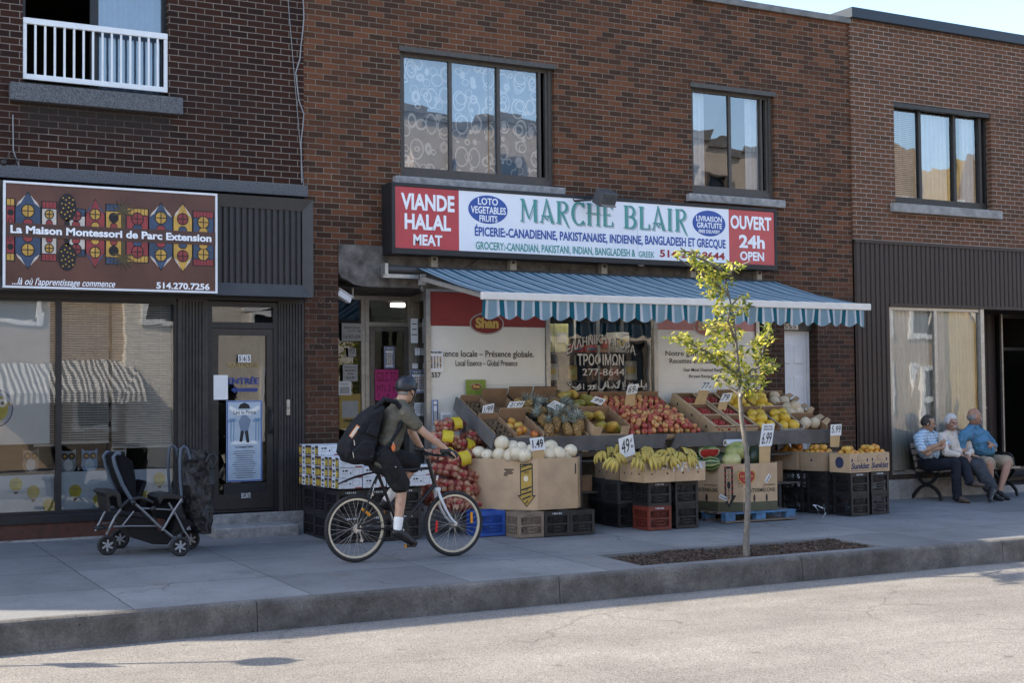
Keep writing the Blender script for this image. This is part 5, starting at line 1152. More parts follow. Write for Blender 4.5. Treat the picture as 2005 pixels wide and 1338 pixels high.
PC = solid('cantaloupe', 'melon', lambda m_: (m_.ball((0,0,0), (.078,.078,.083), 18, 12, wob=.04), m_.ball((0,0,.08), (.012,.012,.006), 8, 5, 1)), [F_CAN, F_STEM])
PH = solid('honeydew', 'melon', lambda m_: (m_.ball((0,0,0), (.090,.090,.098), 20, 13, wob=.03), m_.ball((0,0,.094), (.010,.010,.006), 8, 5, 1)), [F_HON, F_STEM])
PO = solid('orange', 'orange', lambda m_: (m_.ball((0,0,0), (.043,.043,.041), 14, 9, wob=.03), m_.ball((0,0,.040), (.005,.005,.003), 6, 4, 1)), [F_ORA, F_STEM])
PM = solid('mango', 'mango', lambda m_: m_.ball((0,0,0), (.046,.040,.064), 14, 10, wob=.12), F_MAN)
PP = solid('papaya', 'papaya', lambda m_: (m_.lathe([(.001,-.125),(.030,-.116),(.058,-.085),(.068,-.045),(.064,.0),(.050,.055),(.032,.098),(.014,.118),(.001,.122)], 16), m_.tube([(0,0,.118),(.003,0,.134)], .007, 6, 1)), [F_PAP, F_STEM])
def pine():
    T = thing('pineapple', None, 'pineapple'); m_ = MB()
    m_.lathe([(.001,-.095),(.040,-.090),(.058,-.065),(.064,-.01),(.060,.05),(.045,.085),(.020,.098),(.001,.10)], 18); m_.build('fruit_body', F_PIN, T)
    m_ = MB()
    for k in range(34):
        a = k*2.4; t_ = k/34; el = R(15+70*t_); L = .065+.055*t_; b = Vector((.022*math.cos(a)*(1-t_), .022*math.sin(a)*(1-t_), .092+.02*t_)); d = Vector((math.cos(a)*math.cos(el), math.sin(a)*math.cos(el), math.sin(el))); s_ = Vector((-math.sin(a), math.cos(a), 0))
        pts = [b+d*L*f+Vector((math.cos(a),math.sin(a),-.25))*(.045*f*f) for f in (0,.35,.7,1)]; ws = [.010,.010,.006,.0008]
        for i in range(3): m_.quad(pts[i]-s_*ws[i], pts[i]+s_*ws[i], pts[i+1]+s_*ws[i+1], pts[i+1]-s_*ws[i+1], 0, True)
    m_.build('leaf_crown', F_LEAF, T); return Proto(T)
PI = pine()
tilt_pine = lambda: (R(25)+rnd.uniform(-.25,.25), R(rnd.uniform(62,88)), rnd.uniform(-.5,.6))

# kiwi boxes
for (v0, v1, lb, who) in ((.53,1.02,'grey sided box of kiwis at the back left end of the stand','back'),(.02,.50,'white lipped box of kiwis at the front left end of the stand','front')):
    T, fr = carton(7.995, 8.275, v0, v1, .13, lb, CARDG, CARDI, .17, .05, band=CWHT if v0 < .1 else None)
    q = MB(); W = .14; q.box(fr @ Vector((0,-.004,.055)), (.28,.012,.03), SROT); q.build('printed_lip', CWHT, T)
    scatter(PK, fr, .125, v1-v0-.03, .055, .07, f'brown kiwi in the {who} kiwi box at the left end of the stand', f'kiwis in the {who} box', bulge=.02)
# empty box and mango box
carton(8.285, 8.66, .55, 1.03, .14, 'empty brown box with a tall back, left of the black pineapple boxes', CARDD, CARDI, .25, .05)
T, fr = carton(8.285, 8.67, .02, .52, .12, 'brown box with a few mangoes in front of the empty box', CARD, CARDI, .22, .07)
for (x, y, z) in ((-.13,.30,.07),(-.06,.38,.10),(.0,.30,.08),(.04,.22,.06),(.12,.10,.06),(-.04,.2,.05)): PM.place(fr @ Vector((x,y,z)), tuple(rnd.uniform(0,6) for _ in range(3)), 'red and yellow mango lying in the brown box left of the pineapples', 1.0, 'mangoes in the brown box')
# pineapples
for k, (u0, u1, wh) in enumerate(((8.68,9.03,'left'),(9.04,9.39,'right'))):
    T, fr = carton(u0, u1, .50, 1.06, .15, f'black and yellow pineapple box at the back of the stand, {wh} one of the two', CBLK, CARDI, .26, .11, band=None)
    q = MB(); W = (u1-u0)/2; q.box(fr @ Vector((0,-.004,.025)), (2*W-.03,.004,.025), SROT); q.box(fr @ Vector((-W-.002,.28,.02)), (.003,.5,.02), SROT); q.box(fr @ Vector((W*.6,-.004,.075)), (.03,.004,.05), SROT, 1); q.build('print', [CYEL, CWHT], T)
    for (x, y, z) in ((-.10,.14,.12),(.07,.12,.12),(-.02,.28,.15),(.10,.33,.14),(-.11,.38,.12)): PI.place(fr @ Vector((x,y,z)), tilt_pine(), f'pineapple in the {wh} black pineapple box at the back', rnd.uniform(.85,1), f'pineapples in the {wh} black box')
T, fr = carton(8.72, 9.30, .02, .48, .09, 'low cardboard tray of pineapples at the front of the stand', CARD, CARDI, .05, .07)
for (x, y, z, rx, rz) in ((-.22,.10,.10,-35,20),(-.08,.20,.13,-20,60),(.04,.10,.11,-60,10),(.06,.26,.16,-25,-40),(.17,.10,.10,-40,-60),(-.18,.30,.13,-50,120),(.2,.30,.14,-30,200),(.24,.16,.12,-20,-20)):
    PI.place(fr @ Vector((x,y,z)), (R(rx)+.5, R(rz*.3), R(rz)), 'pineapple with a silvery crown in the low tray at the front of the stand', rnd.uniform(.95,1.08), 'pineapples in the front tray')
# papayas
T, fr = carton(9.40, 9.87, .56, 1.06, .14, 'brown box of green papayas at the back, right of the pineapples', CARDG, CARDI, .18, .10)
for (x, y, z, a) in ((-.16,.42,.16,70),(-.02,.43,.17,100),(-.06,.20,.15,80),(.12,.22,.14,60),(-.14,.12,.13,110),(.15,.38,.14,90)): PP.place(fr @ Vector((x,y,z)), (R(a), R(rnd.uniform(-30,30)), R(rnd.uniform(-60,60))), 'green and yellow papaya in the back papaya box', rnd.uniform(.8,.95), 'papayas in the back box')
T, fr = carton(9.36, 9.885, .02, .54, .20, 'deep brown box with a scooped front holding ripe papayas', CARD, CARDI, .22, .19, cut=.12, holes=1)
for (x, y, z, a) in ((-.10,.12,.13,60),(.08,.12,.13,75),(-.14,.36,.16,80),(.05,.38,.14,100),(.16,.14,.09,90)): PP.place(fr @ Vector((x,y,z)), (R(a), R(rnd.uniform(-25,25)), R(rnd.uniform(-25,25))), 'ripe yellow papaya in the front scooped box', rnd.uniform(.9,1.05), 'papayas in the front box')
# apples
T, fr = carton(9.90, 10.98, .68, 1.06, .12, 'brown tray of apples at the back of the stand under the Greek lettering', CARDG, CARDI, .18, .10)
scatter(PA, fr, .53, .36, .082, .095, 'red and yellow apple in the back apple tray', 'apples in the back tray', bulge=.03, layers=1)
T, fr = carton(9.91, 11.02, .02, .66, .07, 'wide sloping tray heaped with apples in front of the back apple tray', CARD, CARDI, .06, .06)
scatter(PA, fr, .54, .62, .078, .085, 'red and yellow apple in the wide front heap', 'apples in the front heap', bulge=.05, jit=.22)
scatter(PA, fr, .47, .52, .085, .150, 'red and yellow apple in the wide front heap', 'apples in the front heap', bulge=.035, jit=.3, drop=.25)
# tomatoes
for ci, (u0, u1, side) in enumerate(((11.20,11.56,'left'),(11.575,11.92,'right'))):
    for ri, (v0, v1, wh) in enumerate(((.02,.35,'front'),(.36,.69,'middle'),(.70,1.04,'back'))):
        T, fr = carton(u0, u1, v0, v1, .155, f'brown box of red tomatoes, {wh} one in the {side} tomato column', CARD, CARDI, .16, .135, holes=1 if ci == 0 else 0)
        q = MB(); W = (u1-u0)/2; q.box(fr @ Vector((-W+.03,(v1-v0)/2,.152)), (.06,v1-v0-.012,.004), SROT); q.box(fr @ Vector((W-.02,(v1-v0)/2,.152)), (.04,v1-v0-.012,.004), SROT); q.box(fr @ Vector((.01,.02,.15)), (2*W-.10,.035,.004), SROT); q.build('rim', CARD, T)
        scatter(PT_, fr, W-.055, v1-v0-.06, .049, .105, f'red plum tomato in the {wh} box of the {side} tomato column', f'tomatoes in the {wh} {side} box', bulge=.03, jit=.25)
# yellow melons and cantaloupes
for (u0, u1, side) in ((11.935,12.30,'left'),(12.315,12.70,'right')):
    for (v0, v1, wh) in ((.02,.52,'front'),(.54,1.05,'back')):
        white = (side == 'right' and wh == 'front')
        T, fr = carton(u0, u1, v0, v1, .14, f'{"white printed" if white else "brown"} box of yellow melons, {wh} one in the {side} melon column', CWHT if white else CARDD, CARDI, .20, .09, band=None)
        q = MB(); W = (u1-u0)/2; q.box(fr @ Vector((0,.01,.095)), (2*W-.02,.07,.004), Matrix.Rotation(TH-.5,3,'X')); q.build('lip', CWHT if side == 'right' or wh == 'back' else CARDG, T)
        if white: q = MB(); q.box(fr @ Vector((0,-.003,.045)), (.16,.003,.03), SROT); q.box(fr @ Vector((-W-.002,.25,.07)), (.003,.3,.04), SROT); q.build('print', INK, T)
        for (x, y, z) in ((-.09,.10,.10),(.08,.11,.10),(-.10,.26,.11),(.07,.27,.12),(-.02,.18,.17),(-.03,.38,.14),(.11,.40,.13)): PY.place(fr @ Vector((x,y,z)), tuple(rnd.uniform(0,6) for _ in range(3)), f'yellow melon in the {wh} box of the {side} melon column', rnd.uniform(.85,1.0), f'yellow melons in the {wh} {side} box')
for (v0, v1, wh, pos) in ((.02,.36,'front',((-.07,.16,.10),(.10,.17,.09))),(.37,.70,'middle',((-.10,.10,.10),(.05,.12,.11),(-.05,.24,.12),(.11,.24,.10),(.02,.18,.17))),(.71,1.06,'back',((-.09,.14,.10),(.06,.12,.11),(.0,.27,.12)))):
    T, fr = carton(12.72, 13.11, v0, v1, .13, f'brown box of cantaloupes with torn flaps, {wh} one at the right end of the stand', CARD, CARDI, .17, .07, flaps=((.02,.14,.9),(.17,.30,.5)))
    for p in pos: PC.place(fr @ Vector(p), tuple(rnd.uniform(0,6) for _ in range(3)), f'pale cantaloupe in the {wh} box at the right end of the stand', 1.0, f'cantaloupes in the {wh} box')
# price cards
HOLD = mat('card holder', (.52,.35,.17), .8, .1, 6)
def card(label, TL, TR, BL, Y, rows, hold=None, bold=.0, name='price_card'):
    a, b_, c = A(*TL, Y), A(*TR, Y), A(*BL, Y); T = thing(name, label, 'price card', c)
    n_ = Vector((0,-.004,0)); d = b_+c-a; q = MB(); q.add([a,b_,d,c,a-n_,b_-n_,d-n_,c-n_], [(3,2,1,0),(4,5,6,7),(0,1,5,4),(1,2,6,5),(2,3,7,6),(3,0,4,7)]); SH_ = q.build('card', PAPER, T)
    fr = Matrix((((b_-a).x, 0, (a-c).x, c.x), ((b_-a).y, 1, (a-c).y, c.y-.003), ((b_-a).z, 0, (a-c).z, c.z), (0,0,0,1)))
    for (s, u0, u1, v0, v1) in rows: text(s, u0, u1, v0, v1, 0, INK, SH_, frame=fr, bold=bold, shear=.12, depth=.001)
    if hold:
        e, f = A(*hold[0], Y+.012), A(*hold[1], Y+.012); q = MB(); m0, m1 = c+Vector((.01,.010,.02)), d+Vector((-.01,.010,.02)); q.add([m0,m1,f,e]+[x+Vector((0,.006,0)) for x in (m0,m1,f,e)], [(3,2,1,0),(4,5,6,7),(0,1,5,4),(1,2,6,5),(2,3,7,6),(3,0,4,7)]); q.build('holder', HOLD, T)
    return T
card('small price card reading 1.99 between the two kiwi boxes', (946,795),(968,790),(943,815), -.62, [('1/99',.1,.92,.2,.85)])
card('price card reading 2/.99 in front of the left black pineapple box', (999,787),(1028,786),(993,799), -.62, [('2/.99',.08,.92,.18,.85)], ((994,808),(1018,808)))
card('tilted price card reading 1.99 stuck among the pineapples', (1086,784),(1106,794),(1071,795), -.60, [('1.99',.12,.88,.25,.75)])
card('tilted price card reading 99 on the papaya boxes', (1166,776),(1187,783),(1156,787), -.58, [('99',.15,.85,.2,.8)])
card('price card reading 69 on a tan holder above the apples', (1230,754),(1251,752),(1226,773), -.44, [('69',.12,.74,.15,.85),('¢',.78,.94,.2,.5)], ((1223,798),(1243,795)))
card('price card reading 77 on a tall tan holder in the back tomato box', (1376,747),(1398,747),(1370,765), -.48, [('77',.1,.66,.2,.85),('¢',.72,.92,.2,.55)], ((1359,793),(1380,792)))
card('price card reading 79 on a tan holder between the tomato columns', (1416,771),(1435,770),(1409,788), -.62, [('79',.1,.78,.15,.88),('.',.82,.9,.15,.25)], ((1404,809),(1420,810)))
card('dark lettered card among the cantaloupes', (1547,789),(1562,786),(1542,802), -.40, [('1.29',.08,.92,.15,.85)], bold=.05)
# plastic bag roll hanging from the board
RL_ = thing('bag_roll', 'white roll of plastic bags hung by wire from the front board', 'bag roll', A(1435,867,-1.16))
a, b_ = A(1420,868,-1.16), A(1455,862,-1.16); b_.z = a.z; q = MB(); q.tube([a,b_], .045, 18); q.build('roll', CWHT, RL_); q = MB(); q.tube([a-Vector((.002,0,0)),a+Vector((.01,0,0))], .022, 12); q.build('core', CARDI, RL_)
q = MB()
for x in (a.x, b_.x): q.tube([(x,-1.16,a.z),(x+.01,-1.15,a.z+.11),(x,-1.10,a.z+.17)], .003, 5)
q.build('wire_hook', INK, RL_)

# ================================================================ MILK CRATES
def make_crate():
    T = thing('milk_crate', None, 'milk crate'); s = .165; H = .28; m_ = MB()
    for sx in (-1,1):
        for sy in (-1,1): m_.box((sx*(s-.017), sy*(s-.017), H/2), (.034,.034,H))
    for z0, h_ in ((.0,.035),(.125,.018),(H-.05,.05)):
        for sg in (-1,1):
            m_.box((sg*(s-.010), 0, z0+h_/2), (.012, 2*s-.068, h_)); m_.box((0, sg*(s-.010), z0+h_/2), (2*s-.068, .012, h_))
    m_.box((0,0,.012), (2*s-.03,2*s-.03,.012)); m_.box((0,0,H-.004), (2*s+.004,2*s+.004,.006)) if False else None
    m_.build('frame', CR_BLACK, T, bevel=0)
    m_ = MB()
    for sd in range(4):
        rt = Matrix.Rotation(sd*math.pi/2, 4, 'Z'); y = -(s-.012); x0, x1 = -s+.034, s-.034
        for (za, zb) in ((.035,.125),(.143,H-.05)):
            for k in range(9):
                for dr_ in (-1,1):
                    xc = x0+(x1-x0)*(k+.5)/9; hw = (zb-za)*.5*.75
                    xa, xb = xc-dr_*hw, xc+dr_*hw; z_a, z_b = za, zb
                    if xa < x0 or xa > x1 or xb < x0 or xb > x1: continue
                    m_.beam(rt @ Vector((xa,y,z_a)), rt @ Vector((xb,y,z_b)), .005, .006)
        m_.box(rt @ Vector((0,y-.003,.062)), (.10 if sd % 2 == 0 else .012, .012 if sd % 2 == 0 else .10, .012)); m_.box(rt @ Vector((0,y-.003,.10)), (.10 if sd % 2 == 0 else .012, .012 if sd % 2 == 0 else .10, .012))
    m_.build('lattice', CR_BLACK, T)
    m_ = MB(); m_.box((0,0,.14), (.27,.27,.24)); m_.build('inner_shade', CR_IN, T) if False else None
    m_ = MB()
    for i in range(6): m_.box((-.06+i*.022,-s-.001,H-.026), (.014 if i % 3 else .006,.002,.018))
    m_.build('stencil', CR_INK, T); return Proto(T)
def plastic(name, c): return mat(name, c, .45, .2, 10, dirt=.25, dcol=(.08,.075,.07))
CR_BLACK = plastic('black crate plastic', (.016,.016,.018)); CR_GREY = plastic('charcoal crate plastic', (.045,.047,.052)); CR_BLUE = plastic('blue crate plastic', (.02,.085,.36)); CR_TAN = plastic('tan crate plastic', (.22,.165,.12)); CR_RED = plastic('rust crate plastic', (.15,.028,.018)); CR_INK = mat('stencil white', (.55,.56,.58), .6, .2, 60); CR_IN = CR_BLACK
CRATE = make_crate()
def crate(x, y, z, rz, mt, label, group=None, ink=True):
    o = CRATE.place((x,y,z), (0,0,R(rz)), label, None, group)
    for ch in o.children:
        if ch.name.startswith('stencil'): paint(ch, CR_INK if ink else mt)
        else: paint(ch, mt)
    return o
g0 = lambda x, y: gz(x, y)+.003
crate(7.68,-1.39,g0(7.68,-1.39),0,CR_BLUE,'bright blue milk crate under the left corner of the melon bin',None,False)
crate(8.02,-1.68,g0(8.02,-1.68),0,CR_TAN,'tan milk crate under the front corner of the melon bin',None,False)
crate(8.355,-1.69,g0(8.3,-1.69),0,CR_BLACK,'black milk crate under the melon bin, next to the tan crate'); crate(8.69,-1.69,g0(8.7,-1.69),0,CR_BLACK,'black milk crate under the melon bin, at its right end',None,False)
crate(9.765,-1.70,g0(9.76,-1.7),0,CR_RED,'rust red milk crate at the bottom of the front banana stack'); crate(9.765,-1.70,g0(9.76,-1.7)+.282,1,CR_BLACK,'black milk crate on top of the rust red crate under the bananas')
crate(10.19,-1.66,g0(10.2,-1.66),0,CR_BLACK,'black milk crate at the bottom of the stack right of the rust red crate',None,False); crate(10.19,-1.66,g0(10.2,-1.66)+.282,-1,CR_BLACK,'black milk crate on top of the stack right of the rust red crate',None,False)
crate(9.62,-1.28,g0(9.6,-1.28),0,CR_BLACK,'black milk crate on the ground behind and left of the rust red crate',None,False); crate(9.62,-1.28,g0(9.6,-1.28)+.282,0,CR_GREY,'charcoal milk crate on top of the left banana stack',None,False)
crate(9.62,-.94,g0(9.6,-.94),0,CR_BLACK,'black milk crate on the ground at the back of the left banana stack',None,False); crate(9.62,-.94,g0(9.6,-.94)+.282,0,CR_GREY,'charcoal milk crate at the back top of the left banana stack',None,False)
ORC = [(13.08,-1.51,4,'front left',1),(13.50,-1.44,4,'front right',1),(12.95,-1.14,14,'second',1),(12.80,-.80,16,'rearmost',0)]
for (x, y, rz, wh, ink) in ORC:
    crate(x,y,g0(x,y),rz,CR_BLACK,f'black milk crate at the bottom of the {wh} orange stack',None,False); crate(x,y,g0(x,y)+.282,rz-1,CR_BLACK,f'black milk crate just under the {wh} orange box',None,bool(ink))
LFT = [(6.01,-.60),(6.01,-.935),(6.01,-1.27),(6.345,-1.27),(6.68,-1.27)]
for i, (x, y) in enumerate(LFT):
    wh = ('at the back of the mango stack','in the middle of the mango stack\'s left side','at the front corner of the mango stack','behind the rear wheel under the mango cartons','at the right end under the mango cartons')[i]
    crate(x,y,g0(x,y),0,CR_BLACK,f'black milk crate on the pavement {wh}',None,i>0); crate(x,y,g0(x,y)+.282,0,CR_BLACK,f'black milk crate in the upper row {wh}',None,True)
crate(8.42,-.62,g0(8.4,-.6),0,CR_BLACK,'black milk crate in the shade under the left part of the stand',None,False)

# ================================================================ MANGO CARTONS
MGP = mat('mango print', (.55,.40,.06), .5, .25, 30); MGD = mat('maroon print', (.11,.02,.035), .5, .1); MGK = mat('charcoal print', (.035,.037,.045), .5, .2)
def make_mango():
    T = thing('mango_carton', None, 'carton'); W, D, H = .275, .285, .112; m_ = MB(); m_.box((W/2,D/2,H/2), (W,D,H)); B = m_.build('carton_box', CWHT, T, bevel=.004)
    m_ = MB(); x = -.0015
    for k, (ya, yb) in enumerate(((.0,.09),(.195,.285))):
        m_.quad((x,yb,0.004),(x,ya,0.004),(x,ya,H-.004),(x,yb,H-.004), 1 if k else 2)
        for s_ in range(2): m_.add([(x-.001, ya+.024+.042*s_+.017*math.cos(i*.628), .048+.040*math.sin(i*.628)) for i in range(10)], [tuple(range(9,-1,-1))], 0)
        m_.quad((x-.002,yb-.01,.088),(x-.002,ya+.01,.088),(x-.002,ya+.01,.098),(x-.002,yb-.01,.098), 3)
    for i in range(5): m_.quad((x,.175-.014*i,.060),(x,.165-.014*i,.060),(x,.165-.014*i,.090),(x,.175-.014*i,.090), 3)
    m_.add([(x, .142+.022*math.cos(i*.628), .028+.014*math.sin(i*.628)) for i in range(10)], [tuple(range(9,-1,-1))], 3)
    m_.build('end_print', [MGP, MGD, MGK, INK], T)
    m_ = MB(); y = -.0015
    for (x0, x1, z0, z1, mi) in ((.04,.06,.07,.088,0),(.07,.10,.07,.088,0),(.03,.11,.05,.054,1),(.03,.09,.04,.044,1),(.16,.24,.03,.09,1),(.165,.235,.035,.085,2),(.19,.272,.002,.014,3),(.03,.07,.002,.012,1)): m_.quad((x0,y-.0005*(mi==2),z0),(x1,y-.0005*(mi==2),z0),(x1,y-.0005*(mi==2),z1),(x0,y-.0005*(mi==2),z1), mi)
    m_.add([(.135+.009*math.cos(i*.628), y, .052+.011*math.sin(i*.628)) for i in range(10)], [tuple(range(10))], 0); m_.build('side_print', [INK, PAPER2, CWHT, P_RED], T); return Proto(T)
MG = make_mango(); zb = g0(6,-.8)+.566
rows = [(5.84,-.61,[4,4,3],'back'),(5.845,-.90,[4,4,2],'second'),(5.84,-1.19,[3,2,2,2],'third'),(5.85,-1.48,[3,2,2,2],'front')]
for (x0, y0, hs, wh) in rows:
    for i, h_ in enumerate(hs):
        for k_ in range(h_):
            lv = ('bottom','second','third','top')[k_] if k_ < h_-1 else 'topmost'
            MG.place((x0+i*.281+rnd.uniform(-.004,.004), y0+rnd.uniform(-.006,.006), zb+k_*.114), (0,0,R(rnd.uniform(-1.2,1.2))), f'white mango carton with yellow fruit prints, {lv} in the {("left","second","third","right")[i]} pile of the {wh} row', None, 'mango cartons stacked on the black crates')

# ================================================================ MELON, BANANA, WATERMELON AND ORANGE BOXES
def bin_(name, label, pts, z0, z1, mt):
    T = thing(name, label, 'cardboard bin', (pts[1][0], pts[1][1], z0)); m_ = MB(); n = len(pts); c = Vector((sum(p[0] for p in pts)/n, sum(p[1] for p in pts)/n, 0))
    inn = [Vector((*p,0))+(c-Vector((*p,0))).normalized()*.014 for p in pts]
    for i in range(n):
        a, b_ = Vector((*pts[i],0)), Vector((*pts[(i+1)%n],0)); e, f = inn[i], inn[(i+1)%n]; u, v = Vector((0,0,z0)), Vector((0,0,z1))
        m_.quad(a+u,b_+u,b_+v,a+v); m_.quad(a+v,b_+v,f+v,e+v); m_.quad(f+u,e+u,e+v,f+v, 1)
    m_.add([(*p, z0) for p in pts], [tuple(reversed(range(n)))]); m_.add([(p.x,p.y,z1-.16) for p in inn], [tuple(range(n))], 1)
    return T, m_.build('bin_wall', [mt, CARDI], T)
def face_frame(p, q, z0, off=.002):
    """local x along the wall p->q, local z up, standing just proud of it"""
    p, q = Vector((*p,0)), Vector((*q,0)); d = (q-p); L = d.length; d.normalize(); n_ = Vector((d.y,-d.x,0))
    return Matrix(((d.x, -n_.x, 0, p.x+n_.x*off), (d.y, -n_.y, 0, p.y+n_.y*off), (0,0,1,z0), (0,0,0,1))), L
AYEL = mat('arrow yellow', (.44,.29,.06), .7, .1)
def xy(px, py, Y): a = A(px, py, Y); return (a.x, a.y)
mp_ = [xy(917,950,-.98), xy(1005,950,-1.40), xy(1053,950,-1.60), xy(1131,950,-1.60)]
mp_ += [(mp_[3][0]+.16,-1.40), (mp_[3][0]+.16,-1.12), (mp_[3][0]-.1,-.92), (mp_[0][0]+.3,-.82)]
MBN, mw_ = bin_('melon_bin', 'big tan cardboard bin heaped with white honeydew melons beside the front wheel', mp_, .285, .875, CARD)
fr, L = face_frame(mp_[1], mp_[2], .285); m_ = MB(); x0, x1 = L*.28, L*.80; xm = (x0+x1)/2
m_.prism([(x0,.53),(x1,.53),(x1,.17),(x1+.035,.17),(xm,.03),(x0-.035,.17),(x0,.17)], -.001, .001, 0, fr); m_.prism([(x0+.012,.515),(x1-.012,.515),(x1-.012,.155),(x1+.012,.155),(xm,.045),(x0-.012,.155),(x0+.012,.155)], -.002, .0, 1, fr)
for k_ in range(9):
    z_ = .06+k_*.053
    if .25 < z_ < .40: continue
    a = max(x0+.014, xm-(z_-.03)*.6) if z_ < .16 else x0+.014; b_ = 2*xm-a; m_.prism([(a,z_),(b_,z_+.04),(b_,z_+.058),(a,z_+.018)], -.003, 0, 0, fr)
m_.prism([(xm-.03,.45),(xm+.03,.45),(xm+.03,.20),(xm-.03,.20)], -.0026, 0, 1, fr); AR = m_.build('arrow_print', [INK, AYEL], MBN)
text('WATCH', xm-.03, xm+.03, .42, .445, -.0035, INK, AR, frame=fr); text('STEP', xm-.022, xm+.022, .22, .245, -.0035, INK, AR, frame=fr)
m_ = MB(); m_.prism([(xm+.028*math.cos(i*.5236)-.005,.36+.034*math.sin(i*.5236)) for i in range(12)], -.004, 0, 0, fr); m_.build('hand_hole', F_HON, MBN)
m_ = MB()
for k_, (a, b_) in enumerate(((.02,.14),(.04,.12),(.02,.13),(.02,.06))): m_.prism([(a-.13,.46-k_*.022),(b_-.13,.46-k_*.022),(b_-.13,.472-k_*.022),(a-.13,.472-k_*.022)], -.001, .001, 0, fr)
fr2, L2 = face_frame(mp_[2], mp_[3], .285); m_.prism([(L2-.035,.40),(L2-.02,.40),(L2-.02,.52),(L2-.035,.52)], -.001, .001, 0, fr2); m_.build('small_print', INK, MBN)
mc = Vector((sum(p[0] for p in mp_)/8, sum(p[1] for p in mp_)/8, 0))
hon = [(938,887,-.95),(982,868,-1.2),(955,893,-1.06),(978,891,-1.20),(999,893,-1.32),(985,881,-1.1),(1003,877,-1.2),(1012,889,-1.44),(1027,893,-1.5),(1020,880,-1.25),(1040,884,-1.3),(934,898,-.86),(958,899,-1.0),(1074,891,-1.48),(1084,884,-1.38),(1093,889,-1.5),(1117,884,-1.46),(1078,876,-1.2),(1108,894,-1.43),(1056,896,-1.42)]
for (px, py, Y) in hon: PH.place(A(px,py,Y), tuple(rnd.uniform(0,6) for _ in range(3)), 'round cream honeydew melon heaped in the big tan bin', rnd.uniform(.84,.98), 'honeydew melons in the bin')
card('price card reading 1.49 standing in the honeydew bin', (1037,859),(1064,856),(1041,884), -1.57, [('1.49',.1,.9,.2,.85)], ((1044,900),(1066,898)), bold=.02)
# banana cartons on crates
def boxx(name, label, x0, x1, y0, y1, z0, z1, mt, cat='fruit box', rz=0, open_=True, holes=(), inner=CARDI):
    c = Vector((x0, y0, z0)); T = thing(name, label, cat, (0,0,0)); T.pop('_w'); m_ = MB(); W, D, H = x1-x0, y1-y0, z1-z0; e = .008
    m_.bx(0,W,0,e,0,H); m_.bx(0,W,D-e,D,0,H); m_.bx(0,e,e,D-e,0,H); m_.bx(W-e,W,e,D-e,0,H); m_.bx(e,W-e,e,D-e,0,.01)
    B = m_.build('box_body', mt, T, bevel=.002); m_ = MB(); m_.quad((e,e,H*.55),(W-e,e,H*.55),(W-e,D-e,H*.55),(e,D-e,H*.55)); m_.build('packing', inner, T)
    if holes:
        m_ = MB()
        for (f, u, z_) in holes:
            pts = [(.013*math.cos(i*.785), .013*math.sin(i*.785)) for i in range(8)]
            m_.add([(W*u+a, -.0015, H*z_+b_) if f == 'f' else (-.0015, D*u-a, H*z_+b_) for a, b_ in pts], [tuple(range(8))])
        m_.build('vent_hole', INK, T)
    T.location = c; T.rotation_euler = (0,0,R(rz)); return T
BANZ = g0(9.7,-1.7)+.566
bh = tuple(('f',u,.45) for u in (.25,.75))+tuple(('l',u,.45) for u in (.2,.5,.8))
boxx('banana_box','tan banana box at the front left, over the rust red crate',9.50,9.945,-1.93,-1.42,BANZ,BANZ+.225,CARD,holes=bh); boxx('banana_box','tan banana box at the front right with clear plastic over its edge',9.955,10.40,-1.92,-1.42,BANZ,BANZ+.225,CARD,holes=bh); boxx('banana_box','darker banana box behind the front left one, reaching under the stand',9.49,9.94,-1.41,-.88,BANZ,BANZ+.215,CARDG,holes=bh)
PLS = NT('clear plastic film'); g_ = PLS.n('ShaderNodeBsdfGlossy'); g_.inputs['Roughness'].default_value = .15; tr_ = PLS.n('ShaderNodeBsdfTransparent'); tr_.inputs['Color'].default_value = (.92,.93,.95,1); lw = PLS.n('ShaderNodeLayerWeight'); mx_ = PLS.n('ShaderNodeMixShader'); PLS.l(PLS.math('MULTIPLY_ADD', lw.outputs['Facing'], .45, .05), mx_.inputs[0]); PLS.l(tr_.outputs[0], mx_.inputs[1]); PLS.l(g_.outputs[0], mx_.inputs[2]); PLS.l(mx_.outputs[0], PLS.out.inputs[0])
for (xa, xb) in ((9.52,9.93),(9.965,10.38)):
    m_ = MB()
    n = 14; P = [[Vector((xa+(xb-xa)*i/n, -1.925-.012*j*rnd.uniform(.3,1)-.006, BANZ+.235-j*(.025+.03*abs(noise.noise(Vector((i*.31+xa*7,2,0)))))-(.09*abs(noise.noise(Vector((i*.37+xa,0,0))))*j/3))) for i in range(n+1)] for j in range(4)]
    for j in range(3):
        for i in range(n): m_.quad(P[j][i],P[j+1][i],P[j+1][i+1],P[j][i+1],0,True)
    tag(m_.build('plastic_liner', PLS.mat), f'crumpled clear plastic liner over the edge of the {"left" if xa < 9.7 else "right"} front banana box', 'plastic liner')
F_BAN = fruitmat('banana skin', [(.2,(.10,.06,.02)),(.32,(.40,.29,.05)),(.6,(.50,.37,.08)),(.8,(.36,.34,.08))], 14, .5, fine=.3)
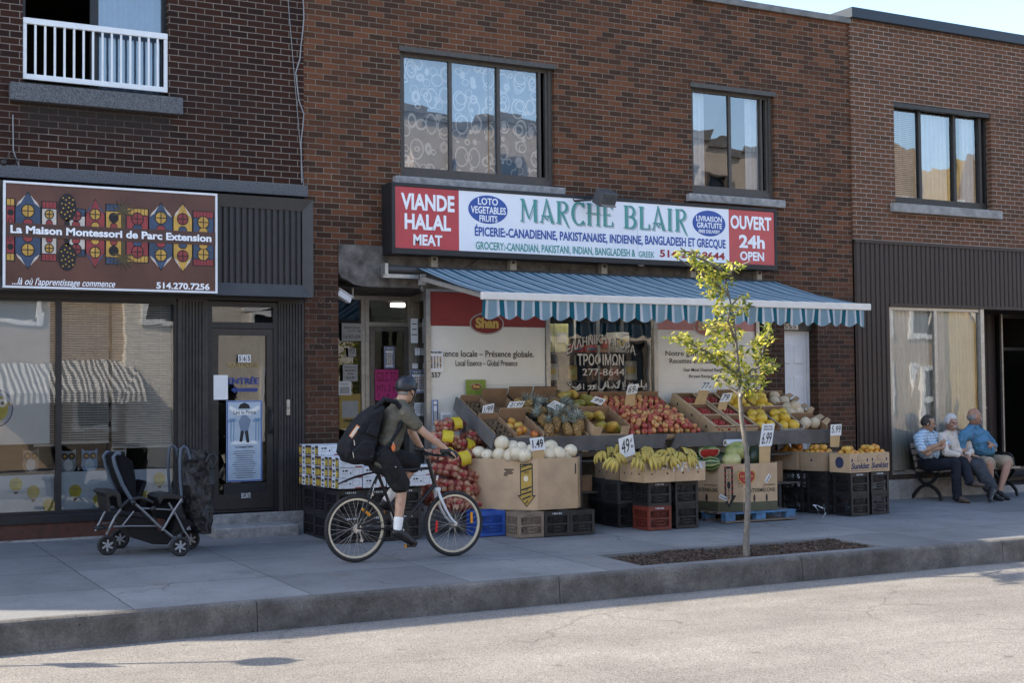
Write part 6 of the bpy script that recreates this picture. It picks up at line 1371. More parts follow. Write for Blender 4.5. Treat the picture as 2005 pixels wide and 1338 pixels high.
def make_bunch():
    T = thing('banana_bunch', None, 'bananas'); T.pop('_w')
    for k in range(7):
        row = k//4; a = R((-42+28*k) if row == 0 else (-28+28*(k-4))); m_ = MB(); pts = []; rr = .105-.02*row
        for i in range(9):
            t_ = i/8; th = R(100-118*t_+rnd.uniform(-2,2)); pts.append(Vector((0, -rr*math.cos(th)*1.0-.012-.0*row, rr*1.05*math.sin(th)+.012+.028*row)))
        pts = [Vector((0, -p.y*1.0 if False else p.y, p.z)) for p in pts]
        rt = Matrix.Rotation(a, 3, 'Z') @ Matrix.Rotation(R(rnd.uniform(-6,6)), 3, 'Y')
        m_.tube([rt @ p for p in pts], [.005,.007,.014,.0175,.0185,.018,.016,.011,.004], 6); m_.build('banana', F_BAN, T)
    m_ = MB(); m_.tube([(0,.0,.10),(0,.012,.135),(0,.03,.15)], [.016,.013,.010], 8); m_.build('stalk', F_STEM, T); return Proto(T)
BU = make_bunch()
for (px, py, Y, rz, rx) in ((1183,893,-1.55,-40,0),(1203,878,-1.5,-10,10),(1207,897,-1.75,20,-10),(1221,890,-1.5,60,0),(1240,905,-1.88,0,0),(1255,892,-1.80,10,15),(1266,884,-1.5,-30,0),(1285,897,-1.82,70,-60),(1300,899,-1.86,90,-70),(1308,886,-1.6,30,10),(1325,892,-1.80,-10,10),(1332,884,-1.6,40,0),(1352,899,-1.85,-30,15),(1195,905,-1.86,-20,0),(1190,884,-1.2,0,0),(1215,884,-1.3,50,0),(1248,896,-1.65,-40,-20),(1275,903,-1.9,20,0),(1318,901,-1.88,-20,0),(1345,888,-1.55,10,0),(1296,890,-1.6,-60,-30)):
    o = BU.place(A(px,py+6,Y)-Vector((0,0,.045)), (R(rx+rnd.uniform(-14,14)),R(rnd.uniform(-22,22)),R(rz*1.5+rnd.uniform(-25,25))), 'bunch of yellow bananas piled on the banana boxes', 1.0, 'banana bunches on the banana boxes')
card('large price card reading 49 cents planted in the bananas', (1211,860),(1239,850),(1216,900), -1.70, [('49',.12,.68,.22,.88),('¢',.76,.92,.62,.84),('lb',.76,.94,.36,.52)], ((1222,908),(1240,900)))
# watermelon bin on a blue pallet
PBL = mat('faded blue paint', (.075,.17,.30), .8, .4, 10, .3, 50, dirt=.6, dcol=(.10,.08,.06)); PW_ = mat('pallet wood', (.17,.13,.10), .85, .3, 8, .3, 60)
PL_ = thing('pallet', 'blue blocked wooden pallet under the watermelon bin', 'pallet', (10.9,-1.6,0)); gp = g0(11.4,-1.3)
for yy in (-1.60,-1.2,-.8):
    m_ = MB(); m_.bx(10.90,12.02,yy-.05,yy+.05,gp,gp+.02); m_.build('bottom_board', PW_, PL_)
    for xx in (10.98,11.46,11.94): m_ = MB(); m_.bx(xx-.075,xx+.075,yy-.05,yy+.05,gp+.021,gp+.10); m_.build('block', PBL, PL_, bevel=.004)
for k_ in range(6): m_ = MB(); m_.bx(10.90,12.02,-1.655+k_*.17,-1.655+k_*.17+.10,gp+.101,gp+.122); m_.build('deck_board', PBL if k_ == 0 else PW_, PL_)
wp = [xy(1362,950,-1.0), xy(1407,950,-1.36), xy(1455,950,-1.60), xy(1522,950,-1.60)]; wp += [(wp[3][0]+.14,-1.42),(wp[3][0]+.14,-1.05),(wp[3][0]-.1,-.85),(wp[0][0]+.3,-.8)]
z0 = gp+.125; z1 = A(1455,909,-1.60).z
WBN, ww_ = bin_('watermelon_bin', 'cardboard bin printed premium WATERMELONS on the blue pallet behind the tree', wp, z0, z1, CARD); H_ = z1-z0
OLV = mat('olive print', (.085,.085,.05), .8, .15, 6); m_ = MB()
for i in range(3):
    f_, L = face_frame(wp[i], wp[i+1], z0, .0018); m_.prism([(.002,.0),(L-.002,.0),(L-.002,.115),(.002,.115)], -.0006, .001, 0, f_)
m_.build('base_band', OLV, WBN)
f_, L = face_frame(wp[1], wp[2], z0, .002); m_ = MB(); xm = L*.42; a = .055
m_.prism([(xm-a,.56),(xm+a,.56),(xm+a,.20),(xm+a+.04,.20),(xm,.04),(xm-a-.04,.20),(xm-a,.20)], -.001, .001, 0, f_); m_.prism([(xm-a*.55,.53),(xm+a*.55,.53),(xm+a*.55,.16),(xm,.09),(xm-a*.55,.16)], -.002, 0, 1, f_)
for k_ in range(5):
    for s_ in (-1,1): zc = .22+.075*k_; m_.prism([(xm+s_*a*.55,zc),(xm+s_*a,zc+.03),(xm+s_*a,zc+.055),(xm+s_*a*.55,zc+.025)], -.0024, 0, 2, f_)
AR = m_.build('arrow_print', [INK, CARD, S_DRED], WBN)
for i, ch in enumerate('WATCH'): text(ch, xm-.018, xm+.018, .49-i*.036, .517-i*.036, -.003, INK, AR, frame=f_)
for i, ch in enumerate('STEP'): text(ch, xm-.016, xm+.016, .25-i*.034, .274-i*.034, -.003, INK, AR, frame=f_)
m_ = MB(); m_.prism([(xm+.022*math.cos(i*.5236),.325+.048*math.sin(i*.5236)) for i in range(12)], -.003, 0, 0, f_)
for k_ in range(3): m_.prism([(L*.80,.46-k_*.075),(L*.97,.46-k_*.075),(L*.97,.50-k_*.075),(L*.80,.50-k_*.075)], -.001, .001, 0, f_); m_.prism([(L*.81,.465-k_*.075),(L*.96,.465-k_*.075),(L*.96,.495-k_*.075),(L*.81,.495-k_*.075)], -.002, 0, 1, f_)
f0_, L0 = face_frame(wp[0], wp[1], z0, .002)
for (u, zc) in ((.42,.42),(.48,.16)): m_.prism([(L0*u+.018*math.cos(i*.5236),zc+.05*math.sin(i*.5236)) for i in range(12)], -.001, .001, 0, f0_)
f3_, L3 = face_frame(wp[2], wp[3], z0, .002)
for u in (.32,.68): m_.prism([(L3*u+.016*math.cos(i*.5236),.16+.05*math.sin(i*.5236)) for i in range(12)], -.001, .001, 0, f3_)
m_.build('vent_hole', [INK, CARD], WBN)
for s, x0, x1, za, zb_ in (('premium',.60*L3,.93*L3,.305,.335),('WATERMELONS',.02,.93*L3,.235,.285)): text(s, x0, x1, za, zb_, -.0015, OLV, WBN, frame=f3_, bold=.01)
for s, x0, x1, za, zb_ in (('premium',.40*L0,.92*L0,.305,.335),('WATERMELONS',.05*L0,.95*L0,.235,.285)): text(s, x0, x1, za, zb_, -.0015, OLV, WBN, frame=f0_, bold=.01)
m_ = MB(); sh = lambda k: [(L3*.10+x*k, .43+z*k) for x, z in ((-.15,.05),(-.10,.09),(-.04,.07),(.0,.10),(.04,.07),(.10,.09),(.15,.05),(.15,-.02),(.08,-.09),(.0,-.11),(-.08,-.09),(-.15,-.02))]
m_.prism(sh(.95), -.001, .001, 0, f3_); m_.prism(sh(.83), -.002, 0, 1, f3_); EM = m_.build('emblem', [AYEL, S_DRED], WBN)
text('Del Monte', L3*.10-.10, L3*.10+.10, .425, .455, -.003, AYEL, EM, frame=f3_, bold=.03); text('Quality', L3*.10-.055, L3*.10+.055, .375, .40, -.003, AYEL, EM, frame=f3_)
for (f_q, u, zc, an, s) in ((f3_, .72*L3, .40, .9, '221638'), (f_, .06, .17, -.45, '221638')):
    m_ = MB(); c_, s_ = math.cos(an), math.sin(an); q4 = [(-.055,-.025),(.055,-.025),(.055,.025),(-.055,.025)]; m_.prism([(u+x*c_-z*s_, zc+x*s_+z*c_) for x, z in q4], -.002, .001, 0, f_q); K = m_.build('sticker', PAPER, WBN)
    fq = f_q @ Matrix.Translation((u,0,zc)) @ Matrix.Rotation(-an, 4, 'Y'); text(s, -.045, .045, -.012, .010, -.0035, INK, K, frame=fq, bold=.02)
t = NT('watermelon rind'); v = t.coord(); s = t.n('ShaderNodeSeparateXYZ'); t.l(v, s.inputs[0])
an = t.math('ARCTAN2', s.outputs[1], s.outputs[0]); st_ = t.math('SINE', t.math('ADD', t.math('MULTIPLY', an, 11.0), t.math('MULTIPLY', t.noise(v, 14, 5, .7), 7.0)))
F_WM = t.set(t.ramp(t.math('MULTIPLY_ADD', st_, .5, .5), [(.25,(.020,.045,.012)),(.55,(.10,.15,.04)),(.8,(.30,.34,.12))]), .35)
F_WM2 = fruitmat('pale watermelon rind', [(.3,(.13,.19,.035)),(.5,(.40,.40,.14)),(.72,(.60,.52,.24))], 7, .4); F_WMD = fruitmat('dark watermelon rind', [(.3,(.022,.035,.016)),(.7,(.05,.07,.035))], 6, .4); F_WMR = mat('watermelon flesh', (.50,.05,.04), .4, .25, 20); F_WMW = mat('rind white', (.55,.60,.42), .5)
def wm(px, py, Y, rad, rot, mt, label): m_ = MB(); m_.ball((0,0,0), rad, 22, 14); o = m_.build('watermelon', mt); o.location = A(px,py,Y); o.rotation_euler = rot; tag(o, label, 'watermelon', 'watermelons in the bin')
wm(1443,884,-1.22,(.125,.125,.165),(R(80),R(20),R(70)),F_WM2,'largest yellow green watermelon lying on top of the bin, just left of the trunk'); wm(1391,909,-1.28,(.10,.10,.13),(R(85),0,R(50)),F_WM,'striped watermelon in front of the cut half'); wm(1432,903,-1.33,(.11,.11,.14),(R(80),0,R(100)),F_WM2,'pale yellow bellied watermelon at the bin\'s front edge'); wm(1478,896,-1.25,(.14,.14,.15),(R(10),0,0),F_WMD,'dark round watermelon right of the trunk'); wm(1412,903,-1.1,(.10,.10,.13),(R(80),0,R(20)),F_WMD,'dark watermelon between the cut half and the pale one'); wm(1354,903,-.98,(.09,.09,.12),(R(80),0,R(60)),F_WM,'striped watermelon at the bin\'s left edge beside the bananas')
c = A(1389,886,-1.12); T = thing('watermelon_half', 'cut half watermelon showing red flesh at the top of the bin', 'watermelon', c); rt = Euler((R(28),0,R(-10))).to_matrix()
m_ = MB(); m_.ball(c, (.148,.10,.10), 22, 12, 0, rt); vs = [v for v in m_.v]
for i, v in enumerate(m_.v):
    lo = rt.inverted() @ (v-c)
    if lo.y < 0: lo.y = 0
    if lo.z > .045: lo.z = .045
    m_.v[i] = rt @ lo + c
m_.build('rind', F_WM, T); m_ = MB(); m_.prism([(.146*math.cos(i*.262), min(.098*math.sin(i*.262),.045)) for i in range(24)], -.002, .001, 0, Matrix.Translation(c) @ rt.to_4x4()); m_.build('rind_edge', F_WMW, T)
m_ = MB(); m_.prism([(.128*math.cos(i*.262), min(.082*math.sin(i*.262),.043)) for i in range(24)], -.005, -.001, 0, Matrix.Translation(c) @ rt.to_4x4()); m_.build('flesh', F_WMR, T)
card('tall price card reading 6.99 on a tan holder in the watermelon bin', (1493,831),(1517,830),(1487,875), -1.50, [('6.99',.12,.88,.10,.62),('SPECIAL',.14,.86,.84,.92),('SEEDLESS',.14,.9,.72,.80)], ((1487,912),(1508,910)))
# orange boxes
SUNB = mat('navy print', (.03,.04,.09), .7, .1)
for i, (x, y, rz, wh, ink) in enumerate(ORC):
    z_ = g0(x,y)+.566; w_ = (.43,.41,.40,.40)[i]; x_ = x-.185; y_ = y-.19
    T = boxx('orange_box', f'tan orange box, {wh} of four on black crates at the stand\'s right end', x_, x_+w_*.9, y_, y_+.36, z_, z_+.25, CARD if i < 2 else CARDG, rz=rz)
    W = w_*.9
    if i < 2:
        text('Sunkist', .02, W-.02, .045, .125, -.002, SUNB, T, bold=.03, shear=.25, name='box_lettering'); m_ = MB()
        m_.prism([(W*.45+.03*math.cos(k*.523),.19+.03*math.sin(k*.523)) for k in range(12)], -.002, .0); m_.prism([(W*.45+.026*math.cos(k*.523),.19+.026*math.sin(k*.523)) for k in range(12)], -.003, .0, 1)
        for u in (.12,.85): m_.prism([(W*u+.014*math.cos(k*.523),.16+.024*math.sin(k*.523)) for k in range(12)], -.002, .0, 0)
        m_.bx(W*.25, W*.65, -.002, 0, .145, .149); m_.bx(.02, W*.9, -.002, 0, .022, .027); m_.build('front_print', [SUNB, CARD], T)
    if i in (0,2): m_ = MB(); fr_ = Matrix(((0,-1,0,-.002),(-1,0,0,.30),(0,0,1,0),(0,0,0,1))); m_.prism([(.12+.075*math.cos(k*.35),.13+.075*math.sin(k*.35)) if i == 0 else p_ for k, p_ in ((k, ((.10,.13),(.14,.13),(.12,.17))[k % 3]) for k in range(18 if i == 0 else 3))], -.001, .001, 0, fr_); m_.build('side_print', SUNB, T)
    mtx = Matrix.Translation((x_, y_, z_)) @ Matrix.Rotation(R(rz), 4, 'Z') @ Matrix.Translation((W/2, .02, 0))
    scatter(PO, mtx, W/2-.03, .32, .086, .235, f'mottled orange heaped in the {wh} orange box', f'oranges in the {wh} box', bulge=.02, jit=.2)
    scatter(PO, mtx, W/2-.08, .26, .095, .295, f'mottled orange heaped in the {wh} orange box', f'oranges in the {wh} box', bulge=.02, jit=.3, drop=.2)
card('price card reading 5.99 standing above the orange boxes', (1627,832),(1648,831),(1626,854), -1.20, [('5.99',.08,.92,.25,.88)], ((1626,876),(1643,876)))
boxx('carton', 'plain brown carton in the shade under the stand between the melons and bananas', 9.05, 9.40, -.95, -.6, .425, .62, CARDD, 'carton')
boxx('carton', 'brown carton on the lower shelf behind the watermelon bin', 12.02, 12.42, -.93, -.55, .425, .70, CARDD, 'carton')
m_ = MB(); c = A(1600,1004,-1.75); c.z = gz(c.x,c.y)
pts = [Vector((c.x+.11*math.sin(i*.8+1)*(1-i*.07), c.y+.03*math.cos(i*1.7), c.z+.012+.17*max(0,math.sin(i*.42)))) for i in range(8)]
for i in range(7): m_.quad(pts[i]+Vector((.0,-.03,0)), pts[i+1]+Vector((.02,-.035,.0)), pts[i+1]+Vector((.06,.03,.01)), pts[i]+Vector((.05,.03,.01)), 0, True)
tag(m_.build('plastic_bag', CWHT), 'crumpled white plastic scrap on the pavement before the orange crates', 'plastic scrap')

# ================================================================ ONION BAGS
t = NT('red net'); v = t.coord(); s = t.n('ShaderNodeSeparateXYZ'); t.l(v, s.inputs[0])
aa = t.math('ADD', s.outputs[0], s.outputs[2]); bb = t.math('SUBTRACT', t.math('ADD', s.outputs[0], s.outputs[1]), s.outputs[2])
la = t.math('LESS_THAN', t.math('FRACT', t.math('MULTIPLY', aa, 62)), .13); lb = t.math('LESS_THAN', t.math('FRACT', t.math('MULTIPLY', bb, 62)), .13)
fld = t.math('GREATER_THAN', t.noise(v, 11, 4, .6), .61)
mk = t.math('MAXIMUM', t.math('MAXIMUM', la, lb), t.math('MULTIPLY', fld, .75))
t.b.inputs['Base Color'].default_value = (.40,.03,.035,1); t.b.inputs['Roughness'].default_value = .45
tr_ = t.n('ShaderNodeBsdfTransparent'); mx_ = t.n('ShaderNodeMixShader'); t.l(mk, mx_.inputs[0]); t.l(tr_.outputs[0], mx_.inputs[1]); t.l(t.b.outputs[0], mx_.inputs[2]); t.l(mx_.outputs[0], t.out.inputs[0]); M_NET = t.mat
LABY = mat('yellow bag label', (.60,.45,.03), .45, .12, 20)
def make_bag(lab):
    T = thing('onion_bag', None, 'onion bag'); T.pop('_w'); pos = []
    for l in range(2):
        for j in range(3):
            for i in range(4):
                x = -.125+.082*i+.03*(j%2)+rnd.uniform(-.012,.012); y = -.08+.078*j+rnd.uniform(-.01,.01); z = .045+.066*l+rnd.uniform(-.008,.008)
                if (abs(x)/.19)**2+(abs(y)/.15)**2 < 1.15: pos.append((x,y,z))
    om = MB(); om.lathe([(.001,-.036),(.018,-.034),(.034,-.016),(.037,.002),(.028,.022),(.010,.034),(.004,.046),(.001,.05)], 12); first = None
    for p in pos:
        if first is None: first = om.build('onion', F_ONI, T); o = first
        else: o = first.copy(); col.objects.link(o); o.parent = T
        o.location = p; o.rotation_euler = tuple(rnd.uniform(0,6) for _ in range(3)); s_ = rnd.uniform(.92,1.15); o.scale = (s_,)*3
    m_ = MB(); m_.ball((0,0,.082), (.190,.150,.096), 28, 16, 0, None, .16)
    for k in range(10): a = k*.628; m_.quad((.17,.0,.08),(.19,.02*math.cos(a),.08+.02*math.sin(a)),(.27,.045*math.cos(a)+.02,.075+.045*math.sin(a)),(.265,.045*math.cos(a+.6)+.02,.075+.045*math.sin(a+.6)),0,True)
    m_.build('net', M_NET, T)
    if lab:
        m_ = MB(); n = 8
        for i in range(n):
            f = lambda q: Vector((-.03, -.157*math.cos(q), .085+.108*math.sin(q))); q0, q1 = R(-25+85*i/n), R(-25+85*(i+1)/n); m_.quad(f(q0), f(q0)+Vector((.13,.004,0)), f(q1)+Vector((.13,.004,0)), f(q1), 0, True)
        m_.build('label_band', LABY, T)
    return Proto(T)
BG = [make_bag(False), make_bag(True)]
for i, (px, py, Y, rz, lab) in enumerate(((880,832,-.62,10,1),(866,858,-.78,-20,1),(900,872,-.74,15,1),(928,858,-.60,5,0),(862,890,-.88,30,1),(925,892,-.80,-10,1),(894,900,-.95,5,1),(866,920,-.98,-25,0),(905,930,-1.0,10,0),(935,925,-.85,70,0),(852,950,-1.02,20,0),(888,956,-1.08,-15,0),(918,962,-1.05,30,0),(862,984,-1.10,-5,0),(902,988,-1.15,15,0),(836,970,-.95,60,0),(940,985,-.95,10,0))):
    p = A(px,py,Y)-Vector((0,0,.085)); p.z = max(p.z, gz(p.x,p.y)+.005)
    BG[lab].place(p, (R(rnd.uniform(-22,10)), R(rnd.uniform(-15,15)), R(rz)), ('red net bag of onions with a yellow label in the heap behind the front wheel' if lab else 'red net bag of onions without a label in the heap behind the front wheel'), rnd.uniform(.95,1.1), 'labelled onion bags' if lab else 'plain onion bags')
# ================================================================ BENCH
BENW = mat('bench wood', (.30,.235,.18), .7, .2, 8, .15, 60); BENI = mat('bench iron', (.018,.017,.017), .5, .2, 14)
BX0, BX1 = 15.60, 17.38
BE = thing('park_bench', 'wooden slatted bench with black iron legs under the right shop window', 'bench', (BX0,-.3,0))
for k, (y, z, an) in enumerate(((-.53,.435,8),(-.445,.445,2),(-.36,.445,-2),(-.275,.440,-6),(-.19,.435,-8))):
    m_ = MB(); m_.box(((BX0+BX1)/2, y, z), (BX1-BX0, .072, .034), (R(-an),0,0)); m_.build('seat_slat', BENW, BE, bevel=.008)
for k in range(4):
    m_ = MB(); m_.box(((BX0+BX1)/2, -.155+.030*k, .52+.092*k), (BX1-BX0, .030, .078), (R(-16),0,0)); m_.build('back_slat', BENW, BE, bevel=.008)
for xx in (BX0+.06, BX1-.12):
    g_ = gz(xx,-.3); m_ = MB(); w_ = .045
    def strip(pts):
        for a, b_ in zip(pts, pts[1:]): m_.beam((xx,*a), (xx,*b_), w_, .030, 0, (1,0,0)); 
        for a in pts[1:-1]: m_.ball((xx,*a), (w_*.5,.017,.017), 8, 6)
    strip([(-.56,.41),(-.50,.34),(-.42,.27),(-.33,.235),(-.24,.25),(-.165,.32),(-.13,.42),(-.06,.66),(-.03,.82)])
    strip([(-.60,g_+.01),(-.575,g_+.09),(-.50,.17),(-.40,.215),(-.30,.22),(-.19,.185),(-.10,.11),(-.05,g_+.05),(-.02,g_+.01)])
    strip([(-.56,.41),(-.40,.405),(-.15,.40)]); strip([(-.07,.63),(-.20,.645),(-.36,.65),(-.46,.635),(-.51,.59),(-.52,.50),(-.53,.43)])
    m_.build('iron_end', BENI, BE)

# ================================================================ BICYCLE
YB_ = -2.74; BK = mat('black bicycle frame', (.014,.014,.016), .35, .15, 14); TYRE = mat('tyre rubber', (.022,.022,.023), .75, .15, 30); RIM = mat('cream rim', (.60,.52,.38), .4, .08); CHR = mat('chrome', (.50,.50,.52), .25, .1, metal=.9); FORK = mat('silver white fork', (.58,.60,.62), .35, .08); AMB = mat('amber reflector', (.60,.24,.01), .25, .1); REDR = mat('red reflector', (.50,.015,.02), .25, .1); SPK = mat('spoke steel', (.42,.40,.36), .35, .1, metal=.6)
BI = thing('bicycle', 'black bicycle with cream rims and a white fork ridden along the pavement', 'bicycle', (6.05,YB_,-.02))
p3 = lambda x, z, dy=0: Vector((x, YB_+dy, z))
RH, FH, BB, SC_, HT, HB_ = p3(5.512,.312), p3(6.588,.305), p3(5.975,.285), p3(5.745,.84), p3(6.30,.975), p3(6.385,.68)
def wheel(c, nm, refl):
    q = MB(); n = 48; prof = [(.312+.022*math.cos(a), .022*math.sin(a)) for a in [i*math.pi/4 for i in range(8)]]
    rt = Matrix.Translation(c) @ Matrix.Rotation(math.pi/2, 4, 'X'); q.lathe(prof, n, 0, rt, True, True); W_ = q.build('wheel', TYRE, BI)
    q = MB(); q.lathe([(.297,-.012),(.297,.012),(.276,.013),(.274,0),(.276,-.013)], n, 0, rt, False, True); q.build('rim', RIM, W_)
    q = MB(); q.tube([c+Vector((0,-.045,0)), c+Vector((0,.045,0))], .017, 10); [q.tube([c+Vector((0,s_*.030,0)), c+Vector((0,s_*.034,0))], .027, 12) for s_ in (-1,1)]; q.build('hub', CHR, W_)
    q = MB()
    for i in range(30):
        a = i*2*math.pi/30; s_ = 1 if i % 2 else -1; b_ = a+(.9 if (i//2) % 2 else -.9)
        q.tube([c+Vector((.024*math.cos(b_), s_*.03, .024*math.sin(b_))), c+Vector((.278*math.cos(a), 0, .278*math.sin(a)))], .0019, 4, 0, False)
    q.build('spokes', SPK, W_)
    for (dx, dz, an, mt) in refl: q = MB(); q.box(c+Vector((dx,-.022,dz)), (.028,.012,.115), (0,R(an),0)); q.build('reflector', mt, W_, bevel=.004)
wheel(RH, 'rear', ((.10,.155,-52,AMB),)); wheel(FH, 'front', ((-.205,-.02,5,REDR),(.195,.05,0,AMB)))
q = MB(); q.tube([SC_+Vector((.008,0,.02)),HT+Vector((.02,0,-.10))], .0155, 10); q.tube([HB_+Vector((-.01,0,.03)),BB], .019, 10); q.tube([SC_+Vector((-.02,0,.06)),BB], .0155, 10); q.tube([HT,HB_], .021, 10)
for s_ in (-1,1):
    q.tube([SC_+Vector((0,s_*.015,-.02)), RH+Vector((0,s_*.062,0))], .0085, 8); q.tube([BB+Vector((-.02,s_*.03,0)), RH+Vector((0,s_*.062,0))], .0095, 8)
q.tube([BB+Vector((0,-.04,0)),BB+Vector((0,.04,0))], .022, 10); FRM = q.build('frame', BK, BI)
for s_ in (-1,1):
    q = MB(); q.tube([HB_+Vector((.005,s_*.03,-.01)), HB_+Vector((.03,s_*.052,-.10)), HB_+Vector((.085,s_*.056,-.22)), HB_+Vector((.14,s_*.056,-.31)), FH+Vector((0,s_*.056,0))], [.016,.016,.014,.012,.010], 10); q.build('fork_blade', FORK, BI)
q = MB(); q.bx(HB_.x-.02,HB_.x+.04,YB_-.05,YB_+.05,HB_.z-.04,HB_.z); q.build('fork_crown', FORK, BI, bevel=.01)
bar = Vector((6.39,YB_,1.005)); q = MB(); q.tube([HT+Vector((-.012,0,.03)), HT+Vector((-.015,0,.055)), bar], .014, 8); ends = []
q.tube([bar+Vector((-.03,.30,.01)), bar+Vector((.0,.14,.005)), bar, bar+Vector((.0,-.14,.005)), bar+Vector((-.03,-.30,.01))], .012, 8)
HBR = q.build('handlebar', BK, BI)
for s_ in (-1,1):
    q = MB(); q.tube([bar+Vector((-.018,s_*.20,.008)), bar+Vector((-.03,s_*.305,.01))], .017, 10); q.build('grip', TYRE, HBR); q = MB(); q.tube([bar+Vector((.02,s_*.16,0)), bar+Vector((.055,s_*.19,-.01)), bar+Vector((.05,s_*.27,-.012))], .005, 6); q.build('brake_lever', CHR, HBR)
    q = MB(); q.tube([bar+Vector((.03,s_*.15,0)), bar+Vector((.08,s_*.08,-.03)), HT+Vector((.05,s_*.02,-.06)), HT+Vector((.03,0,-.2))], .003, 5); q.build('brake_cable', BK, HBR)
q = MB(); q.ball(SC_+Vector((-.03,0,.10)), (.12,.055,.022), 14, 8, 0, (0,R(-4),0)); q.ball(SC_+Vector((-.09,0,.105)), (.07,.075,.026), 14, 8); SDL = q.build('saddle', TYRE, BI)
q = MB(); P_ = [A(736,924,YB_), A(715,928,YB_), A(693,934,YB_), A(676,941,YB_), A(662,948,YB_)]
for a, b_, w0, w1 in zip(P_, P_[1:], (.02,.035,.045,.035), (.035,.045,.035,.004)):
    q.add([a+Vector((0,-w0,-.012)),a+Vector((0,0,.004)),a+Vector((0,w0,-.012)),b_+Vector((0,-w1,-.012)),b_+Vector((0,0,.004)),b_+Vector((0,w1,-.012))], [(0,1,4,3),(1,2,5,4),(3,4,5)], 0, True)
q.build('mudguard', BK, BI)
CP = Vector((0,-.075,0)); q = MB(); q.lathe([(.088,-.002),(.088,.002),(.062,.002),(.062,-.002)], 28, 0, Matrix.Translation(BB+Vector((0,-.055,0))) @ Matrix.Rotation(math.pi/2,4,'X'), False, True)
for k in range(5): a = k*1.257; q.beam(BB+Vector((0,-.056,0)), BB+Vector((.075*math.cos(a),-.056,.075*math.sin(a))), .012, .004, 0, (0,1,0))
CRK = q.build('chainring', BENI, BI); PD = A(795,1072,YB_-.13)
for s_, tip in ((-1, Vector((BB.x+.055,YB_-.085,BB.z-.16))), (1, Vector((BB.x-.055,YB_+.085,BB.z+.16)))):
    q = MB(); q.tube([Vector((BB.x,tip.y,BB.z)), tip], [.014,.010], 8); CR1 = q.build('crank_arm', CHR, CRK)
    q = MB(); q.box(tip+Vector((0,s_*.055,-.004)), (.095,.085,.022)); q.box(tip+Vector((.045,s_*.055,-.004)), (.006,.05,.026), None, 1); q.box(tip+Vector((-.045,s_*.055,-.004)), (.006,.05,.026), None, 1); q.build('pedal', [BK, AMB], BI)
q = MB(); q.tube([BB+Vector((0,-.056,.088)), RH+Vector((.0,-.05,.035))], .004, 5); q.tube([BB+Vector((0,-.056,-.088)), RH+Vector((.03,-.05,-.11)), RH+Vector((.0,-.05,-.08))], .004, 5); q.build('chain', BENI, BI)
q = MB(); [q.tube([RH+Vector((0,-.034-.004*k,0)), RH+Vector((0,-.036-.004*k,0))], .045-.005*k, 16) for k in range(4)]; q.tube([RH+Vector((.01,-.06,-.03)), RH+Vector((.03,-.055,-.075)), RH+Vector((.035,-.055,-.115))], .010, 6); q.tube([RH+Vector((.035,-.05,-.115)),RH+Vector((.035,-.06,-.115))], .018, 10); q.build('derailleur', CHR, BI)
q = MB(); q.tube([BB+Vector((.03,-.06,.03)), RH+Vector((.07,-.06,.02))], .002, 4); q.box(RH+Vector((.16,0,.325)), (.035,.05,.03), (0,R(-20),0)); q.tube([SC_+Vector((-.04,-.03,-.10)),SC_+Vector((-.09,-.035,-.24))], .006, 6); q.build('brake', CHR, BI)
q = MB(); q.box(A(849,933,YB_)+Vector((.03,0,-.02)), (.03,.05,.06), (0,R(10),0)); q.build('front_lamp', CHR, BI, bevel=.01)

# ================================================================ STROLLER
SF_ = mat('stroller black fabric', (.010,.010,.012), .95, .35, 20, .3, 60, spec=.12); SPL = mat('stroller black plastic', (.012,.012,.013), .45, .2, 14); STU = mat('grey aluminium tube', (.20,.205,.22), .35, .1, 14, metal=.5); SGY = mat('stroller grey blue bar', (.075,.095,.125), .6, .15)
SRIM = mat('grey wheel rim', (.30,.31,.33), .45, .1)
SMSH = mat('stroller basket mesh', (.009,.008,.008), .9, .3, 40)
SR_ = thing('stroller', 'black double stroller with grey tube frame and a wrinkled rain cover on its rear seat', 'stroller', (3.9,-1.3,0))
sy0, sy1 = -1.50, -1.02
def Z_(px, py, y=sy0): return A(px, py, y)
fw = [Z_(210,1066,-1.26), Z_(234,1060,-.84)]; rw = [Z_(352,1067,-1.62), Z_(372,1059,-1.16)]
for c in fw+rw:
    c.z = gz(c.x,c.y)+.098; rt = Matrix.Translation(c) @ Matrix.Rotation(math.pi/2, 4, 'X')
    q = MB(); q.lathe([(.098,-.02),(.098,.02),(.080,.024),(.068,.02),(.068,-.02),(.080,-.024)], 26, 0, rt, True, True); W_ = q.build('wheel', TYRE, SR_)
    q = MB(); q.lathe([(.069,-.020),(.069,-.008),(.058,-.008),(.058,-.020)], 24, 0, rt, False, True)
    for k in range(6): a = k*1.047; q.beam(c+Vector((.014*math.cos(a),-.016,.014*math.sin(a))), c+Vector((.060*math.cos(a+.5),-.016,.060*math.sin(a+.5))), .018, .008, 0, (0,1,0))
    q.tube([c+Vector((0,-.024,0)),c+Vector((0,.02,0))], .017, 10); q.build('rim', SRIM, W_); q = MB(); q.lathe([(.066,.006),(.001,.006)], 20, 0, rt, False); q.build('hub_cover', SPL, W_)
def both(fn):
    for y in (sy0, sy1): fn(y)
def rail(name, pix, r, mt, y0=sy0, dy=.46):
    for d in (0, dy):
        q = MB(); q.tube([A(px,py,y0)+Vector((0,d,0)) for px, py in pix], r, 8); q.build(name, mt, SR_)
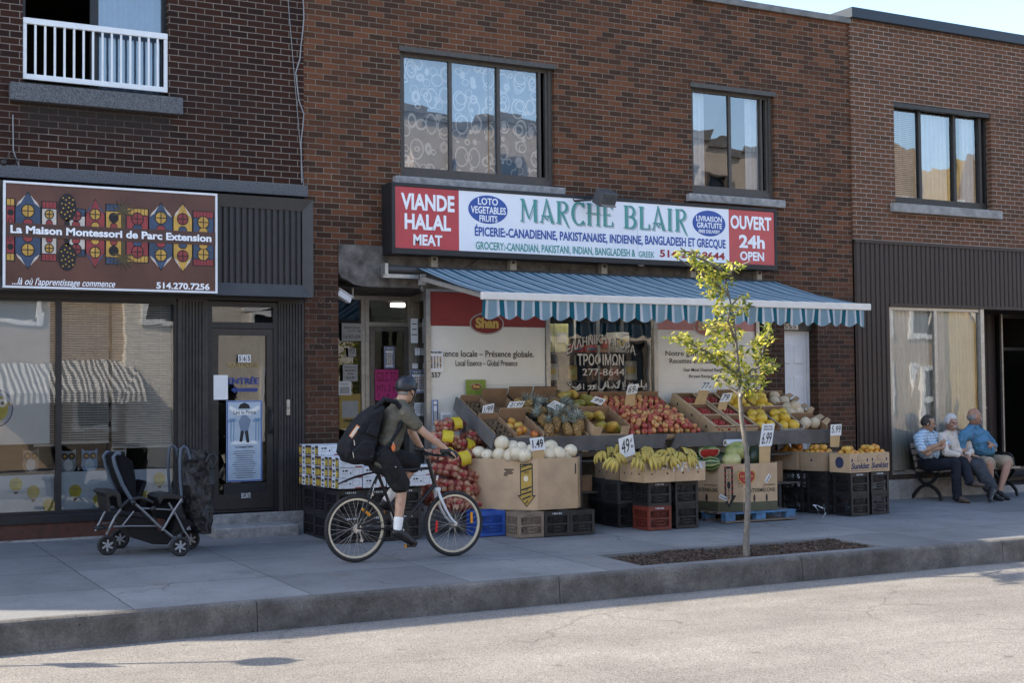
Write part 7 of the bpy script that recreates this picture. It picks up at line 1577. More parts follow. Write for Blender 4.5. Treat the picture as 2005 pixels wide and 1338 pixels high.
rail('main_tube', [(208,1048),(226,1012),(240,992),(262,975)], .014, STU, -1.42); rail('main_tube', [(262,985),(285,1005),(310,1030),(338,1052)], .013, STU, -1.50); rail('main_tube', [(356,978),(338,1005),(318,1040)], .013, STU, -1.54); rail('cross_tube', [(222,1032),(250,1031),(308,1031)], .009, STU, -1.46); rail('cross_tube', [(240,1030),(262,1002)], .009, STU, -1.46); rail('cross_tube', [(275,996),(332,999),(345,998)], .010, STU, -1.48)
rail('side_rail', [(235,995),(252,980),(275,975),(300,985)], .020, SPL, -1.44)
for nm, pix, dp, mt in (('front_seat_back', [(224,893),(232,886),(243,890),(262,905),(268,940),(270,985),(262,990),(250,970),(235,940)], .34, SF_), ('front_seat', [(232,992),(262,975),(290,985),(285,1005),(250,1003)], .36, SF_), ('front_cushion', [(262,985),(276,960),(286,941),(290,944),(282,968),(275,995)], .34, SF_),
                    ('rear_seat', [(300,1012),(305,985),(318,972),(352,968),(355,990),(330,1020)], .36, SF_), ('basket', [(240,1012),(252,1040),(262,1055),(300,1067),(330,1068),(345,1050),(375,1030),(378,1022),(350,1012),(338,1050),(310,1040),(305,1020)], .40, SMSH)):
    q = MB(); P_ = [A(px,py,-1.46) for px, py in pix]; pp = [(p.x,p.z) for p in P_]; y0 = -1.46+.03
    q.prism(pp, y0, y0+dp); o = q.build(nm, mt, SR_, bevel=.012)
for d in (0, .40): q = MB(); q.tube([A(x,y,-1.44)+Vector((0,d,0)) for x, y in ((262,988),(240,950),(226,915),(222,896),(228,888),(236,890))], .020, 8); q.build('canopy_bar', SGY, SR_)
q = MB(); P_ = [A(x,y,-1.46) for x, y in ((198,965),(206,960),(228,960),(236,968),(240,990),(232,996),(228,975),(222,972),(214,976),(219,1005),(212,1004),(207,972))]; q.prism([(p.x,p.z) for p in P_], -1.46, -1.06); q.build('front_tray', SPL, SR_, bevel=.012)
q = MB(); P_ = [A(x,y,-1.50) for x, y in ((308,975),(316,968),(335,966),(358,972),(356,982),(340,978),(320,978),(312,990))]; q.prism([(p.x,p.z) for p in P_], -1.52, -1.08); q.build('rear_tray', SPL, SR_, bevel=.010)
q = MB(); q.ball(A(300,997,-1.53), .03, 12, 8); q.ball(A(262,985,-1.53), .025, 12, 8); q.ball(A(196,1034,-1.45), (.07,.09,.02), 12, 8); q.build('hinge', SPL, SR_)
for d in (0, .42):
    q = MB(); q.tube([A(x,y,-1.50)+Vector((0,d,0)) for x, y in ((356,985),(352,930),(352,900),(354,880),(360,874),(367,880),(372,900))], .014, 8); q.build('push_bar', SGY, SR_)
for d in (0, .40): q = MB(); q.tube([A(x,y,-1.52)+Vector((0,d,0)) for x, y in ((404,905),(410,892),(418,890),(424,897),(422,910),(414,918))], .017, 8); q.build('handle', SPL, SR_)
t = NT('rain cover plastic'); v = t.coord(); mpr = t.n('ShaderNodeMapping'); mpr.inputs['Scale'].default_value = (16,16,6); mpr.inputs['Rotation'].default_value = (0,.5,.3); t.l(v, mpr.inputs[0]); t.l(t.bump(t.noise(mpr.outputs[0], 1.0, 4, .65), 1.0, .06), t.b.inputs['Normal']); t.b.inputs['Base Color'].default_value = (.022,.023,.026,1); t.b.inputs['Roughness'].default_value = .16; t.b.inputs['Specular IOR Level'].default_value = .7
tr_ = t.n('ShaderNodeBsdfTransparent'); tr_.inputs['Color'].default_value = (.30,.31,.33,1); mx_ = t.n('ShaderNodeMixShader'); lw = t.n('ShaderNodeLayerWeight'); t.l(t.math('MULTIPLY_ADD', lw.outputs['Facing'], .35, .62), mx_.inputs[0]); t.l(tr_.outputs[0], mx_.inputs[1]); t.l(t.b.outputs[0], mx_.inputs[2]); t.l(mx_.outputs[0], t.out.inputs[0]); M_RAIN = t.mat
q = MB(); rows_ = [(882,356,398),(900,353,412),(925,352,417),(950,353,420),(980,357,416),(1005,362,416),(1025,372,414),(1045,384,408)]; n = 30; G_ = []
for (py, xa, xb) in rows_:
    a, b_ = A(xa,py,-1.30), A(xb,py,-1.30); cx, rx = (a.x+b_.x)/2, (b_.x-a.x)/2; ring = []
    for i in range(n):
        an = 2*math.pi*i/n; nn = noise.noise(Vector((math.cos(an)*2.2, math.sin(an)*2.2, a.z*7)))*.30+noise.noise(Vector((math.cos(an)*5, math.sin(an)*5, a.z*15)))*.16
        ring.append(Vector((cx+rx*math.cos(an)*(1+nn*.6), -1.28+.21*math.sin(an)*(1+nn), a.z+.02*nn)))
    G_.append(ring)
def sub(G_):
    out = []
    for a, b_ in zip(G_, G_[1:]):
        out.append(a)
        for f in (.33,.66): out.append([a[i].lerp(b_[i],f)+Vector((noise.noise(a[i]*19+Vector((f,0,0)))*.022, noise.noise(b_[i]*17+Vector((0,f,3)))*.035, 0)) for i in range(len(a))])
    return out+[G_[-1]]
G_ = sub(G_)
for j in range(len(G_)-1):
    for i in range(n): q.quad(G_[j][i], G_[j+1][i], G_[j+1][(i+1)%n], G_[j][(i+1)%n], 0, True)
q.add(G_[0], [tuple(range(n))]); q.build('rain_cover', M_RAIN, SR_)
q = MB(); q.ball(A(385,925,-1.28), (.13,.15,.20), 14, 10); q.ball(A(380,980,-1.28), (.12,.14,.16), 14, 10); q.build('rear_seat_back', SF_, SR_)
rail('rear_leg', [(372,1058),(360,1040),(345,1010),(330,985)], .011, STU, -1.50)

# ================================================================ TREE
BARK = mat('grey bark', (.15,.138,.122), .9, .3, 18, .8, 60, dirt=.5, dcol=(.06,.052,.045))
t = NT('sunlit green leaf'); v = t.coord(); gi = t.n('ShaderNodeNewGeometry')
c = t.ramp(gi.outputs['Random Per Island'], [(0,(.050,.080,.014)),(.3,(.12,.145,.022)),(.6,(.22,.22,.035)),(.85,(.34,.31,.06)),(1,(.42,.36,.10))])
t.set(c, .45, None, 0, .4); d = t.n('ShaderNodeBsdfTranslucent'); hs = t.n('ShaderNodeHueSaturation'); hs.inputs['Value'].default_value = 3.0; hs.inputs['Saturation'].default_value = 1.0; t.l(c, hs.inputs['Color']); t.l(hs.outputs[0], d.inputs['Color']); mx_ = t.n('ShaderNodeMixShader'); mx_.inputs[0].default_value = .45; t.l(t.b.outputs[0], mx_.inputs[1]); t.l(d.outputs[0], mx_.inputs[2]); t.l(mx_.outputs[0], t.out.inputs[0]); M_LEAF = t.mat
YT = -3.95
TR = thing('young_tree', 'slender young tree with sunlit yellow green leaves growing from the bark bed', 'tree', A(1462,1085,YT))
rt_ = random.Random(5)
def T_(px, py, dy=0): return A(px, py, YT+dy)
q = MB(); tr_pts = [(1462,1092),(1461,1050),(1464,1000),(1465,950),(1463,900),(1458,860),(1452,820),(1449,780),(1447,740),(1444,700),(1440,660),(1436,620),(1428,580),(1418,545),(1410,520)]
q.tube([T_(*p) for p in tr_pts], [.040,.033,.031,.030,.029,.027,.025,.022,.020,.017,.014,.011,.009,.006,.003], 10); TK = q.build('trunk', BARK, TR)
limbs = [([(1449,775),(1425,755),(1408,742),(1398,735)],.3),([(1446,735),(1420,715),(1385,690),(1350,672),(1320,660)],-.1),([(1450,760),(1475,735),(1490,700),(1500,665),(1508,640)],.25),([(1440,665),(1425,630),(1430,600),(1455,575)],-.25),([(1436,620),(1460,600),(1478,600)],.3),([(1428,580),(1400,555),(1375,535),(1350,520),(1320,502)],.15),([(1418,545),(1440,525),(1470,512)],-.2),([(1414,530),(1380,510),(1345,495),(1332,485)],-.1),([(1447,740),(1470,725),(1500,715),(1512,712)],-.3),([(1449,780),(1460,765),(1478,755)],.35),([(1444,700),(1410,690),(1380,700)],.3)]
twigs = []
for pts, dy in limbs:
    q = MB(); n = len(pts); P_ = [T_(x,y,dy*i/(n-1)) for i, (x,y) in enumerate(pts)]; q.tube(P_, [.014*(1-i/n)+.003 for i in range(n)], 7); q.build('limb', BARK, TR)
    for a, b_ in zip(P_, P_[1:]):
        for k in range(3): twigs.append(a.lerp(b_, (k+rt_.random())/3))
# crown clumps follow the photograph's uneven outline (centre px, half sizes px, depth offset, leaf count)
clumps = [((1345,497),(24,10),-.05,26),((1372,512),(26,15),.05,46),((1395,530),(26,16),.1,50),((1440,520),(18,10),-.1,22),((1410,548),(26,16),.05,56),((1376,552),(16,9),-.1,20),((1400,572),(22,14),0,40),((1412,600),(16,16),0,26),((1418,628),(22,16),.1,40),((1448,605),(20,13),-.15,30),((1458,588),(12,9),.1,12),((1390,636),(16,12),-.1,22),((1430,655),(26,16),.1,56),((1405,668),(22,14),-.2,36),((1330,660),(22,13),-.1,34),((1352,676),(24,14),0,42),((1382,690),(26,13),.05,42),((1412,700),(28,14),0,52),((1445,690),(18,16),.15,30),((1442,720),(34,15),.0,60),((1425,742),(24,12),.1,30),((1460,745),(26,15),-.1,42),((1492,700),(18,20),.2,50),((1500,660),(14,16),.25,34),((1504,640),(8,10),.25,12),((1478,672),(14,14),.2,24),((1502,720),(16,10),-.25,22),((1485,745),(16,14),.1,28),((1462,770),(16,9),.2,18),((1398,738),(8,6),.3,6),((1520,715),(8,5),-.25,6),((1480,770),(10,6),.2,8)]
q = MB()
def leaf(c, L):
    d = Vector((rt_.gauss(0,1), rt_.gauss(0,1), rt_.gauss(-.35,.7))).normalized(); s_ = d.cross(Vector((rt_.gauss(0,.5), rt_.gauss(0,.5), 1))).normalized(); n_ = s_.cross(d)
    w_ = L*.26; p = [c, c+d*L*.30+s_*w_-n_*.004, c+d*L*.62+s_*w_*.72, c+d*L, c+d*L*.62-s_*w_*.72, c+d*L*.30-s_*w_-n_*.004, c+d*L*.5+n_*L*.07]
    q.add(p, [(0,1,6),(1,2,6),(2,3,6),(3,4,6),(4,5,6),(5,0,6)], 0, False)
for (cx, cy), (hx, hy), dy, n in clumps:
    n = int(n*1.7)
    for k in range(n):
        r_ = rt_.random()**.55; a = rt_.random()*6.283; e = rt_.uniform(-.17,.17)
        leaf(T_(cx+hx*r_*math.cos(a), cy+hy*r_*math.sin(a), dy+e), rt_.uniform(.045,.088))
q.build('crown', M_LEAF, TR)
for (cx, cy), (hx, hy), dy, n in clumps:
    c_ = T_(cx, cy, dy); o_ = min(twigs, key=lambda p: (p-c_).length); q = MB(); q.tube([o_, o_.lerp(c_,.55)+Vector((0,0,.02)), c_], [.005,.004,.003], 5)
    for k in range(5): q.tube([o_.lerp(c_,.5+.1*k), T_(cx+rt_.uniform(-1,1)*hx*.85, cy+rt_.uniform(-1,1)*hy*.85, dy+rt_.uniform(-.12,.12))], [.003,.0015], 4)
    q.build('twig', BARK, TR)
q = MB(); P_ = [T_(1449,777,-.05), T_(1452,760,-.07), T_(1456,748,-.07)]; q.tube(P_, [.010,.009,.005], 6); q.build('pruned_stub', mat('pale stub', (.5,.47,.42), .8), TR)

# ================================================================ PARKING SIGN POST (its shadow falls across the road at lower left)
PS = thing('sign_post', 'parking sign post whose thin shadow lies on the road at lower left', 'sign post', (.05,-3.92,0))
base = Vector((-.06,-3.86,gz(.1,-3.86))); q = MB(); q.tube([base, base+Vector((0,0,2.95))], .022, 10); q.build('pole', CHR, PS)
q = MB(); q.tube([base+Vector((.0,-.03,2.82)), base+Vector((.0,-.04,2.82))], .0, 6) if False else None; q.lathe([(.001,-.003),(.17,-.003),(.17,.003),(.001,.003)], 28, 0, Matrix.Translation(base+Vector((0,-.03,2.74))) @ Matrix.Rotation(R(62),4,'Z') @ Matrix.Rotation(math.pi/2,4,'X'), False); q.build('disc_sign', M_WHITE, PS)
q = MB(); q.box(base+Vector((0,-.03,1.74)), (.34,.006,.30), (0,0,R(-62))); q.build('plate_sign', M_WHITE, PS)
# ================================================================ PEOPLE
def skin(name, c):
    t = NT(name); v = t.coord(); f = t.noise(v, 16, 5, .6)
    cc = t.ramp(f, [(.3,mul(c,.82)),(.7,mul(c,1.15))]); t.b.inputs['Subsurface Weight'].default_value = .08; t.b.inputs['Subsurface Radius'].default_value = (.02,.008,.004)
    return t.set(cc, .5, t.bump(t.noise(v, 90, 3), .15, .002), 0, .4)
SK1 = skin('tanned skin', (.36,.205,.13)); SK2 = skin('ruddy skin', (.35,.19,.125)); SK3 = skin('fair skin', (.46,.28,.19))
HAIRW = mat('white hair', (.52,.51,.50), .8, .2, 60, .5, 90); HAIRG = mat('grey hair', (.22,.21,.20), .8, .35, 60, .5, 90); HAIRD = mat('dark greying hair', (.035,.030,.028), .7, .4, 60, .5, 90); EYE = mat('eye', (.012,.010,.010), .2)
def cloth(name, c, sc=30, var=.2, bump=.35):
    t = NT(name); v = t.coord(); f = t.noise(v, 7, 5, .6)
    return t.set(t.ramp(f, [(.3,mul(c,1-var)),(.7,mul(c,1+var))]), .9, t.bump(t.math('ADD', t.noise(v, 14, 4, .6), t.math('MULTIPLY', t.noise(v, 300, 2), .15)), bump, .03), 0, .2)
def plaid(name, base, line, pitch, wd, line2=None):
    t = NT(name); s = t.n('ShaderNodeSeparateXYZ'); t.l(t.coord(), s.inputs[0]); v = t.coord()
    a = t.math('ADD', s.outputs[0], t.math('MULTIPLY', s.outputs[1], .8))
    g = lambda x: t.math('LESS_THAN', t.math('FRACT', t.math('DIVIDE', x, pitch)), wd)
    f = t.math('MULTIPLY', t.math('ADD', g(a), g(t.math('ADD', s.outputs[2], 3))), .5)
    return t.set(t.ramp(f, [(0,base),(.5,line),(1,line2 or mul(line,.75))]), .9, t.bump(t.noise(v, 14, 4, .6), .4, .03), 0, .2)
def head_shapes(mb, c, f, u, k=1.0, neck=None, nr=.056, nose=1.0):
    f = f.normalized(); s = f.cross(u).normalized(); u = s.cross(f).normalized(); P = lambda a, b_, d: c+f*a*k+u*b_*k+s*d*k
    rt = Matrix((s, f, u)).transposed()
    mb.ball(P(-.008,.022,0), (.075*k,.096*k,.098*k), 20, 14, 0, rt); mb.ball(P(.030,-.055,0), (.058*k,.062*k,.062*k), 16, 10, 0, rt); mb.ball(P(.070,-.100,0), (.027*k,.022*k,.020*k), 10, 8, 0, rt)
    mb.cap(P(.079,.018,-.040), .017*k, P(.079,.018,.040), .017*k, 8)
    for q in (-1,1):
        mb.ball(P(.062,-.030,q*.042), (.026*k,.026*k,.026*k), 10, 8, 0, rt); mb.ball(P(-.012,-.012,q*.080), (.011*k,.022*k,.034*k), 10, 8, 0, rt)
    mb.cap(P(.088,.008,0), .010*k, P(.108,-.028,0), .0155*k*nose, 8); mb.ball(P(.096,-.034,.014), (.010*k,)*3, 8, 6); mb.ball(P(.096,-.034,-.014), (.010*k,)*3, 8, 6)
    mb.cap(P(.086,-.066,-.020), .009*k, P(.086,-.066,.020), .009*k, 8); mb.cap(P(.083,-.078,-.016), .009*k, P(.083,-.078,.016), .009*k, 8)
    if neck is not None: mb.cap(P(-.022,-.05,0), nr*k, neck, nr*1.12*k, 14)
    return P, rt
def hand_shapes(mb, W, fwd, back, ts, curl=.6, k=1.0):
    """palm, four bent fingers of unequal length and a thumb from the side of the palm"""
    fwd = fwd.normalized(); s = fwd.cross(back).normalized(); back = s.cross(fwd).normalized()
    lens = (.92,1.0,.95,.76)
    for i in range(4):
        off = (.030-.020*i)*ts; kn = W+(fwd*(.085-.004*abs(i-1.2))+s*off)*k; mb.cap(W+s*off*.55*k+fwd*.01*k, .017*k, kn, .0125*k, 8)
        p = kn; an = .15+.04*i
        for j, L in enumerate((.042,.027,.021)):
            an += curl*(.55,.75,.5)[j]; d = fwd*math.cos(an)-back*math.sin(an)+s*off*.8; q = p+d.normalized()*L*lens[i]*k; mb.cap(p, (.0098,.0088,.0078)[j]*k, q, (.0088,.0078,.0068)[j]*k, 8); p = q
    p = W+(fwd*.022+s*.030*ts)*k; d = (fwd*.62+s*.62*ts-back*.25).normalized(); q = p+d*.042*k; mb.cap(W+fwd*.012*k+s*.012*ts*k, .017*k, p, .014*k, 8); mb.cap(p, .0125*k, q, .0105*k, 8); d2 = (fwd*.85+s*.15*ts-back*.45).normalized(); mb.cap(q, .0105*k, q+d2*.032*k, .008*k, 8)
def limb(mb, a, b_, r0, r1, bulge=None, t_=.35):
    if bulge: m_ = a.lerp(b_, t_); mb.cap(a, r0, m_, bulge); mb.cap(m_, bulge, b_, r1)
    else: mb.cap(a, r0, b_, r1)
def person(label, J, sk, shirt, trouser, shoe, sleeve=.75, short=False, belly=0, k=1.0, hands=(), foot=None, build=1.0, brow=None):
    brow = brow or HAIRD
    """J: joints in world space. body is one continuous skin; clothes, hair and shoes are children"""
    V = {n: (v if isinstance(v, Vector) else Vector(v)) for n, v in J.items()}
    base = Vector((V['pelvis'].x, V['pelvis'].y, 0)); b = MB(); f = V['face'].normalized(); up = V.get('up', Vector((0,0,1)))
    P, rt = head_shapes(b, V['head'], f, up, k, V['neck'], nose=V['nose'].x if 'nose' in V else 1.0)
    ch = V['pelvis'].lerp(V['neck'], .72); wa = V['pelvis'].lerp(V['neck'], .36); B = build
    b.cap(V['pelvis'], .085*B, wa, .08*B); b.cap(wa, .08*B, ch, .08*B); b.cap(ch, .07*B, V['neck'], .055)
    for q in 'LR':
        b.cap(ch, .055, V['sh'+q], .045); limb(b, V['sh'+q], V['el'+q], .050*B, .041*B, .050*B, .4); limb(b, V['el'+q], V['wr'+q], .043*B, .027, .044*B, .25); b.cap(V['pelvis'], .075, V['hp'+q], .068)
        limb(b, V['hp'+q], V['kn'+q], .066*B, .056*B, .070*B, .5); limb(b, V['kn'+q], V['an'+q], .056*B, .036, .057*B, .30); b.ball(V['kn'+q], (.058*B,)*3, 10, 8)
        b.cap(V['an'+q], .034, V['an'+q].lerp(V['to'+q], .7)+V.get('sole'+q, Vector((0,0,-1)))*.025, .018)
    for (w_, fw, bk, ts, cu) in hands: hand_shapes(b, V[w_], Vector(fw), Vector(bk), ts, cu, k)
    body = remeshed(b, 'person', sk, None, .0075, 5, .5, base)
    tag(body, label, 'person'); body['_w'] = tuple(base)
    # eyes and brows
    e = MB()
    for q in (-1,1): e.ball(P(.083,.002,q*.033), (.0125*k,.010*k,.0065*k), 8, 6, 0, rt); pass
    e.cap(P(.093,-.072,-.018), .0032*k, P(.093,-.072,.018), .0032*k, 6); e.build('face_detail', EYE, body); e = MB(); [e.cap(P(.094,.020,q*.020), .0048*k, P(.086,.024,q*.050), .004*k, 6) for q in (-1,1)]; e.build('eyebrows', brow, body)
    # shirt
    sd = (V['shL']-V['shR']); sd.z = 0; sd.normalize(); fwd = Vector((0,0,1)).cross(sd) if Vector((0,0,1)).cross(sd).dot(V['knL']-V['pelvis']) > 0 else sd.cross(Vector((0,0,1)))
    ax = (V['neck']-V['pelvis']).normalized(); ro = Matrix((sd, ax.cross(sd).normalized(), ax)).transposed(); m_ = MB(); g = .014
    hem = V['pelvis']-ax*.02
    m_.ball(hem+fwd*.01, (.165*B+g,.125*B+g,.10), 18, 10, 0, ro); m_.ball(wa+fwd*(.02+belly*.7), (.160*B+g+belly*.6,.120*B+g+belly,.16), 18, 12, 0, ro); m_.ball(ch, (.178*B+g,.118*B+g,.17), 18, 12, 0, ro); m_.ball(wa.lerp(ch,.5)+fwd*(.012+belly*.5), (.168*B+g+belly*.3,.120*B+g+belly*.5,.16), 18, 12, 0, ro); m_.cap(V['shL'].lerp(V['neck'],.12), .058*B+g*.6, V['neck'], .058+g*.5); m_.cap(V['shR'].lerp(V['neck'],.12), .058*B+g*.6, V['neck'], .058+g*.5); m_.cap(ch+ax*.03, .105, V['neck']-ax*.02, .066+g)
    for q in 'LR':
        el = V['el'+q]; wr = V['wr'+q]
        if sleeve <= 1: e_ = V['sh'+q].lerp(el, sleeve); m_.cap(ch.lerp(V['sh'+q],.6), .075*B, V['sh'+q], .058*B+g); m_.cap(V['sh'+q], .058*B+g, e_, .050*B+g*1.8)
        else: m_.cap(V['sh'+q], .060*B+g, el, .046*B+g); m_.cap(el, .046*B+g, el.lerp(wr, sleeve-1), .036+g)
    sh = remeshed(m_, 'shirt', shirt, body, .010, 14, .5, fold=.011)
    # trousers or shorts
    m_ = MB(); g = .016; m_.ball(V['pelvis']-Vector((0,0,.01)), (.160*B+g,.130*B+g,.13), 16, 10, 0, ro)
    for q in 'LR':
        hp, kn, an = V['hp'+q], V['kn'+q], V['an'+q]
        if short: m_.cap(hp, .098*B+g, hp.lerp(kn, .88), .086*B+g*1.5)
        else: m_.cap(hp, .092*B+g, kn, .062*B+g); m_.cap(kn, .062*B+g, an.lerp(kn,-.02), .050+g*1.2)
    remeshed(m_, 'shorts' if short else 'trousers', trouser, body, .010, 8, .5, fold=.009)
    for q in 'LR':
        m_ = MB(); an, to = V['an'+q], V['to'+q]; d = to-an; d.normalize(); dn = V['sole'+q].normalized() if 'sole'+q in V else Vector((0,0,-1)); heel = an-d*.035+dn*.035
        m_.cap(heel, .036, an.lerp(to,.5)+dn*.035, .040); m_.cap(an.lerp(to,.5)+dn*.035, .040, to+dn*.03, .032); m_.cap(an+dn*.01, .047, an.lerp(to,.55)+dn*.022, .043); m_.cap(an+dn*.0, .045, heel+d*.02, .038); S_ = remeshed(m_, 'shoe', shoe, body, .009, 3, .5)
        m_ = MB(); m_.cap(heel+dn*.028, .030, to+dn*.045, .028); 
    return body, V, P, rt, sh
SHOE_K = mat('black shoe', (.018,.017,.017), .5, .3, 20); SHOE_B = mat('brown shoe', (.075,.050,.035), .6, .25, 20)
# ---- three men on the bench
Ya = -.36
Jm = dict(head=A(1817,829,-.42), neck=A(1813,846,-.36), face=(.80,-.58,-.22), pelvis=A(1816,908,-.30), shR=A(1797,858,-.50), shL=A(1836,856,-.24), elR=A(1806,884,-.62), wrR=A(1836,872,-.66), elL=A(1854,873,-.42), wrL=A(1822,883,-.60),
    hpR=A(1818,912,-.42), hpL=A(1832,908,-.26), knR=A(1871,908,-.84), knL=A(1886,900,-.72), anR=A(1874,962,-.86), toR=A(1896,972,-1.0), anL=A(1898,943,-.98), toL=A(1924,947,-1.12))
Jm['anR'].z = .085; Jm['toR'].z = .045
b1, V1, P1_, rt1, _ = person('man with folded arms in a light blue checked shirt at the bench\'s left end', Jm, SK1, plaid('blue check shirt', (.56,.63,.69), (.32,.45,.58), .042, .40, (.16,.28,.42)), cloth('navy trousers', (.018,.020,.028)), SHOE_B, .80, False, .02, 1.0,
    (('wrR',(.75,-.45,.42),(.3,-.9,.1),1,.5),('wrL',(-.75,-.5,-.2),(.2,-.9,.2),-1,.7)), build=.98)
m_ = MB(); 
for q in (-1,1): m_.ball(P1_(-.03,.005,q*.070), (.020,.060,.055), 10, 8, 0, rt1); m_.ball(P1_(.010,-.015,q*.078), (.008,.014,.030), 8, 6, 0, rt1)
m_.ball(P1_(-.060,.012,0), (.070,.052,.075), 14, 10, 0, rt1); m_.ball(P1_(-.010,.066,0), (.066,.080,.060), 16, 10, 0, rt1); remeshed(m_, 'hair', HAIRD, b1, .008, 3)
Jm = dict(head=A(1862,827,-.38), neck=A(1862,847,-.32), face=(.02,-1,-.16), pelvis=A(1868,908,-.28), shR=A(1843,857,-.34), shL=A(1888,859,-.28), elR=A(1852,888,-.50), wrR=A(1884,893,-.72), elL=A(1900,886,-.40), wrL=A(1894,893,-.66),
    hpR=A(1864,912,-.34), hpL=A(1880,910,-.26), knR=A(1910,912,-.86), knL=A(1916,906,-.80), anR=A(1934,956,-.92), toR=A(1952,968,-1.06), anL=A(1944,953,-1.0), toL=A(1938,976,-1.14))
b2, V2, P2_, rt2, _ = person('white haired man in a cream long sleeved shirt in the middle of the bench', Jm, SK2, cloth('cream shirt', (.60,.53,.46), var=.08), cloth('slate trousers', (.050,.056,.066)), SHOE_K, 1.8, False, .03, 1.0,
    (('wrR',(.5,-.8,-.35),(.3,-.2,.9),-1,.6),('wrL',(-.35,-.75,-.5),(-.1,-.3,.9),1,.6)), build=1.0, brow=HAIRW)
m_ = MB()
for q in (-1,1): m_.ball(P2_(-.020,.018,q*.072), (.020,.066,.060), 10, 8, 0, rt2)
m_.ball(P2_(-.058,.02,0), (.070,.055,.078), 14, 10, 0, rt2); m_.ball(P2_(-.006,.070,0), (.070,.090,.060), 16, 10, 0, rt2); remeshed(m_, 'hair', HAIRW, b2, .008, 3)
m_ = MB(); m_.cap(P2_(.100,-.050,-.004), .010, P2_(.086,-.060,-.036), .006); m_.cap(P2_(.100,-.050,.004), .010, P2_(.086,-.060,.036), .006); m_.build('moustache', HAIRW, b2)
Jm = dict(head=A(1908,816,-.40), neck=A(1907,835,-.34), face=(.93,-.36,-.02), pelvis=A(1922,905,-.28), shR=A(1886,853,-.46), shL=A(1928,852,-.18), elR=A(1880,880,-.42), wrR=A(1903,892,-.62), elL=A(1946,876,-.22), wrL=A(1936,868,-.50),
    hpR=A(1922,908,-.36), hpL=A(1936,905,-.22), knR=A(1937,910,-.86), knL=A(1974,906,-.74), anR=A(1940,960,-.86), toR=A(1962,968,-1.0), anL=A(1956,952,-.80), toL=A(1974,968,-.95))
for q in ('anR','anL'): Jm[q].z = .095
for q in ('toR','toL'): Jm[q].z = .05
b3, V3, P3_, rt3, _ = person('balding man in a blue shirt and khaki shorts at the bench\'s right end', Jm, SK2, plaid('blue shirt', (.060,.17,.28), (.085,.205,.32), .030, .35, (.12,.25,.37)), cloth('khaki shorts', (.30,.24,.17)), SHOE_K, .9, True, .045, 1.04,
    (('wrR',(.6,-.7,-.2),(.2,-.4,.9),-1,.6),('wrL',(-.3,-.8,-.2),(.5,-.6,.5),1,.9)), build=1.04, brow=HAIRG)
m_ = MB()
for q in (-1,1): m_.ball(P3_(-.045,-.010,q*.068), (.018,.050,.045), 10, 8, 0, rt3)
m_.ball(P3_(-.072,-.010,0), (.062,.040,.055), 14, 10, 0, rt3); remeshed(m_, 'hair', HAIRG, b3, .008, 3)
m_ = MB(); m_.cap(P3_(.106,-.050,-.004), .011, P3_(.088,-.058,-.034), .007); m_.cap(P3_(.106,-.050,.004), .011, P3_(.088,-.058,.034), .007); m_.build('moustache', HAIRW, b3)
# open collars, plackets, pockets
for V_, bd, mt, k_ in ((V1,b1,bpy.data.materials['blue check shirt'],.0),(V2,b2,bpy.data.materials['cream shirt'],.03),(V3,b3,bpy.data.materials['blue shirt'],.075)):
    n_ = V_['neck']; sd = (V_['shL']-V_['shR']); sd.z = 0; sd.normalize(); fw = sd.cross(Vector((0,0,1))); fw = fw if fw.y < 0 else -fw
    q = MB(); N = 14; rings = []
    for i in range(N+1):
        an = R(38+284*i/N); d = fw*math.cos(an)+sd*math.sin(an); e = 1+.9*max(0, math.cos(an))
        rings.append((n_+d*.070+Vector((0,0,.028)), n_+d*.076+Vector((0,0,.038)), n_+d*(.098*e**.5)+Vector((0,0,-.012-.03*max(0,math.cos(an))))))
    for r0, r1 in zip(rings, rings[1:]):
        q.quad(r0[0],r1[0],r1[1],r0[1],0,True); q.quad(r0[1],r1[1],r1[2],r0[2],0,True)
    o = q.build('collar', mt, bd); md = o.modifiers.new('s','SOLIDIFY'); md.thickness = .006
# ---- the cyclist
def YA(px, py, d): return A(px, py, YB_+d)
Jm = dict(head=YA(796,766,0), neck=YA(784,788,0), face=(.86,.46,-.12), pelvis=Vector((5.785,YB_,.965)), shR=YA(794,812,-.19), shL=YA(800,806,.18), elR=YA(831,848,-.24), wrR=Vector((6.40,YB_-.26,1.055)), elL=YA(806,846,.22), wrL=Vector((6.36,YB_+.26,1.06)),
    hpR=YA(752,893,-.10), hpL=YA(754,893,.09), knR=YA(787,955,-.12), knL=YA(812,910,.11), anR=YA(778,1040,-.13), toR=YA(812,1058,-.13), anL=Vector((5.885,YB_+.13,.545)), toL=Vector((6.02,YB_+.13,.50)))
BG1 = cloth('olive shirt', (.115,.105,.078), bump=.5); BG2 = cloth('black shorts', (.020,.020,.021), bump=.6)
b4, V4, P4_, rt4, _ = person('man in an olive shirt, black shorts and helmet riding the bicycle', Jm, SK3, BG1, BG2, SHOE_K, .55, True, .0, 1.0,
    (('wrR',(.72,.10,-.35),(.45,-.1,.9),1,1.35),('wrL',(.72,-.10,-.35),(.45,.1,.9),-1,1.35)), build=.96)
up4 = (rt4 @ Vector((0,0,1))); m_ = MB(); c = P4_(-.010,.042,0); m_.ball(c, (.102,.128,.112), 24, 16, 0, rt4)
for i, v in enumerate(m_.v):
    lo = rt4.inverted() @ (v-c)
    if lo.z < -.035 - .02*(lo.y < -.05): lo.z = -.035 - .02*(lo.y < -.05); m_.v[i] = rt4 @ lo + c
HEL = mat('black helmet', (.022,.024,.028), .35, .25, 10); H_ = m_.build('helmet', HEL, b4)
m_ = MB()
for q in (-1,1):
    for k in range(3): m_.ball(P4_(.055-.055*k,.070-.012*k,q*(.082+.007*(k==1))), (.010,.020,.009), 8, 6, 0, rt4)
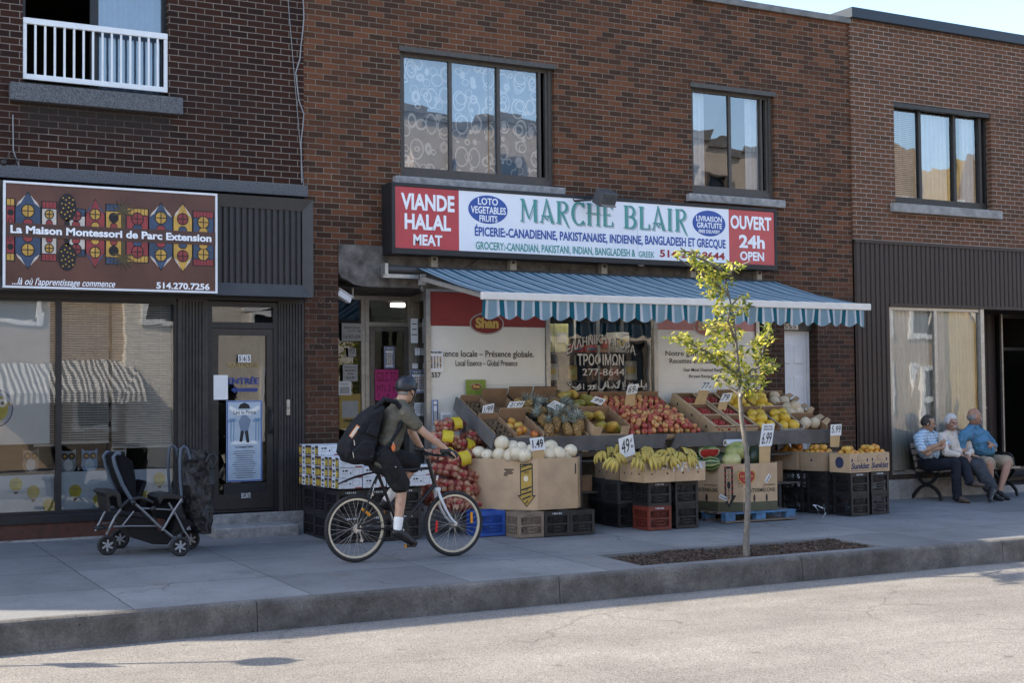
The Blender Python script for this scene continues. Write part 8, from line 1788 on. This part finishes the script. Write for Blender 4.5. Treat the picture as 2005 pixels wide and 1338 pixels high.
for q in (-.03,.03): m_.ball(P4_(.03,.142,q), (.008,.030,.008), 8, 6, 0, rt4); m_.ball(P4_(-.06,.138,q), (.008,.030,.008), 8, 6, 0, rt4)
m_.build('vent', INK, H_); m_ = MB()
for q in (-1,1): m_.tube([P4_(.02,.01,q*.098), P4_(.03,-.05,q*.078), P4_(.045,-.108,q*.03), P4_(.05,-.116,0)], .006, 6); m_.tube([P4_(-.06,.005,q*.085), P4_(-.01,-.04,q*.086), P4_(.028,-.055,q*.077)], .005, 6)
m_.build('chin_strap', INK, b4); m_ = MB(); m_.ball(P4_(-.055,-.028,0), (.066,.040,.030), 12, 8, 0, rt4); m_.build('hair', HAIRG, b4)
for q, sg in (('R',-1),('L',1)):
    m_ = MB(); W = V4['wr'+q]; m_.cap(W+Vector((-.05,-sg*.005,.0)), .036, W+Vector((.01,0,-.005)), .036); m_.cap(W, .033, W+Vector((.075,-sg*.0,-.045)), .036); remeshed(m_, 'glove', SHOE_K, b4, .008, 2)
# socks on the pedalling legs, watch pocket flap
for q in 'RL':
    m_ = MB(); a = V4['an'+q]; kn = V4['kn'+q]; m_.cap(a+(a-kn).normalized()*.01, .043, a.lerp(kn,.27), .050); remeshed(m_, 'sock', PAPER, b4, .009, 2)
m_ = MB(); pk = YA(775,925,-.235); m_.box(pk, (.10,.012,.12), (R(8),R(-25),R(12))); m_.box(pk+Vector((-.012,-.008,.05)), (.105,.012,.03), (R(8),R(-25),R(12))); m_.build('cargo_pocket', BG2, b4, bevel=.004); m_ = MB(); m_.ball(pk+Vector((-.01,-.02,.05)), (.008,.005,.008), 8, 6); m_.build('button', CHR, b4)
m_ = MB(); a = YA(768,860,-.17); m_.tube([a, a+Vector((.005,-.01,-.05))], .006, 6); m_.build('key_clip', CHR, b4); m_ = MB(); m_.ball(a+Vector((.005,-.015,-.085)), (.022,.012,.040), 10, 8); m_.build('key_fob', mat('orange fob', (.60,.16,.05), .5), b4)
# backpack
BPK = cloth('black backpack fabric', (.018,.019,.022), bump=.6); BKP = thing('backpack', 'large black backpack with an orange and white tag on the cyclist\'s back', 'backpack', YA(705,870,0))
q = MB(); P_ = [YA(px,py,0) for px, py in ((724,803),(736,793),(744,798),(737,830),(728,868),(724,898),(714,908),(690,909),(676,903),(667,888),(669,869),(683,848),(698,824),(712,809))]
q.prism([(p.x,p.z) for p in P_], YB_-.13, YB_+.13); q2 = MB(); n_ = len(q.v)//2
for ins, y in ((.12,-.150),(.0,-.125),(.0,.125),(.12,.150)):
    c = Vector((sum(p.x for p in P_)/n_, 0, sum(p.z for p in P_)/n_)); q2.v += [Vector((p.x+(c.x-p.x)*ins, YB_+y, p.z+(c.z-p.z)*ins)) for p in P_]
for r_ in range(3): q2.f += [[r_*n_+i, r_*n_+(i+1)%n_, (r_+1)*n_+(i+1)%n_, (r_+1)*n_+i] for i in range(n_)]
q2.f += [list(reversed(range(n_))), list(range(3*n_,4*n_))]; q2.m = [0]*len(q2.f); q2.sm = [True]*len(q2.f); remeshed(q2, 'bag_body', BPK, BKP, .012, 5, .5, fold=.010)
def pocket(nm, pix, y0, y1):
    P_ = [YA(px,py,0) for px, py in pix]; q = MB(); q.prism([(p.x,p.z) for p in P_], YB_+y0, YB_+y1); remeshed(q, nm, BPK, BKP, .010, 4, .5, fold=.007)
pocket('front_pocket', ((676,884),(700,860),(720,864),(718,894),(708,902),(684,900)), -.185, -.12); pocket('top_pocket', ((702,850),(714,828),(732,830),(726,858)), -.178, -.12)
def arcp(pts, mt, nm, w_, par):
    q = MB(); P_ = pts
    for a, b_ in zip(P_, P_[1:]): q.beam(a, b_, .012, w_, 0, (0,1,0))
    return q.build(nm, mt, par, bevel=.003)
for sg in (-1,1): q = MB(); q.tube([YA(733,800,sg*.11), YA(752,782,sg*.125), YA(776,788,sg*.13), YA(788,806,sg*.15), YA(784,836,sg*.175), YA(765,868,sg*.18), YA(738,892,sg*.17)], [.018,.024,.026,.026,.022,.015,.012], 8); q.build('strap', BPK, BKP)
q = MB(); c = YA(694,846,-.142); rt_q = Matrix.Rotation(R(-52),3,'Y'); q.box(c, (.125,.010,.030), (0,R(-52),0)); q.build('tag', mat('tag cream', (.62,.56,.45), .6), BKP, bevel=.004); q = MB(); q.box(c+Vector((.002,.002,.002)), (.140,.008,.044), (0,R(-52),0)); q.build('tag_border', mat('tag orange', (.62,.20,.05), .6), BKP, bevel=.004)
q = MB()
for (px, py) in ((697,862),(695,886),(730,884)): a = YA(px-4,py,-.178); q.tube([a, a+Vector((.006,-.004,-.055))], .004, 6)
q.build('zip_pull', CHR, BKP)
q = MB(); q.tube([YA(736,800,0), YA(741,789,0), YA(748,790,0), YA(746,798,0)], .012, 8); q.build('grab_loop', BPK, BKP)
for o in bpy.data.objects:
    if '_w' in o: del o['_w']
